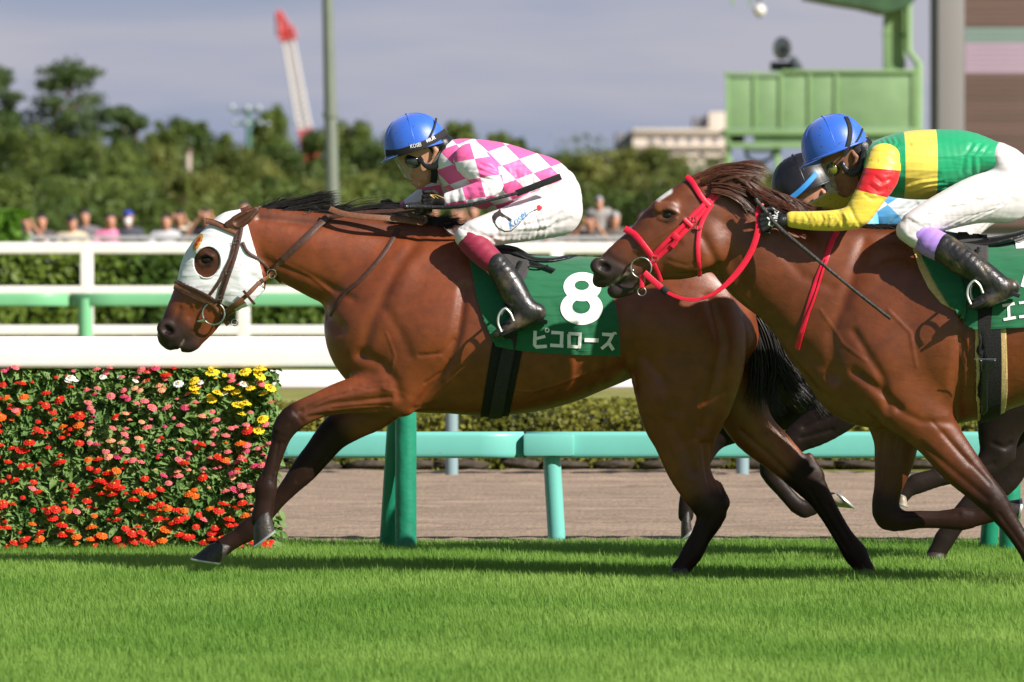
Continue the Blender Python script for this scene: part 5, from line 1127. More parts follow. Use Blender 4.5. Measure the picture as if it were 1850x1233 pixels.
# rein: bit ring - through the martingale ring - up over the neck to the hands, and the spare loop
RN = ribbon(on(skhd, [(404, 563), (418, 552), (434, 542), (450, 529), (470, 508), (491, 493), (512, 468), (552, 432), (594, 393)], .010), px_(9), .005, 'rein', M['tan'], H1, widths=[px_(7 + 4 * i / 46) for i in range(60)])
ribbon(on(skhd, [(512, 468), (552, 432), (594, 393)], .0155), px_(12), .004, 'rein_grip', M['brown'], RN)
ribbon(on(skhd, [(404, 563), (420, 552), (440, 541)], .016), px_(11), .004, 'rein_buckle_end', M['tan'], RN)
ribbon(on(skhd, [(440, 524), (447, 533), (455, 545)], .02), px_(5), .006, 'rein_stop', M['brown'], RN)
loop = [(596, 378), (620, 387), (655, 392), (700, 395), (735, 399), (764, 403)]
c = catmull(loop, 6); ribbon([(P(x, y, Y1 - .085 - .05 * math.sin(i / len(c) * 3.1)), Vector((0, -1, .35)).normalized()) for i, (x, y) in enumerate(c)], px_(11), .005, 'rein_loop', M['tan'], RN)
c = catmull([(764, 403), (772, 400), (770, 394), (745, 390), (735, 380)], 4); ribbon([(P(x, y, Y1 - .14), Vector((0, -1, .2)).normalized()) for x, y in c], px_(7), .005, 'rein_loop', M['brown'], RN)
c = catmull([(596, 394), (640, 386), (700, 382), (760, 380)], 6); ribbon([(P(x, y, Y1 - .06 - .1 * i / len(c)), Vector((0, -1, .6)).normalized()) for i, (x, y) in enumerate(c)], px_(8), .004, 'rein_loop', M['brown'], RN)
st('neck_strap', [(720, 414), (704, 442), (688, 466), (660, 498), (645, 513), (628, 525), (612, 545), (597, 570)], 8, M['brown'], .003, .004, parent=H1)
# saddlecloth, girth, saddle
mes = me1.copy(); 
cl = cut_shell(me1, [(849, 430), (849, 471), (862, 539), (877, 585), (896, 624), (936, 631), (963, 634), (1040, 639), (1118, 641), (1114, 573), (1098, 500), (1084, 440)], Y1, .010, (), .004, wave=.0045)
c1 = link('saddlecloth', cl, M['green'], H1); skc = Skin(cl)
link('number', joinme([patch(skc, [ell(1052, 519, 34, 26, 0, 40), ell(1051, 516.5, 13, 8.6, 0, 26)], 4, .003), patch(skc, [ell(1050.5, 557, 38, 30.5, 0, 40), ell(1050, 554.5, 16, 13, 0, 26)], 4, .0036)]), M['cloth_white'], c1)
kana = [stroke([(967, 598), (966, 624), (969, 627), (988, 626)], 6), stroke([(969, 612), (985, 608)], 5.5), stroke([(996, 601), (1015, 602), (1014, 625), (994, 624)], 6.2), stroke([(996, 624), (1018, 625.5)], 6), stroke([(1028, 604), (1028, 629)], 6), stroke([(1027, 603), (1051, 604)], 6), stroke([(1048, 602), (1047, 629)], 6), stroke([(1027, 626), (1049, 627)], 5.5),
        stroke([(1056, 614.5), (1081, 615)], 7), stroke([(1087, 604), (1106, 605), (1098, 620), (1086, 630)], 5.8), stroke([(1099, 619), (1107, 632)], 6), stroke([(1107, 600), (1109, 604)], 2.4), stroke([(1110, 600), (1112, 604)], 2.4)]
link('name_lettering', joinme([patch(skc, [k_], 3, .003 + .00035 * i) for i, k_ in enumerate(kana)] + [patch(skc, [ell(988.5, 597, 4.6, 4.6, 0, 16), ell(988.5, 597, 2, 2, 0, 12)], 2, .003)]), M['cloth_white'], c1)
link('girth', cut_shell(me1, [(893, 600), (950, 600), (914, 775), (864, 775)], Y1, .006, (), .006), M['girthblack'], H1)
link('girth_strap', cut_shell(me1, [(912, 600), (936, 600), (902, 775), (878, 775)], Y1, .014, (), .004), M['greyweb'] if 'greyweb' in M else mat('girth_webbing', (.022, .021, .021), .8, var=.3, vscale=140, bump=.5, bscale=400), H1)
f = Field.px(880, 420, 1060, 510, -.3, .3, .006, Y1)
f.chain([(895, 452, 12, .13, 0), (930, 458, 12, .14, 0), (960, 470, 8, .15, 0), (1000, 471, 6, .14, 0), (1030, 465, 5, .09, 0), (1042, 463, 3, .03, 0)], k=.01)
sd_ = link('saddle', sdf_mesh(f, 'saddle', 2), M['blackleather'], H1)
skall = Skin(me1, cl)
M['greyweb'] = mat('dark_grey_webbing', (.045, .042, .042), .8, var=.2, vscale=120, bump=.4, bscale=400)
link('saddle_flap', patch(skall, [[(905, 448), (934, 456), (958, 478), (952, 500), (938, 520), (918, 500), (900, 470)]], 5, .010, .004), M['greyweb'], sd_)
ribbon(on(skall, [(958, 478), (985, 487), (1002, 493)], .012), .018, .005, 'saddle_strap', M['blackleather'], sd_)
ribbon(on(skall, [(956, 486), (975, 489), (990, 486)], .016), .012, .005, 'saddle_strap', M['blackleather'], sd_)
ribbon(on(skall, [(940, 478), (925, 520), (913, 556)], .016), .020, .004, 'stirrup_leather', M['blackleather'], sd_)
def stirrup(cx, cy, Y, H, s_=1):
    pts = [(cx - 2, cy + 22), (cx - 8, cy + 6), (cx - 6, cy - 10), (cx + 4, cy - 20), (cx + 14, cy - 12), (cx + 20, cy + 2)]
    c = catmull(pts, 3); o = MB().tube([P(x, y, Y - .055) for x, y in c], .0055, 8).tube([P(x + 6, y - 2, Y + .055) for x, y in c], .0055, 8).tube([P(cx + 4, cy - 20, Y - .055), P(cx + 10, cy - 22, Y + .055)], .006, 8).build('stirrup', M['shoe'], H)
    MB().box(P(cx + 12, cy + 22, Y), (.075, .12, .010), Matrix.Rotation(R(-22), 3, 'Y'), .003).build('stirrup_tread', M['blackleather'], o)
stirrup(908, 578, Y1 - .345, H1)
# ------------------------------------------------------------------ tack, horse 2
M['red'] = mat('red_synthetic_leather', (.72, .012, .045), .42, .45, var=.08, vscale=60, bump=.15, bscale=300)
px_ = lambda w: w * S(Y2)
B2 = ribbon(on(sk2, [(1306, 344), (1282, 368), (1256, 398), (1222, 434), (1196, 458), (1176, 478)], .003), px_(9), .005, 'bridle', M['red'], H2)
def st2(name, pts, w, lift=.004, th=.004, parent=None, m=None, Y=None):
    return ribbon(on(sk2, pts, lift, Y), px_(w), th, name, m or M['red'], parent or B2)
st2('cheek_strap', [(1298, 341), (1276, 366), (1247, 394), (1213, 428), (1184, 456), (1172, 470)], 8, .007)
st2('browband', [(1240, 320), (1250, 328), (1260, 345), (1270, 362), (1282, 373)], 10, .006, .006)
st2('throat_strap', [(1286, 370), (1272, 392), (1264, 414), (1261, 440), (1262, 470), (1264, 499)], 8, .006)
st2('noseband', [(1129, 414), (1140, 418), (1152, 430), (1166, 448), (1180, 466)], 12, .004, .008)
st2('noseband_tail', [(1181, 474), (1186, 486), (1191, 497), (1194, 508)], 8, .005)
st2('buckle_keeper', [(1216, 424), (1226, 432)], 12, .012); st2('buckle_keeper', [(1236, 398), (1250, 410)], 7, .012); st2('buckle_keeper', [(1256, 413), (1268, 413)], 6, .012)
st2('strap_end', [(1222, 436), (1214, 446)], 9, .012)
ring('bit_ring', 1158.5, 484, 18.5, .0040, Y2 - .075, M['steel'], B2)
ribbon([(P(1159, 497, Y2 - .085), Vector((0, -1, 0))), (P(1160, 508, Y2 - .085), Vector((0, -1, 0))), (P(1160, 519, Y2 - .085), Vector((0, -1, 0)))], px_(8.5), .005, 'chin_strap', M['red'], B2)
ring('chin_ring', 1159.5, 527, 7.5, .0022, Y2 - .085, M['steel'], B2)
MB().sphere(P(1143, 489, Y2 - .075), .0085).build('bit_mouthpiece', M['steel'], B2)
for bx_, by_, s_ in ((1185, 467, 9), (1243, 397, 6), (1256, 396, 6), (1263, 413, 5), (1188, 508, 6), (1160, 506, 6)):
    h = sk2.hit(bx_, by_); q = h[0] + h[1] * .016 if h else P(bx_, by_, Y2 - .1)
    pts = [q + Vector((x * S(Y2), 0, z * S(Y2))) for x, z in ((-s_ * .6, -4), (s_ * .6, -4), (s_ * .6, 4), (-s_ * .6, 4), (-s_ * .6, -4))]; MB().tube(pts, .0017, 6).build('buckle', M['steel'], B2)
rp = [(1164, 493, -.095), (1185, 512, -.105), (1206, 529, -.12), (1232, 540, -.135), (1258, 542, -.145), (1284, 534, -.15), (1310, 516, -.155), (1336, 488, -.16), (1355, 459, -.165), (1366, 431, -.17), (1371, 405, -.17), (1369, 384, -.16), (1375, 368, -.14)]
c = catmull(rp, 6); n = len(c)
R2 = ribbon([(P(x, y, Y2 + d), Vector((0, -1, 0))) for x, y, d in c], 0, .005, 'rein', M['red'], H2, widths=[px_(11 if i < n * .12 else 6 + 5 * smoothstep(.35, .6, i / n)) for i in range(n)])
MB().tube([P(1206, 529, Y2 - .12), P(1196, 520, Y2 - .115)], px_(7), 10, flat=.5).build('rein_stop', M['strapblack'], R2)
st2('martingale', [(1513, 419), (1502, 439), (1492, 469), (1479, 500), (1466, 540), (1452, 590), (1441, 630)], 10, .004, .004, H2)
st2('martingale_strap', [(1493, 470), (1484, 500), (1470, 545), (1448, 600)], 4, .010, .004, H2)
M['cream'] = mat('cream_felt', (.60, .42, .17), .9, var=.12, vscale=60, bump=.4, bscale=300, sheen=.3)
pd = cut_shell(me2, [(1640, 400), (1645, 445), (1656, 485), (1672, 520), (1694, 547), (1718, 560), (1830, 590), (1910, 590), (1925, 420)], Y2, .006, (), .005); link('saddle_pad', pd, M['cream'], H2)
cl2 = cut_shell(me2, [(1652, 400), (1654, 447), (1670, 485), (1700, 538), (1743, 588), (1757, 598), (1800, 596), (1850, 590), (1940, 585), (1945, 420)], Y2, .015, (), .004, wave=.004)
c2 = link('saddlecloth', cl2, M['green'], H2); skc2 = Skin(cl2, pd)
fl = patch(skc2, [[(1662, 452), (1710, 466), (1733, 490), (1745, 530), (1742, 588), (1716, 556), (1690, 515), (1672, 480)]], 5, .010, .003); link('saddlecloth_fold', fl, M['green'], c2)
ek = [stroke([(1811, 553), (1833, 549)], 5), stroke([(1822, 553), (1823, 576)], 5), stroke([(1813, 578), (1835, 574)], 5.2), stroke([(1841, 548), (1858, 546), (1859, 570)], 5), stroke([(1841, 573), (1862, 571)], 5), stroke([(1868, 560), (1892, 559)], 5)]
link('name_lettering', joinme([patch(Skin(cl2), [k_], 3, .003 + .0004 * i) for i, k_ in enumerate(ek)]), M['cloth_white'], c2)
link('number', patch(Skin(cl2), [stroke([(1835, 444), (1885, 440), (1862, 480), (1850, 520)], 13)], 4, .003), M['cloth_white'], c2)
link('girth_pad', cut_shell(me2, [(1754, 560), (1808, 560), (1814, 700), (1812, 790), (1768, 790), (1758, 700)], Y2, .007, (), .008), M['cream'], H2)
g2 = link('girth', cut_shell(me2, [(1759, 540), (1799, 540), (1802, 650), (1804, 790), (1772, 790), (1763, 700)], Y2, .018, (), .006), M['girthblack'], H2)
sg = Skin(g2.data)
link('girth_buckle_strap', patch(sg, [[(1760, 650), (1799, 650), (1799, 662), (1786, 674), (1784, 742), (1776, 750), (1770, 742), (1774, 674), (1761, 662)]], 3, .004, .004), M['blackleather'], g2)
MB().tube([P(1760, 649, Y2 - .325), P(1800, 649, Y2 - .325)], .002, 6).build('buckle', M['steel'], g2)
f = Field.px(1640, 380, 1960, 480, -.3, .3, .006, Y2)
f.chain([(1665, 425, 12, .11, 0), (1710, 438, 12, .13, 0), (1770, 442, 12, .14, 0), (1830, 430, 9, .13, 0), (1880, 412, 6, .08, 0)], k=.01)
sd2 = link('saddle', sdf_mesh(f, 'saddle', 2), M['blackleather'], H2); sk2c = Skin(me2, cl2)
link('saddle_flap', patch(sk2c, [[(1730, 424), (1783, 424), (1786, 470), (1776, 520), (1752, 500), (1738, 470)]], 5, .012, .004), M['greyweb'], sd2)
ribbon(on(sk2c, [(1783, 442), (1820, 436), (1862, 424)], .02), .012, .005, 'saddle_strap', M['blackleather'], sd2)
ribbon(on(sk2c, [(1768, 455), (1758, 495), (1752, 530)], .022), .020, .004, 'stirrup_leather', M['blackleather'], sd2)
stirrup(1756, 528, Y2 - .345, H2)
# horse 3: dark saddlecloth and bridle, mostly hidden
link('saddlecloth', cut_shell(me3, [(1580, 430), (1590, 500), (1640, 600), (1700, 615), (1850, 610), (1840, 430)], Y3, .010, (), .004), M['green'], H3)
# ------------------------------------------------------------------ ground
def ground_mat():
    m = bpy.data.materials.new('turf_ground'); m.use_nodes = True; nt = m.node_tree; N = nt.nodes; L = nt.links; b = N['Principled BSDF']; b.inputs['Roughness'].default_value = .9; b.inputs['Specular IOR Level'].default_value = .1
    tc = N.new('ShaderNodeTexCoord'); nz = N.new('ShaderNodeTexNoise'); nz.inputs['Scale'].default_value = .6; nz.inputs['Detail'].default_value = 8
    r = N.new('ShaderNodeValToRGB'); r.color_ramp.elements[0].position = .35; r.color_ramp.elements[1].position = .65
    r.color_ramp.elements[0].color = (.16, .19, .035, 1); r.color_ramp.elements[1].color = (.30, .28, .10, 1)
    L.new(tc.outputs['Object'], nz.inputs[0]); L.new(nz.outputs[0], r.inputs[0]); L.new(r.outputs[0], b.inputs['Base Color']); return m
def sheet(name, x0, y0, x1, y1, z, m, nx=1, ny=1, fn=None):
    xs = np.linspace(x0, x1, nx + 1); ys = np.linspace(y0, y1, ny + 1); gx, gy = np.meshgrid(xs, ys, indexing='ij'); gz = np.full_like(gx, z)
    if fn: gz = gz + fn(gx, gy)
    V = np.stack([gx.ravel(), gy.ravel(), gz.ravel()], 1); i = np.arange(nx)[:, None] * (ny + 1) + np.arange(ny)[None]; i = i.ravel()
    return tag(link(name, mesh_np(V, np.stack([i, i + ny + 1, i + ny + 2, i + 1], 1), name), m), kind='structure')
sheet('ground', -900, -60, 900, 3000, -.02, ground_mat())
turf_m = leaf_mat('turf_soil_green', (.10, .20, .03), (.17, .28, .05), 0, 3, .9)
sheet('turf', -40, -60, 40, 3.15, -.006, turf_m)
md = mat('track_dirt', (.285, .215, .160), .95, .15, var=.25, vscale=3, bump=1.0, bscale=34)
b = md.node_tree.nodes; mpn = b.new('ShaderNodeMapping'); mpn.inputs['Scale'].default_value = (.35, 3.0, 1)
tcn = [n for n in b if n.type == 'TEX_COORD'][0]; nzs = [n for n in b if n.type == 'TEX_NOISE']
md.node_tree.links.new(tcn.outputs['Object'], mpn.inputs[0]); md.node_tree.links.new(mpn.outputs[0], nzs[0].inputs[0])
sheet('dirt_track', -40, 3.15, 40, 13.3, .002, md, 900, 110, lambda x, y: .008 * np.sin(y * 21 + .7 * np.sin(x * .8)) + rng.normal(0, .004, x.shape) + .012 * np.sin(x * 1.3 + y * 2) * np.sin(x * .37))
# ------------------------------------------------------------------ turf blades
M['grass'] = leaf_mat('turf_blades', (.145, .30, .042), (.28, .44, .09), .48, .55, .65)
def blades(n, x0, x1, y0, y1, h0, h1, w, seed, name, m):
    r = np.random.default_rng(seed); x = r.uniform(x0, x1, n); y = r.uniform(y0, y1, n)
    patch_ = .5 + .5 * np.sin(x * 2.1 + 1.3 * np.sin(y * 1.7)) * np.sin(y * 2.9 + np.sin(x * 3.1)); dens = .5 + .5 * np.sin(x * 9 + 2 * np.sin(y * 7)) * np.sin(y * 13 + x * 2)
    h = r.uniform(h0, h1, n) * (.78 + .3 * patch_ + .15 * dens) * np.where(r.random(n) < .03, 1.35, 1)
    a = r.uniform(0, 2 * np.pi, n); lean = r.normal(0, .24, (n, 2)) + np.array([-.10, 0]); ww = w * r.uniform(.6, 1.3, n)
    dx = np.cos(a) * ww / 2; dy = np.sin(a) * ww / 2; V = np.zeros((n, 5, 3), np.float32)
    V[:, 0] = np.stack([x - dx, y - dy, np.full(n, -.02)], 1); V[:, 1] = np.stack([x + dx, y + dy, np.full(n, -.02)], 1)
    mx_ = x + lean[:, 0] * h * .38; my = y + lean[:, 1] * h * .38
    V[:, 2] = np.stack([mx_ + dx * .8, my + dy * .8, h * .6], 1); V[:, 3] = np.stack([mx_ - dx * .8, my - dy * .8, h * .6], 1)
    V[:, 4] = np.stack([x + lean[:, 0] * h * 1.1, y + lean[:, 1] * h * 1.1, h * .97], 1)
    base = np.arange(n)[:, None] * 5
    me = bpy.data.meshes.new(name); me.vertices.add(n * 5); me.vertices.foreach_set('co', V.ravel())
    lp = np.concatenate([base + [0, 1, 2, 3], base + [3, 2, 4]], 1).ravel().astype(np.int32)
    me.loops.add(n * 7); me.loops.foreach_set('vertex_index', lp); me.polygons.add(n * 2)
    st_ = (np.arange(n)[:, None] * 7 + [0, 4]).ravel().astype(np.int32); me.polygons.foreach_set('loop_start', st_); me.polygons.foreach_set('loop_total', np.tile([4, 3], n).astype(np.int32))
    me.update(calc_edges=True)
    return tag(link(name, me, m), 'short bright green mown turf growing across the racecourse', 'grass', kind='stuff')
blades(620000, -5.2, 5.2, -8.6, 3.22, .026, .052, .0034, 11, 'turf_grass', M['grass'])
# ------------------------------------------------------------------ rails
def pgrad(name, c, rough=.35, **k): return mat(name, c, rough, .5, var=.05, vscale=3, bump=.04, bscale=20, **k)
M['whiterail'] = pgrad('white_rail_paint', (.84, .83, .81), dirt=((.62, .58, .52), -.22, 3, .1)); M['whitefence'] = pgrad('white_fence_paint', (.80, .78, .74)); M['teal'] = pgrad('turquoise_rail_paint', (.16, .50, .44), dirt=((.10, .33, .30), -.15, 14))
M['padgreen'] = mat('green_post_padding', (.010, .21, .12), .42, .5, var=.15, vscale=8, bump=.5, bscale=16); M['greenrail'] = pgrad('light_green_rail_paint', (.17, .46, .24)); M['greypost'] = pgrad('grey_post_paint', (.22, .32, .34))
def rrail(name, x0, x1, y, zt, zb, dep, m, parent, seg=14):
    h = (zt - zb) / 2; zc = (zt + zb) / 2; bm = bmesh.new(); prof = []
    for k in range(24):
        a = 2 * math.pi * k / 24; c, s = math.cos(a), math.sin(a); prof.append((dep * math.copysign(abs(c) ** .38, c), h * math.copysign(abs(s) ** .38, s)))
    rs = [[bm.verts.new((x, y + p[0], zc + p[1])) for p in prof] for x in np.linspace(x0, x1, seg)]
    for i in range(seg - 1):
        for k in range(24): bm.faces.new((rs[i][k], rs[i][(k + 1) % 24], rs[i + 1][(k + 1) % 24], rs[i + 1][k]))
    bm.faces.new(rs[0][::-1]); bm.faces.new(rs[-1]); bmesh.ops.recalc_face_normals(bm, faces=bm.faces)
    me = bpy.data.meshes.new(name); bm.to_mesh(me); bm.free(); return link(name, me, m, parent)
X = lambda px, Y: P(px, 400, Y).x
Z = lambda py, Y: P(925, py, Y).z
RY = 2.45
T_ = thing('running_rail', (0, RY, 0), 'wide white running rail on dark green padded posts along the turf edge', 'rail')
rrail('rail', -14, 14, RY, Z(608, RY), Z(666, RY), .055, M['whiterail'], T_)
for k in (-3, -2, -1, 0, 1, 2, 3):
    xo = X(733, RY) + k * 1092 * S(RY)
    MB().tube([(xo, RY, -.03), (xo, RY, .3), (xo, RY, Z(660, RY))], .052, 20).build('post', M['padgreen'], T_)
    xa = X(700, RY + .2) + k * 1092 * S(RY); xb = X(722, RY + .1) + k * 1092 * S(RY)
    MB().tube([(xa, RY + .22, -.03), (xb, RY + .06, Z(665, RY))], .044, 16).build('brace', M['padgreen'], T_)
TY = 3.45
T_ = thing('low_rail', (0, TY, 0), 'low turquoise rail on short leaning posts between turf and dirt', 'rail')
for k in range(-3, 4):
    o = (k) * 1050 * S(TY); x0 = X(950, TY) + o; x1 = x0 + 1050 * S(TY) - .01
    rrail('rail', x0, x1, TY, Z(780, TY), Z(828, TY), .05, M['teal'], T_)
    MB().box(((X(945, TY) + X(1037, TY)) / 2 + o, TY - .03, (Z(783, TY) + Z(824, TY)) / 2), (92 * S(TY), .11, 41 * S(TY)), None, .018).build('joint_cover', M['teal'], T_)
    MB().tube([(X(1007, TY) + o, TY, -.03), (X(996, TY) + o, TY, Z(812, TY))], .044, 20).build('post', M['teal'], T_)
OY = 12.4
T_ = thing('outer_rail', (0, OY, 0), 'white rail on grey posts along the far side of the dirt track', 'rail')
rrail('rail', -18, 18, OY, Z(669, OY), Z(703, OY), .05, M['whiterail'], T_)
for px in (-790, -260, 280, 816, 1342, 1870, 2400):
    MB().tube([(X(px, OY), OY + .02, -.03), (X(px, OY), OY + .02, Z(675, OY))], .04, 16).build('post', M['greypost'], T_)
GY = 33.0
T_ = thing('green_rail', (0, GY, 0), 'pale green rail on green posts in front of the white fence', 'rail')
for k in range(-3, 5):
    o = k * 520 * S(GY) * 2; rrail('rail', X(128, GY) + o, X(128, GY) + o + 1040 * S(GY) - .02, GY, Z(530, GY), Z(554, GY), .05, M['greenrail'], T_)
    MB().tube([(X(155, GY) + o, GY, -.03), (X(153, GY) + o, GY, Z(540, GY))], .065, 16).build('post', M['greenrail'], T_)
FY = 43.0
T_ = thing('white_fence', (0, FY, 0), 'white three bar fence with square posts in front of the long hedge', 'fence')
for a, b_ in ((438, 459), (517, 534), (588, 606)): rrail('bar', -34, 34, FY, Z(a, FY), Z(b_, FY), .04, M['whitefence'], T_)
for k in range(-8, 13): MB().box((X(157 + k * 283, FY), FY + .02, Z(438, FY) / 2), (.135, .12, Z(440, FY) + .02), None, .01).build('post', M['whitefence'], T_)
SY = 79.0
T_ = thing('crowd_barrier', (0, SY, 0), 'pale grey crowd barrier in front of the spectators', 'barrier')
MB().box((0, SY, 1.26), (90, .05, .06), None, .01).build('rail', mat('pale_grey_rail', (.40, .40, .42), .5), T_)
pm = mat('pale_barrier_panel', (.34, .34, .36), .6)
for k in range(-14, 15): MB().box((k * 3.0, SY + .04, .75), (2.95, .02, .72), None, .004).build('panel', pm, T_)
# ------------------------------------------------------------------ leaf clouds
def leafcloud(C, Rr, n, size, seed, up=.25, shell=.55, asp=.6, name='leaves', hang=0):
    """n leaf quads in blobs: C (k,3) centres, Rr (k,3) radii"""
    r = np.random.default_rng(seed); C = np.asarray(C, float); Rr = np.asarray(Rr, float); wts = (Rr.prod(1)) ** .67; idx = r.choice(len(C), n, p=wts / wts.sum())
    d = r.normal(size=(n, 3)); d /= np.linalg.norm(d, axis=1, keepdims=True); rad = shell + (1 - shell) * r.random(n) ** .6
    rad *= 1 + .12 * r.normal(size=n)
    c = C[idx] + d * Rr[idx] * rad[:, None]
    nn = d + r.normal(0, .55, (n, 3)); nn[:, 2] += up; nn /= np.linalg.norm(nn, axis=1, keepdims=True)
    t = np.cross(nn, r.normal(size=(n, 3))); t /= np.linalg.norm(t, axis=1, keepdims=True); b = np.cross(nn, t); s = size * r.uniform(.55, 1.35, n)[:, None]
    V = np.stack([c - t * s * .5, c + b * s * asp * .5 + nn * s * .08, c + t * s * .5, c - b * s * asp * .5 + nn * s * .08], 1).reshape(-1, 3)
    return mesh_np(V, np.arange(4 * n).reshape(-1, 4), name)
def hedge(name, x0, x1, y0, y1, z1, n, size, m, label, seed, leafy=.06):
    r = np.random.default_rng(seed); o = thing(name, ((x0 + x1) / 2, (y0 + y1) / 2, 0), label, 'hedge')
    c = np.stack([r.uniform(x0, x1, n), r.uniform(y0, y1, n), r.uniform(0, z1, n)], 1); f = r.random(n)
    top = f < .45; c[top, 2] = z1 * (1 + leafy * (np.sin(c[top, 0] * 1.7) * .5 + r.normal(0, .35, top.sum()))); fr = (f > .45) & (f < .9); c[fr, 1] = y0 + r.normal(0, .03, fr.sum())
    nn = r.normal(0, .6, (n, 3)); nn[top, 2] += 1; nn[fr, 1] -= 1; nn[:, 2] += .25; nn /= np.linalg.norm(nn, axis=1, keepdims=True)
    t = np.cross(nn, r.normal(size=(n, 3))); t /= np.linalg.norm(t, axis=1, keepdims=True); b = np.cross(nn, t); s = size * r.uniform(.6, 1.4, n)[:, None]
    V = np.stack([c - t * s * .5, c + b * s * .35, c + t * s * .5, c - b * s * .35], 1).reshape(-1, 3)
    link('foliage', mesh_np(V, np.arange(4 * n).reshape(-1, 4), 'foliage'), m, o, False)
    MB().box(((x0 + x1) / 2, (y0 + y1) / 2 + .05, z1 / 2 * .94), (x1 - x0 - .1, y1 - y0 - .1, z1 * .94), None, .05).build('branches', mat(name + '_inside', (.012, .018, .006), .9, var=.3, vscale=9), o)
    return o
M['hedge1'] = leaf_mat('yellow_green_hedge', (.11, .12, .014), (.25, .24, .035), .3, 1.6)
M['hedge2'] = leaf_mat('mid_green_hedge', (.05, .10, .012), (.16, .23, .03), .3, .55)
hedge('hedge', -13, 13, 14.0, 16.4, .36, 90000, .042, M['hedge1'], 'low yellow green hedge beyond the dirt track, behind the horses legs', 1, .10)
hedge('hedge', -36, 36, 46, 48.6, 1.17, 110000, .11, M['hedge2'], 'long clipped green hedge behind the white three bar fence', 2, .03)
M['hedge3'] = leaf_mat('bright_green_hedge', (.05, .14, .008), (.13, .28, .02), .3, 2)
hedge('hedge', X(-70, 62), X(34, 62), 62, 64, Z(388, 62), 6000, .12, M['hedge3'], 'tall square clipped bright green hedge block at the far left', 3, .02)
# stones along the far track edge
sm_ = mat('edging_stone', (.06, .048, .038), .95, .1, var=.4, vscale=14, bump=.8, bscale=30)
stones = []
for k in range(4):
    bm = bmesh.new(); bmesh.ops.create_icosphere(bm, subdivisions=3, radius=1)
    for v in bm.verts: v.co *= 1 + .16 * math.sin(v.co.x * 5 + k) * math.sin(v.co.y * 4 + 2 * k) * math.cos(v.co.z * 5); v.co.x *= .17; v.co.y *= .12; v.co.z *= .035
    me = bpy.data.meshes.new('stone'); bm.to_mesh(me); bm.free(); stones.append(me); me.materials.append(sm_); me.polygons.foreach_set('use_smooth', [True] * len(me.polygons))
x = -7.5; k = 0
while x < 7.5:
    o = bpy.data.objects.new('edging_stone', stones[k % 4]); COL.objects.link(o); s = random.uniform(.75, 1.25); o.location = (x, 13.62 + random.uniform(-.06, .06), .03); o.scale = (s, 1, random.uniform(.8, 1.15)); o.rotation_euler = (0, random.uniform(-.1, .1), random.uniform(-.3, .3))
    tag(o, 'grey brown stone in the kerb row at the foot of the low hedge', 'stone', 'stones edging the dirt track'); x += .31 * s + .03; k += 1
# ------------------------------------------------------------------ flower display
FYd = 2.42
M['leafd'] = leaf_mat('zinnia_leaves', (.11, .23, .055), (.25, .39, .12), .38, 9)
fc = dict(red=(.62, .018, .008), orange=(.75, .13, .008), pink=(.72, .16, .19), magenta=(.60, .05, .15), peach=(.80, .36, .22), yellow=(.80, .60, .02), white=(.78, .78, .74))
fmats = {k: leaf_mat(k + '_petals', v, tuple(min(1, c * 1.25 + .01) for c in v), .25, 60, .6) for k, v in fc.items()}; fcen = mat('flower_centre', (.45, .25, .02), .8)
def flower_mesh(kind):
    bm = bmesh.new()
    for ringi, (n, r, z, tl) in enumerate(((11, .022, 0, .004), (9, .016, .004, .006), (6, .010, .007, .006))):
        if kind in ('yellow', 'white') and ringi == 1: continue
        for i in range(n):
            a = 2 * math.pi * (i + ringi * .4) / n + random.uniform(-.08, .08); c, s = math.cos(a), math.sin(a); w = r * .32
            pts = [(.003, 0, z), (r * .55, w, z + tl * .4), (r, w * .6, z + tl * .1), (r * 1.06, 0, z - .001), (r, -w * .6, z + tl * .1), (r * .55, -w, z + tl * .4)]
            bm.faces.new([bm.verts.new((x * c - y * s, x * s + y * c, zz)) for x, y, zz in pts])
    k0 = len(bm.faces); bmesh.ops.create_icosphere(bm, subdivisions=1, radius=.006, matrix=Matrix.Translation((0, 0, .008)))
    bm.faces.ensure_lookup_table()
    for f_ in bm.faces[k0:]: f_.material_index = 1
    me = bpy.data.meshes.new('flower'); bm.to_mesh(me); bm.free(); me.materials.append(fmats[kind]); me.materials.append(fcen); return me
fm = {k: flower_mesh(k) for k in fc}
M['rack'] = mat('black_planter_tray', (.012, .012, .012), .7)
def fcol(px, py):
    u = random.random()
    if px > 320 and py < 700 + (px - 320) * .55: return 'yellow' if u < .75 else ('pink' if u < .9 else 'white')
    if py < 690 and px < 300: return random.choice(['white', 'magenta', 'pink', 'pink', 'red'])
    if px > 148 and py < 810 + (px - 148) * .36: return 'pink' if u < .5 else ('peach' if u < .7 else ('magenta' if u < .85 else ('red' if u < .95 else 'orange')))
    return 'red' if u < .80 else ('orange' if u < .96 else 'pink')
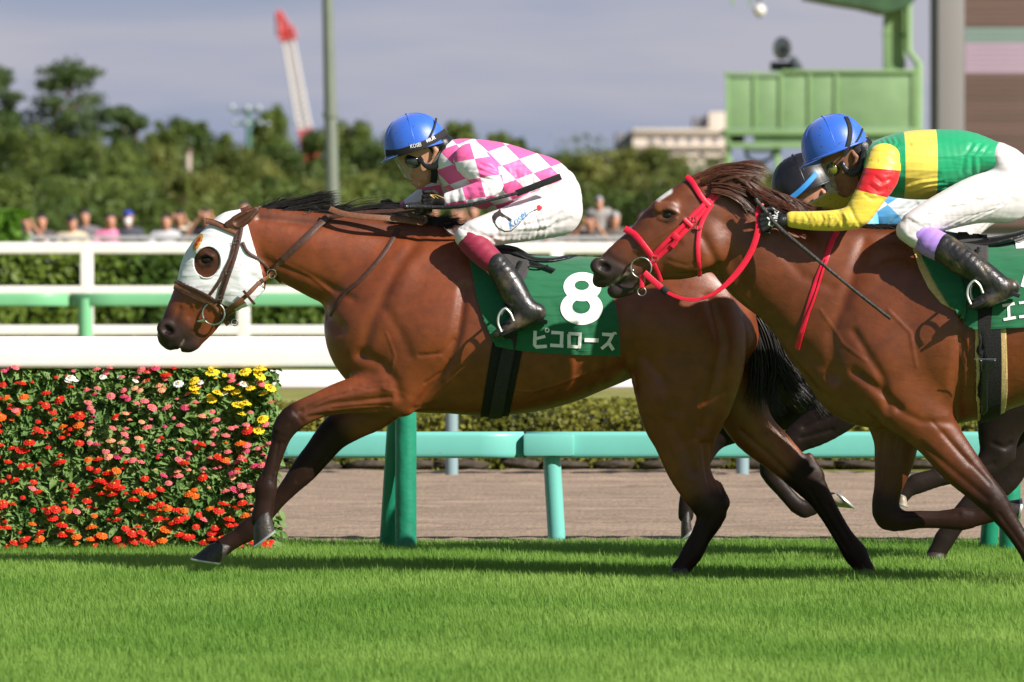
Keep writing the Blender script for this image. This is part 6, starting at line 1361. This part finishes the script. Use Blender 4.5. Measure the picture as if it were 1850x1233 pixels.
for (a, b_, lab) in ((-60, 146, 'flower stand covered in mostly red zinnias, at the left edge'), (156, 328, 'middle flower stand with pink zinnias above and red below'), (333, 492, 'flower stand with yellow flowers along its top, beside the foreleg')):
    x0, x1 = X(a, FYd), X(b_, FYd); T_ = thing('flower_stand', ((x0 + x1) / 2, FYd, 0), lab, 'flower stand', 'flower stands below the white rail')
    r = np.random.default_rng(a + 99); ht = .90; n = 6800
    for k in range(6): MB().box(((x0 + x1) / 2, FYd + .16 - k * .012 + .04, .10 + k * .15), (x1 - x0 - .07, .16, .07), None, .01).build('tray', M['rack'], T_)
    MB().box(((x0 + x1) / 2 + .015, FYd + .20, ht / 2 - .03), (x1 - x0 + (.02 if b_ < 400 else -.05), .03, ht - .10), None, .005).build('dark_backing', M['rack'], T_)  # black sheet added to fill the gaps between stands with dark
    px_u = r.uniform(0, 1, n); z_ = r.uniform(-.01, ht, n); cl_ = .02 * np.sin(px_u * 40) * np.sin(z_ * 45)
    yy = FYd + .05 - (.02 + .035 * r.random(n)) - cl_ + (z_ / ht) * .02; xx = x0 + px_u * (x1 - x0) + r.normal(0, .012 if b_ < 400 else .024, n)
    c = np.stack([xx, yy, z_], 1); nn = r.normal(0, .42, (n, 3)) + np.array([.35, -.60, .65]); nn /= np.linalg.norm(nn, axis=1, keepdims=True)
    t = np.cross(nn, r.normal(size=(n, 3))); t /= np.linalg.norm(t, axis=1, keepdims=True); bb = np.cross(nn, t); s = .062 * r.uniform(.5, 1.35, n)[:, None]
    q = lambda al, be, ga: c + t * s * al + bb * s * be + nn * s * ga
    V = np.stack([q(-.5, 0, 0), q(-.15, .21, .1), q(.25, .17, .08), q(.55, 0, -.12), q(.25, -.17, .08), q(-.15, -.21, .1), q(.05, 0, -.02)], 1).reshape(-1, 3)
    base = np.arange(n)[:, None] * 7; Fq = np.concatenate([base + [0, 6, 2, 1], base + [6, 3, 2, 2][:0] + 0 if False else base + [6, 4, 3, 2], base + [0, 5, 4, 6]], 0)
    link('foliage', mesh_np(V, Fq, 'foliage'), M['leafd'], T_, False)
    cnt = 0; placed = []
    while cnt < 99:
        pu = random.random(); zz = random.uniform(.03, ht); px = a + pu * (b_ - a); py = to_px(np.array([[x0 + pu * (x1 - x0), FYd, zz]]))[1][0]
        if any((px - q_[0]) ** 2 + (py - q_[1]) ** 2 < 110 for q_ in placed) or random.random() < .25 * (1 + math.sin(px * .11) * math.sin(py * .07)): 
            if random.random() < .9: continue
        placed.append((px, py)); k = fcol(px, py); o = bpy.data.objects.new('flower', fm[k]); COL.objects.link(o); o.parent = T_
        s = random.uniform(.8, 1.35) * (1.2 if k == 'yellow' else 1 if k in ('red', 'orange') else .85)
        o.location = Vector((x0 + pu * (x1 - x0), FYd - .045 + (zz / ht) * .02 - random.uniform(0, .03), zz)) - Vector(T_.location); o.scale = (s, s, s)
        o.rotation_euler = (random.uniform(.15, .8), random.uniform(-.3, .3), random.uniform(-.6, .6)); cnt += 1
    bmx = bmesh.new(); kinds = list(fc)
    for _ in range(70):
        pu = random.random(); zz = random.uniform(.03, ht); px = a + pu * (b_ - a); py = to_px(np.array([[x0 + pu * (x1 - x0), FYd, zz]]))[1][0]; k = fcol(px, py)
        i0 = len(bmx.verts); f0 = len(bmx.faces); bmx.from_mesh(fm[k]); bmx.verts.ensure_lookup_table(); bmx.faces.ensure_lookup_table(); s = random.uniform(.4, .75)
        mtx = Matrix.Translation((x0 + pu * (x1 - x0), FYd - .03 + (zz / ht) * .02 - random.uniform(0, .03), zz)) @ Matrix.Rotation(random.uniform(.1, 1.0), 4, 'X') @ Matrix.Diagonal((s, s, s, 1))
        bmesh.ops.transform(bmx, matrix=mtx, verts=bmx.verts[i0:])
        for f_ in bmx.faces[f0:]: f_.material_index = kinds.index(k)
    me = bpy.data.meshes.new('small_flowers'); bmx.to_mesh(me); bmx.free()
    for k in kinds: me.materials.append(fmats[k])
    tag(link('small_flowers', me, None, T_, False), kind='stuff')
# ------------------------------------------------------------------ trees and far things
M['leafa'] = leaf_mat('dark_pine_foliage', (.030, .062, .016), (.10, .155, .036), .3, .35)
M['leafb'] = leaf_mat('broadleaf_foliage', (.045, .085, .018), (.15, .20, .040), .3, .3)
M['leafc'] = leaf_mat('olive_foliage', (.085, .115, .022), (.22, .235, .055), .3, .3)
M['bark'] = mat('bark', (.16, .11, .08), .9, .2, var=.4, vscale=6, bump=.6, bscale=20)
def tree(px, top, hw, D, kind, label, seed, bottom=None, dens=1.0):
    r = np.random.default_rng(seed); Y = D - 32; sc = S(Y); xc = X(px, Y); zt = Z(top, Y); W = hw * sc; H = zt
    o = thing('pine_tree' if kind == 0 else 'broadleaf_tree', (xc, Y, 0), label, 'tree', 'trees behind the spectators')
    tr_ = MB().tube([(xc, Y, -.1), (xc + .1 * W * r.normal(), Y, H * .5), (xc + .15 * W * r.normal(), Y, H * .93)], [.03 * H + .05, .02 * H + .03, .03], 10)
    C = []; Rd = []
    if kind == 0:
        for i in range(40):
            q = r.uniform(.12, 1.0) ** .85; wd = W * (1.06 - q) ** .5; a = r.uniform(0, 6.28); rr = r.uniform(.15, 1.0) ** .6
            c = (xc + math.cos(a) * wd * rr, Y + math.sin(a) * wd * rr, H * (q - .06)); C.append(c); Rd.append((W * r.uniform(.13, .30), W * r.uniform(.13, .30), H * r.uniform(.028, .062)))
            tr_.tube([(xc, Y, H * (q - .12)), c], [.012 * H, .02], 6)
        C.append((xc, Y, H * .95)); Rd.append((W * .22, W * .22, H * .06)); C += [(xc, Y, H * .42), (xc + W * .1, Y, H * .66)]; Rd += [(W * .66, W * .5, H * .20), (W * .36, W * .3, H * .13)]
    else:
        W *= 1.35; C.append((xc, Y, H * .58)); Rd.append((W * .74, W * .6, H * .30))
        for i in range(38):
            a = r.uniform(0, 6.28); q = r.uniform(.08, .92); wd = W * math.sqrt(max(.05, 1 - (max(0, q - .35) / .68) ** 2)) * .85; rr = r.uniform(.1, 1) ** .6
            c = (xc + math.cos(a) * wd * rr, Y + math.sin(a) * wd * rr, H * q); s = r.uniform(.13, .28); C.append(c); Rd.append((W * s, W * s, min(H * .11, W * s * .9)))
            if i % 3 == 0: tr_.tube([(xc, Y, H * q * .6), c], [.012 * H, .02], 6)
        C.append((xc + W * r.uniform(-.2, .2), Y, H * .88)); Rd.append((W * .22, W * .22, H * .10))
        C.append((xc, Y, H * .25)); Rd.append((W * .8, W * .8, H * .22))
    me = leafcloud(C, Rd, int(11500 * dens), sc * 9, seed, name='crown', shell=.45); link('crown', me, (M['leafa'], M['leafb'], M['leafc'])[kind], o, False); tr_.build('trunk', M['bark'], o)
TL = [(-15, 118, 120, 300, 0, 'pine with dense dark crown cut by the left edge of the photo'), (128, 106, 150, 310, 0, 'tall spreading pine, tallest of the tree line at the left'), (222, 192, 100, 320, 0, 'smaller dark pine just right of the tallest pine'),
  (55, 215, 120, 290, 1, 'bushy dark tree below the tall pine'), (175, 240, 95, 285, 1, 'rounded tree standing in front of the pines'), (310, 205, 52, 420, 1, 'round topped tree left of the floodlight mast'), (370, 212, 50, 430, 1, 'round dark tree just left of the floodlight mast'),
  (265, 255, 70, 330, 2, 'pale green tree between the pines and the floodlight mast'), (490, 183, 42, 450, 1, 'pointed dark tree standing up beside the crane'), (430, 262, 85, 360, 2, 'broad olive tree below the floodlight mast'), (545, 235, 75, 380, 1, 'tree at the foot of the crane'),
  (640, 212, 62, 400, 1, 'round tree right of the tall pole'), (700, 228, 70, 390, 1, 'tree behind the blue cap of the leading jockey'), (835, 216, 42, 440, 1, 'tree rising above the leading jockeys shoulder'), (900, 232, 50, 430, 1, 'tree above the pink checked back'), (945, 246, 32, 440, 1, 'small tree crown above the pink checked back'),
  (775, 262, 80, 370, 2, 'olive tree hidden behind the leading jockey'), (1000, 276, 75, 380, 1, 'low tree right of the pink checked back'), (1080, 268, 75, 370, 2, 'broad olive tree between the two leading jockeys'), (1165, 266, 80, 360, 2, 'olive tree in front of the pale apartment block'), (1250, 300, 85, 340, 2, 'low wide tree below the apartment block'),
  (1335, 300, 80, 350, 1, 'tree under the green platform'), (350, 310, 100, 300, 2, 'low olive tree behind the spectators, left of the pole'), (480, 315, 100, 300, 1, 'low bushy tree behind the horse mane'), (640, 310, 110, 300, 2, 'low bushy tree left of the blue cap'), (900, 318, 110, 300, 1, 'low bushy tree behind the leading jockey'),
  (1060, 320, 110, 295, 1, 'low dark tree above the right spectators'), (1200, 335, 110, 290, 1, 'low bush behind the chestnut horse face'), (40, 318, 110, 270, 1, 'low bushy tree behind the left spectators'), (200, 330, 110, 272, 1, 'low bush behind the spectator in pink'), (1420, 310, 90, 330, 2, 'tree behind the platform legs'), (1560, 300, 90, 330, 1, 'tree behind the green jockey'), (1690, 255, 60, 330, 1, 'tree between the platform and the big screen'), (1720, 320, 110, 300, 2, 'tree below the big screen'), (770, 330, 110, 290, 1, 'low dark bush behind the leading jockey hands'), (1850, 320, 110, 300, 1, 'tree below the big screen at the right edge')]
for i, a in enumerate(TL): tree(*a, seed=100 + i)
r = np.random.default_rng(5); Cc = np.stack([r.uniform(-32, 32, 70), r.uniform(150, 156, 70) , r.uniform(.6, 1.7, 70)], 1)
tag(link('undergrowth', leafcloud(Cc, np.tile([1.6, 1.2, 1.1], (70, 1)), 26000, .22, 77, name='undergrowth', shell=.4), M['leafb'], None, False), 'dark tangled undergrowth filling the gaps below the trees', 'undergrowth', kind='stuff')
r = np.random.default_rng(15); xs_ = np.linspace(-120, 120, 130); Cw = np.stack([xs_ + r.normal(0, .8, 130), r.uniform(480, 500, 130), r.uniform(.35, .8, 130) * (6.6 + 1.1 * np.sin(xs_ * .21) + .8 * np.sin(xs_ * .57))], 1)
Cw = np.concatenate([Cw, Cw * [1, 1, .45]]); tag(link('woodland', leafcloud(Cw, np.stack([r.uniform(1.6, 3.2, 260), r.uniform(1.5, 2.5, 260), r.uniform(1.2, 2.2, 260)], 1), 70000, .42, 78, name='woodland', shell=.4), M['leafb'], None, False), 'far off wood closing the view behind the tree line', 'woodland', kind='stuff')
# pole
PY = 108.0
T_ = thing('lamp_post', (X(612, PY), PY, 0), 'tall grey green pole rising out of the picture behind the bay horse mane', 'pole')
pm = pgrad('grey_green_pole_paint', (.155, .18, .145), .5)
MB().tube([(X(604, PY), PY, 0), (X(600, PY), PY, Z(345, PY)), (X(597, PY), PY, Z(207, PY)), (X(592, PY), PY, Z(0, PY)), (X(588, PY), PY, Z(-180, PY))], [.145, .135, .125, .105, .09], 20).build('shaft', pm, T_)
MB().tube([(X(597.2, PY), PY, Z(212, PY)), (X(597, PY), PY, Z(203, PY))], .155, 20).build('collar', pm, T_)
MB().tube([(X(588, PY), PY, Z(-180, PY)), (X(560, PY), PY, Z(-190, PY))], .07, 10).build('lamp_arm', pm, T_)
# crane
CY = 700.0; cs = S(CY)
T_ = thing('crane', (X(552, CY), CY, 0), 'distant red and white lattice crane boom leaning against the sky', 'crane')
cred = mat('crane_red', (.55, .05, .045), .6); cwh = mat('crane_white', (.60, .56, .55), .6)
def lattice(a, b, w0, w1, m, name, n=9, yw=.8):
    mb = MB(); A = P(*a, CY); B = P(*b, CY); d = B - A; pr = Vector((d.z, 0, -d.x)).normalized(); ps = []
    for i in range(n + 1):
        t = i / n; c = A + d * t; w = (w0 + (w1 - w0) * t) / 2 * cs; ps.append([c + pr * w * sx + Vector((0, w * sy, 0)) for sx, sy in ((-1, -1), (1, -1), (1, 1), (-1, 1))])
    for k in range(4): mb.tube([q[k] for q in ps], .13, 6)
    for i in range(n):
        for k in range(4): mb.tube([ps[i][k], ps[i + 1][(k + 1) % 4]], .085, 5); mb.tube([ps[i][k], ps[i][(k + 1) % 4]], .08, 5)
    mb.build(name, m, T_)
lattice((556, 262), (550, 232), 22, 22, cred, 'lower_boom', 3); lattice((550, 232), (521, 72), 22, 18, cwh, 'boom', 14); lattice((521, 72), (517, 50), 28, 24, cred, 'boom_head', 3); lattice((516, 52), (503, 20), 18, 6, cred, 'jib', 4)
MB().box(P(517, 60, CY), (26 * cs, 1.2, 9 * cs), Matrix.Rotation(R(-12), 3, 'Y'), .1).build('sheave_block', cred, T_)
MB().tube([P(499, 24, CY), P(500, 66, CY)], .1, 5).build('cable', cred, T_); MB().tube([P(560, 262, CY), P(556, 262, CY) * 1 + Vector((0, 0, -12))], 1.0, 8).build('mast', cred, T_)
# floodlight mast
LY = 330.0; ls = S(LY); T_ = thing('floodlight_mast', (X(449, LY), LY, 0), 'green floodlight mast with clusters of lamps above the trees', 'floodlight mast')
gm_ = mat('mast_green', (.06, .16, .12), .6); lm_ = mat('lamp_housing', (.34, .37, .42), .4)
MB().tube([(X(449, LY), LY, 0), (X(449, LY), LY, Z(190, LY))], [.22, .12], 10).build('pole', gm_, T_)
for (x0, y0, x1, y1) in ((420, 202, 478, 202), (425, 224, 478, 224)): MB().tube([P(x0, y0, LY), P(x1, y1, LY)], .07, 8).build('crossbar', gm_, T_)
for x, y, s in ((419, 194, 6), (447, 196, 6), (467, 196, 6), (446, 222, 5), (470, 222, 5), (424, 222, 4), (484, 224, 4)):
    MB().sphere(P(x, y, LY - .2), s * ls, (1, .6, 1), 14, 8).build('floodlight', lm_, T_)
T_ = thing('chimney', (X(340, 300), 300, 0), 'small pale chimney poking out of the trees left of the crane', 'chimney'); MB().tube([(X(340, 300), 300, 0), (X(340, 300), 300, Z(272, 300))], [.18, .14], 12).build('shaft', mat('pale_concrete', (.45, .38, .33), .8), T_); MB().tube([(X(340, 300), 300, Z(276, 300)), (X(340, 300), 300, Z(270, 300))], .2, 12).build('cap', M['bark'], T_)
# apartment block
BY = 800.0; bs = S(BY)
T_ = thing('apartment_block', (X(1220, BY), BY, 0), 'long pale apartment block with a stepped roof behind the trees', 'building')
bw = mat('pale_plaster', (.62, .54, .47), .8, var=.06, vscale=.2); bg_ = mat('grey_plaster', (.20, .20, .23), .8, var=.06); bwin = mat('dark_window', (.25, .24, .26), .3)
def bbox(x0, y0, x1, y1, y, dep, m, name, parent=T_, bev=.05):
    a = P(x0, y1, y); b = P(x1, y0, y); return MB().box(((a.x + b.x) / 2, y + dep / 2, (a.z + b.z) / 2), (b.x - a.x, dep, b.z - a.z), None, bev).build(name, m, parent)
bbox(1143, 240, 1318, 420, BY, 14, bw, 'wall'); bbox(1112, 240, 1142, 420, BY + 2, 12, bg_, 'side_wing'); bbox(1143, 233, 1320, 239.6, BY - .6, 15, bw, 'roof_slab'); bbox(1253, 211, 1284, 232.6, BY + 3, 8, bg_, 'roof_house'); bbox(1280, 203, 1310, 232.6, BY + 2, 8, bw, 'tower')
bbox(1144, 262, 1318, 267, BY - 1.2, 1.2, bw, 'balcony_slab'); bbox(1144, 277, 1318, 284, BY - 1.2, 1.2, bw, 'balcony_slab')
for i, x in enumerate(range(1172, 1312, 23)):
    for y in (249, 269, 290): bbox(x, y, x + 12, y + 8, BY - .15, .12, bwin, 'window', bev=.01)
bbox(1205, 290, 1275, 420, BY - 20, 10, bw, 'lower_wing')
# green camera platform
KY = 148.0; ks = S(KY)
pg = mat('platform_green_paint', (.215, .35, .155), .5, var=.08, vscale=1.5); pg2 = mat('platform_green_panel', (.19, .31, .15), .6, var=.1, vscale=2); pdk = mat('dark_roof_edge', (.03, .07, .03), .6)
T_ = thing('camera_platform', (X(1490, KY), KY, 0), 'green steel camera platform with panelled sides and a roof column', 'platform')
kb = lambda x0, y0, x1, y1, m, n, dy=0, dep=.12: bbox(x0, y0, x1, y1, KY + dy, dep, m, n, T_, .012)
for a, b_ in ((1316, 1361), (1367, 1408), (1414, 1460), (1466, 1508), (1514, 1648)): kb(a, 138 if a < 1400 else 132, b_, 232, pg2, 'side_panel', .05, .05)
for x in (1311, 1361, 1408, 1460, 1508): kb(x, 128, x + 6, 330 if x in (1311,) else 238, pg, 'railing_post', 0, .1)
kb(1648, 122, 1656, 238, pg, 'railing_post', 0, .1); kb(1308, 131, 1412, 137, pg, 'top_rail', -.02, .06); kb(1412, 126, 1656, 132, pg, 'top_rail', -.03, .06); kb(1309, 233, 1668, 244, pg, 'floor_beam', -.06, 3.2); kb(1316, 258, 1668, 268, pg, 'lower_beam', -.05, .2); kb(1362, 244.5, 1660, 257.5, pg2, 'skirt_panel', .08, .05)
for x in (1311, 1400, 1456, 1560, 1655): kb(x, 244, x + 11, 620, pg, 'leg', .1, .3)
kb(1316, 245, 1345, 257, pdk, 'underside', .3, 2); kb(1345, 270, 1400, 276, pg, 'brace', .2, .1)
MB().tube([P(1345, 262, KY + .5), P(1350, 285, KY + .5), P(1372, 296, KY + .5), P(1395, 285, KY + .5), P(1400, 262, KY + .5)], .05, 8).build('cable_loop', pdk, T_)
kb(1597, -40, 1636, 131, pg, 'roof_column', .4, .45); kb(1594, 60, 1639, 63, pg, 'column_band', .38, .5)
MB().tube([P(1641, -40, KY + .2), P(1641, 92, KY + .2), P(1660, 116, KY + .2), P(1660, 330, KY + .2)], 6.5 * ks, 12).build('drain_pipe', pg, T_)
kb(1636, 60, 1641, 63, pg, 'pipe_bracket', .3, .1)
bm = bmesh.new(); pr = [(1458, -6), (1510, 4), (1560, 12), (1600, 22), (1640, 14), (1662, -10), (1662, -50), (1458, -50)]
fv = [bm.verts.new(P(x, y, KY - .8)) for x, y in pr]; ff = bm.faces.new(fv); rr = bmesh.ops.extrude_face_region(bm, geom=[ff]); bmesh.ops.translate(bm, vec=(0, 3.4, 0), verts=[v for v in rr['geom'] if isinstance(v, bmesh.types.BMVert)]); bmesh.ops.recalc_face_normals(bm, faces=bm.faces)
me = bpy.data.meshes.new('roof'); bm.to_mesh(me); bm.free(); link('roof', me, mat('roof_shaded_green', (.035, .085, .035), .6, var=.3, vscale=3), T_, False)  # roof green darkened: shade of the underside is put into the colour
kb(1322, -30, 1326, 12, pg, 'roof_hanger', 0, .05); kb(1353, -30, 1357, 12, pg, 'roof_hanger', 0, .05); kb(1318, -20, 1470, -12, pg, 'roof_beam', 0, .2)
T_ = thing('dome_camera', P(1372, 19, KY - .1), 'round white dome camera hanging under the platform roof', 'dome camera')
MB().sphere(P(1372, 19, KY - .1), 11.5 * ks).build('globe', mat('white_plastic', (.74, .70, .64), .4), T_); MB().tube([P(1372, 10, KY - .1), P(1368, -16, KY - .1)], .03, 8).build('hanger', pdk, T_); MB().sphere(P(1372, 27, KY - .12), 5 * ks).build('lens', M['darklens'], T_)
T_ = thing('broadcast_camera', P(1413, 130, KY + .8), 'large dark television camera under a rain hood on the platform', 'camera')
MB().sphere(P(1413, 88, KY + .8), 17 * ks, (1, 1.2, 1.25), 18, 12).build('rain_hood', mat('grey_rain_hood', (.42, .42, .43), .7), T_); MB().tube([P(1415, 91, KY + .50), P(1415, 91, KY + .75)], 8.5 * ks, 18).build('lens', M['darklens'], T_)
bbox(1393, 112, 1432, 128, KY + .6, .6, mat('camera_base', (.04, .045, .04), .7), 'pan_head', T_, .02); MB().tube([P(1412, 124, KY + .9), P(1412, 235, KY + .9)], .1, 10).build('pedestal', pdk, T_)
T_ = thing('rain_cover', P(1440, 130, KY + 1), 'white cloth cover bundled beside the television camera', 'cloth')
f = Field.px(1418, 90, 1460, 140, .5, 1.8, .05, KY); f.chain([(1432, 108, 7, .12, 1.1), (1438, 118, 9, .16, 1.1), (1441, 128, 11, .2, 1.1)], k=.05); link('cover', sdf_mesh(f, 'cover', 2), M['white_print'], T_)
# big screen
VY = 128.0
T_ = thing('video_screen', (X(1790, VY), VY, 0), 'huge brown louvred screen wall with a teal and lavender band at the right edge', 'screen')
gcol = mat('grey_steel_column', (.215, .205, .20), .7, var=.04); gside = mat('dark_steel_side', (.20, .20, .21), .7)
bbox(1693, -60, 1743, 560, VY - .4, 1.2, gcol, 'column', T_); bbox(1684, -60, 1692.6, 560, VY - .2, 1.0, gside, 'column_side', T_)
m = mat('screen_panels', (.135, .085, .070), .7, var=.25, vscale=1); 
bn = m.node_tree; nd = bn.nodes; mpn = nd.new('ShaderNodeMapping'); mpn.inputs['Scale'].default_value = (.15, 1, 5); tcn = [n for n in nd if n.type == 'TEX_COORD'][0]; nn_ = [n for n in nd if n.type == 'TEX_NOISE'][0]
bn.links.new(tcn.outputs['Object'], mpn.inputs[0]); bn.links.new(mpn.outputs[0], nn_.inputs[0])
y = -60; 
while y < 400:
    cm = m
    if 48 <= y < 76: cm = M.setdefault('scr_teal', mat('screen_teal_band', (.20, .28, .25), .7))
    elif 76 <= y < 131: cm = M.setdefault('scr_lav', mat('screen_lavender_band', (.40, .30, .38), .7))
    h_ = 9.2; bbox(1743.5, y, 2100, min(y + h_ - .5, y + 8.7), VY, .3, cm, 'louvre', T_, .01); y += h_
bbox(1743.5, -60, 2100, 560, VY + .32, .4, gside, 'backing', T_)
# ------------------------------------------------------------------ spectators behind the barrier
def person(px, py, shirt, label, pose='lean', hair='dark', cap=None, scale=1.0, mask=False, D=112.5, seed=0, zbase=0.0):
    Y = D - 32; x = X(px, Y); zh = Z(py, Y); r = np.random.default_rng(seed); s = scale
    T_ = thing('person', (x, Y, zbase), label, 'person', 'spectators lined up at the barrier')
    f = Field((x - .55, Y - .55, zbase - .05), (x + .55, Y + .45, zh + .3), .024, Y)
    hc = np.array([x, Y - .04, zh]); nk = hc + [0, .03, -.13 * s]; ch = hc + [0, .06, -.27 * s]; hp = np.array([x, Y + .06, max(.5, zh - .80 * s)])
    A = lambda p, q: (*p, q)
    f.cap3([A(hc + [0, 0, .03], .088 * s), A(hc + [0, -.01, -.05], .070 * s), A(hc + [0, -.03, -.09], .04 * s)], k=.02); f.cap3([A(hc + [0, -.095 * s, -.01], .014), A(hc + [0, -.105 * s, -.03], .016)], k=.012)
    f.cap3([A(nk + [0, 0, .08], .045), A(nk + [0, 0, -.05], .05)], k=.03)
    def torso(g, o=0): g.cap3([A(ch + [-.10, 0, .04], .095 * s + o), A(ch + [.10, 0, .04], .095 * s + o)], k=.05); g.cap3([A(ch, .13 * s + o), A(hp + [0, 0, .1], .125 * s + o)], k=.05)
    torso(f); arms = []
    for sg in (-1, 1):
        sh = ch + [sg * .19 * s, 0, .06]
        if pose == 'lean': el = sh + [sg * .10, -.12, -.24]; wr = sh + [sg * (.0 - r.uniform(0, .12)), -.36, -.22]
        elif pose == 'raise': el = sh + [sg * .14, -.14, -.10]; wr = hc + [sg * .08, -.18, .02]
        else: el = sh + [sg * .10, -.02, -.28]; wr = sh + [sg * .06, -.2, -.42]
        arms.append((sh, el, wr)); f.cap3([A(sh, .045), A(el, .036), A(wr, .026)], k=.03); f.cap3([A(wr, .034), A(wr + [0, -.03, .05 if pose == 'raise' else -.01], .032)], k=.02)
    kn = [np.array([x + sg * .1, Y + .02, zbase + (hp[2] - zbase) * .52]) for sg in (-1, 1)]; ft = [np.array([x + sg * .11, Y + .05, zbase + .06]) for sg in (-1, 1)]
    for k_, f_ in zip(kn, ft): f.cap3([A(hp, .11), A(k_, .07), A(f_, .045)], k=.03); f.cap3([A(f_, .045), A(f_ + [0, -.14, -.01], .04)], k=.02)
    link('body', sdf_mesh(f, 'body', 2), M['skin'], T_)
    g = Field((x - .55, Y - .55, zbase - .05), (x + .55, Y + .45, zh + .3), .024, Y); torso(g, .018)
    for sh, el, wr in arms: g.cap3([A(sh, .068), A(el, .056)] + ([A(wr * .6 + el * .4, .05)] if seed % 2 else []), k=.03)
    link('shirt', sdf_mesh(g, 'shirt', 2), mat('shirt_cloth', shirt, .8, var=.12, vscale=5), T_)
    g = Field((x - .4, Y - .4, zbase - .05), (x + .4, Y + .45, zh), .026, Y)
    for k_, f_ in zip(kn, ft): g.cap3([A(hp, .135), A(k_, .085), A(f_ + [0, 0, .04], .062)], k=.03)
    link('trousers', sdf_mesh(g, 'trousers', 2), M.setdefault('trousers', mat('dark_trousers', (.03, .035, .05), .8)), T_)
    g = Field((x - .2, Y - .3, zh - .2), (x + .2, Y + .2, zh + .2), .018, Y); g.cap3([A(hc + [0, .015, .055], .092 * s), A(hc + [0, .035, -.01], .085 * s)], k=.02)
    if cap: g.cap3([A(hc + [0, -.08, .075], .035), A(hc + [0, -.15, .065], .02)], k=.02)
    link('cap' if cap else 'hair', sdf_mesh(g, 'hair', 2), mat('cap_cloth', cap, .8) if cap else M['blackhair'], T_)
    if mask: g = Field((x - .2, Y - .3, zh - .2), (x + .2, Y + .2, zh + .2), .016, Y); g.cap3([A(hc + [0, -.05, -.04], .068), A(hc + [0, -.06, -.07], .045)], k=.01); link('face_mask', sdf_mesh(g, 'mask', 1), M['white_print'], T_)
PEO = [(48, 405, (.45, .45, .46), 'person in a pale top with both hands up to the face, farthest left', dict(pose='raise', mask=False)), (75, 402, (.07, .06, .06), 'person in a dark shirt leaning on the barrier, second from the left', {}),
  (130, 404, (.60, .50, .34), 'person in a cream shirt and dark cap at the barrier', dict(cap=(.02, .02, .03))), (153, 394, (.14, .13, .14), 'tall person in a grey shirt behind the person in cream', dict(D=113.3)),
  (200, 400, (.75, .22, .38), 'person in a bright pink top leaning on the barrier', {}), (231, 396, (.045, .05, .07), 'person in a dark jacket, blue cap and white face mask', dict(cap=(.03, .05, .30), mask=True)),
  (300, 402, (.50, .50, .53), 'person in a light grey shirt leaning forward on the barrier', {}), (324, 396, (.62, .56, .44), 'person in a beige top shading the eyes with both hands', dict(pose='raise', D=113.3)), (372, 392, (.03, .03, .035), 'person in black with raised arms near the horse hood', dict(pose='raise')),
  (441, 379, (.10, .08, .08), 'person whose head shows just above the bay horse poll', dict(D=113.3)), (690, 398, (.5, .5, .5), 'person in a pale top below the leading jockey chin', {}), (783, 386, (.55, .48, .40), 'person in a beige top below the jockey forearm', {}), (829, 390, (.12, .06, .05), 'person in dark brown under the jockey elbow', dict(pose='raise')), (855, 384, (.16, .10, .09), 'person in reddish brown behind the jockey knee', dict(D=113.3)),
  (1065, 404, (.06, .055, .05), 'person with hands raised to the face, carrying a child on the shoulders', dict(pose='raise', zbase=0.0)), (1110, 398, (.10, .085, .07), 'person in brown with a grey cap beside the chestnut horse muzzle', dict(cap=(.32, .30, .30))), (1163, 396, (.30, .34, .50), 'person in a light blue shirt partly hidden by the chestnut horse face', {}), (988, 426, (.42, .47, .62), 'short person in pale blue behind the saddlecloth', dict(scale=.8)), (1030, 418, (.20, .19, .2), 'short person in grey between the saddle and the chestnut horse', dict(scale=.8)), (560, 398, (.1, .1, .1), 'person in black behind the bay horse mane', {})]
for i, (px, py, c, lab, kw) in enumerate(PEO): person(px, py, c, lab, seed=i, **kw)
person(1082, 368, (.30, .28, .27), 'small child in a grey hat riding on the shoulders of a person at the right', 'hang', cap=(.30, .30, .34), scale=.72, seed=41, D=112.9, zbase=Z(440, 81))
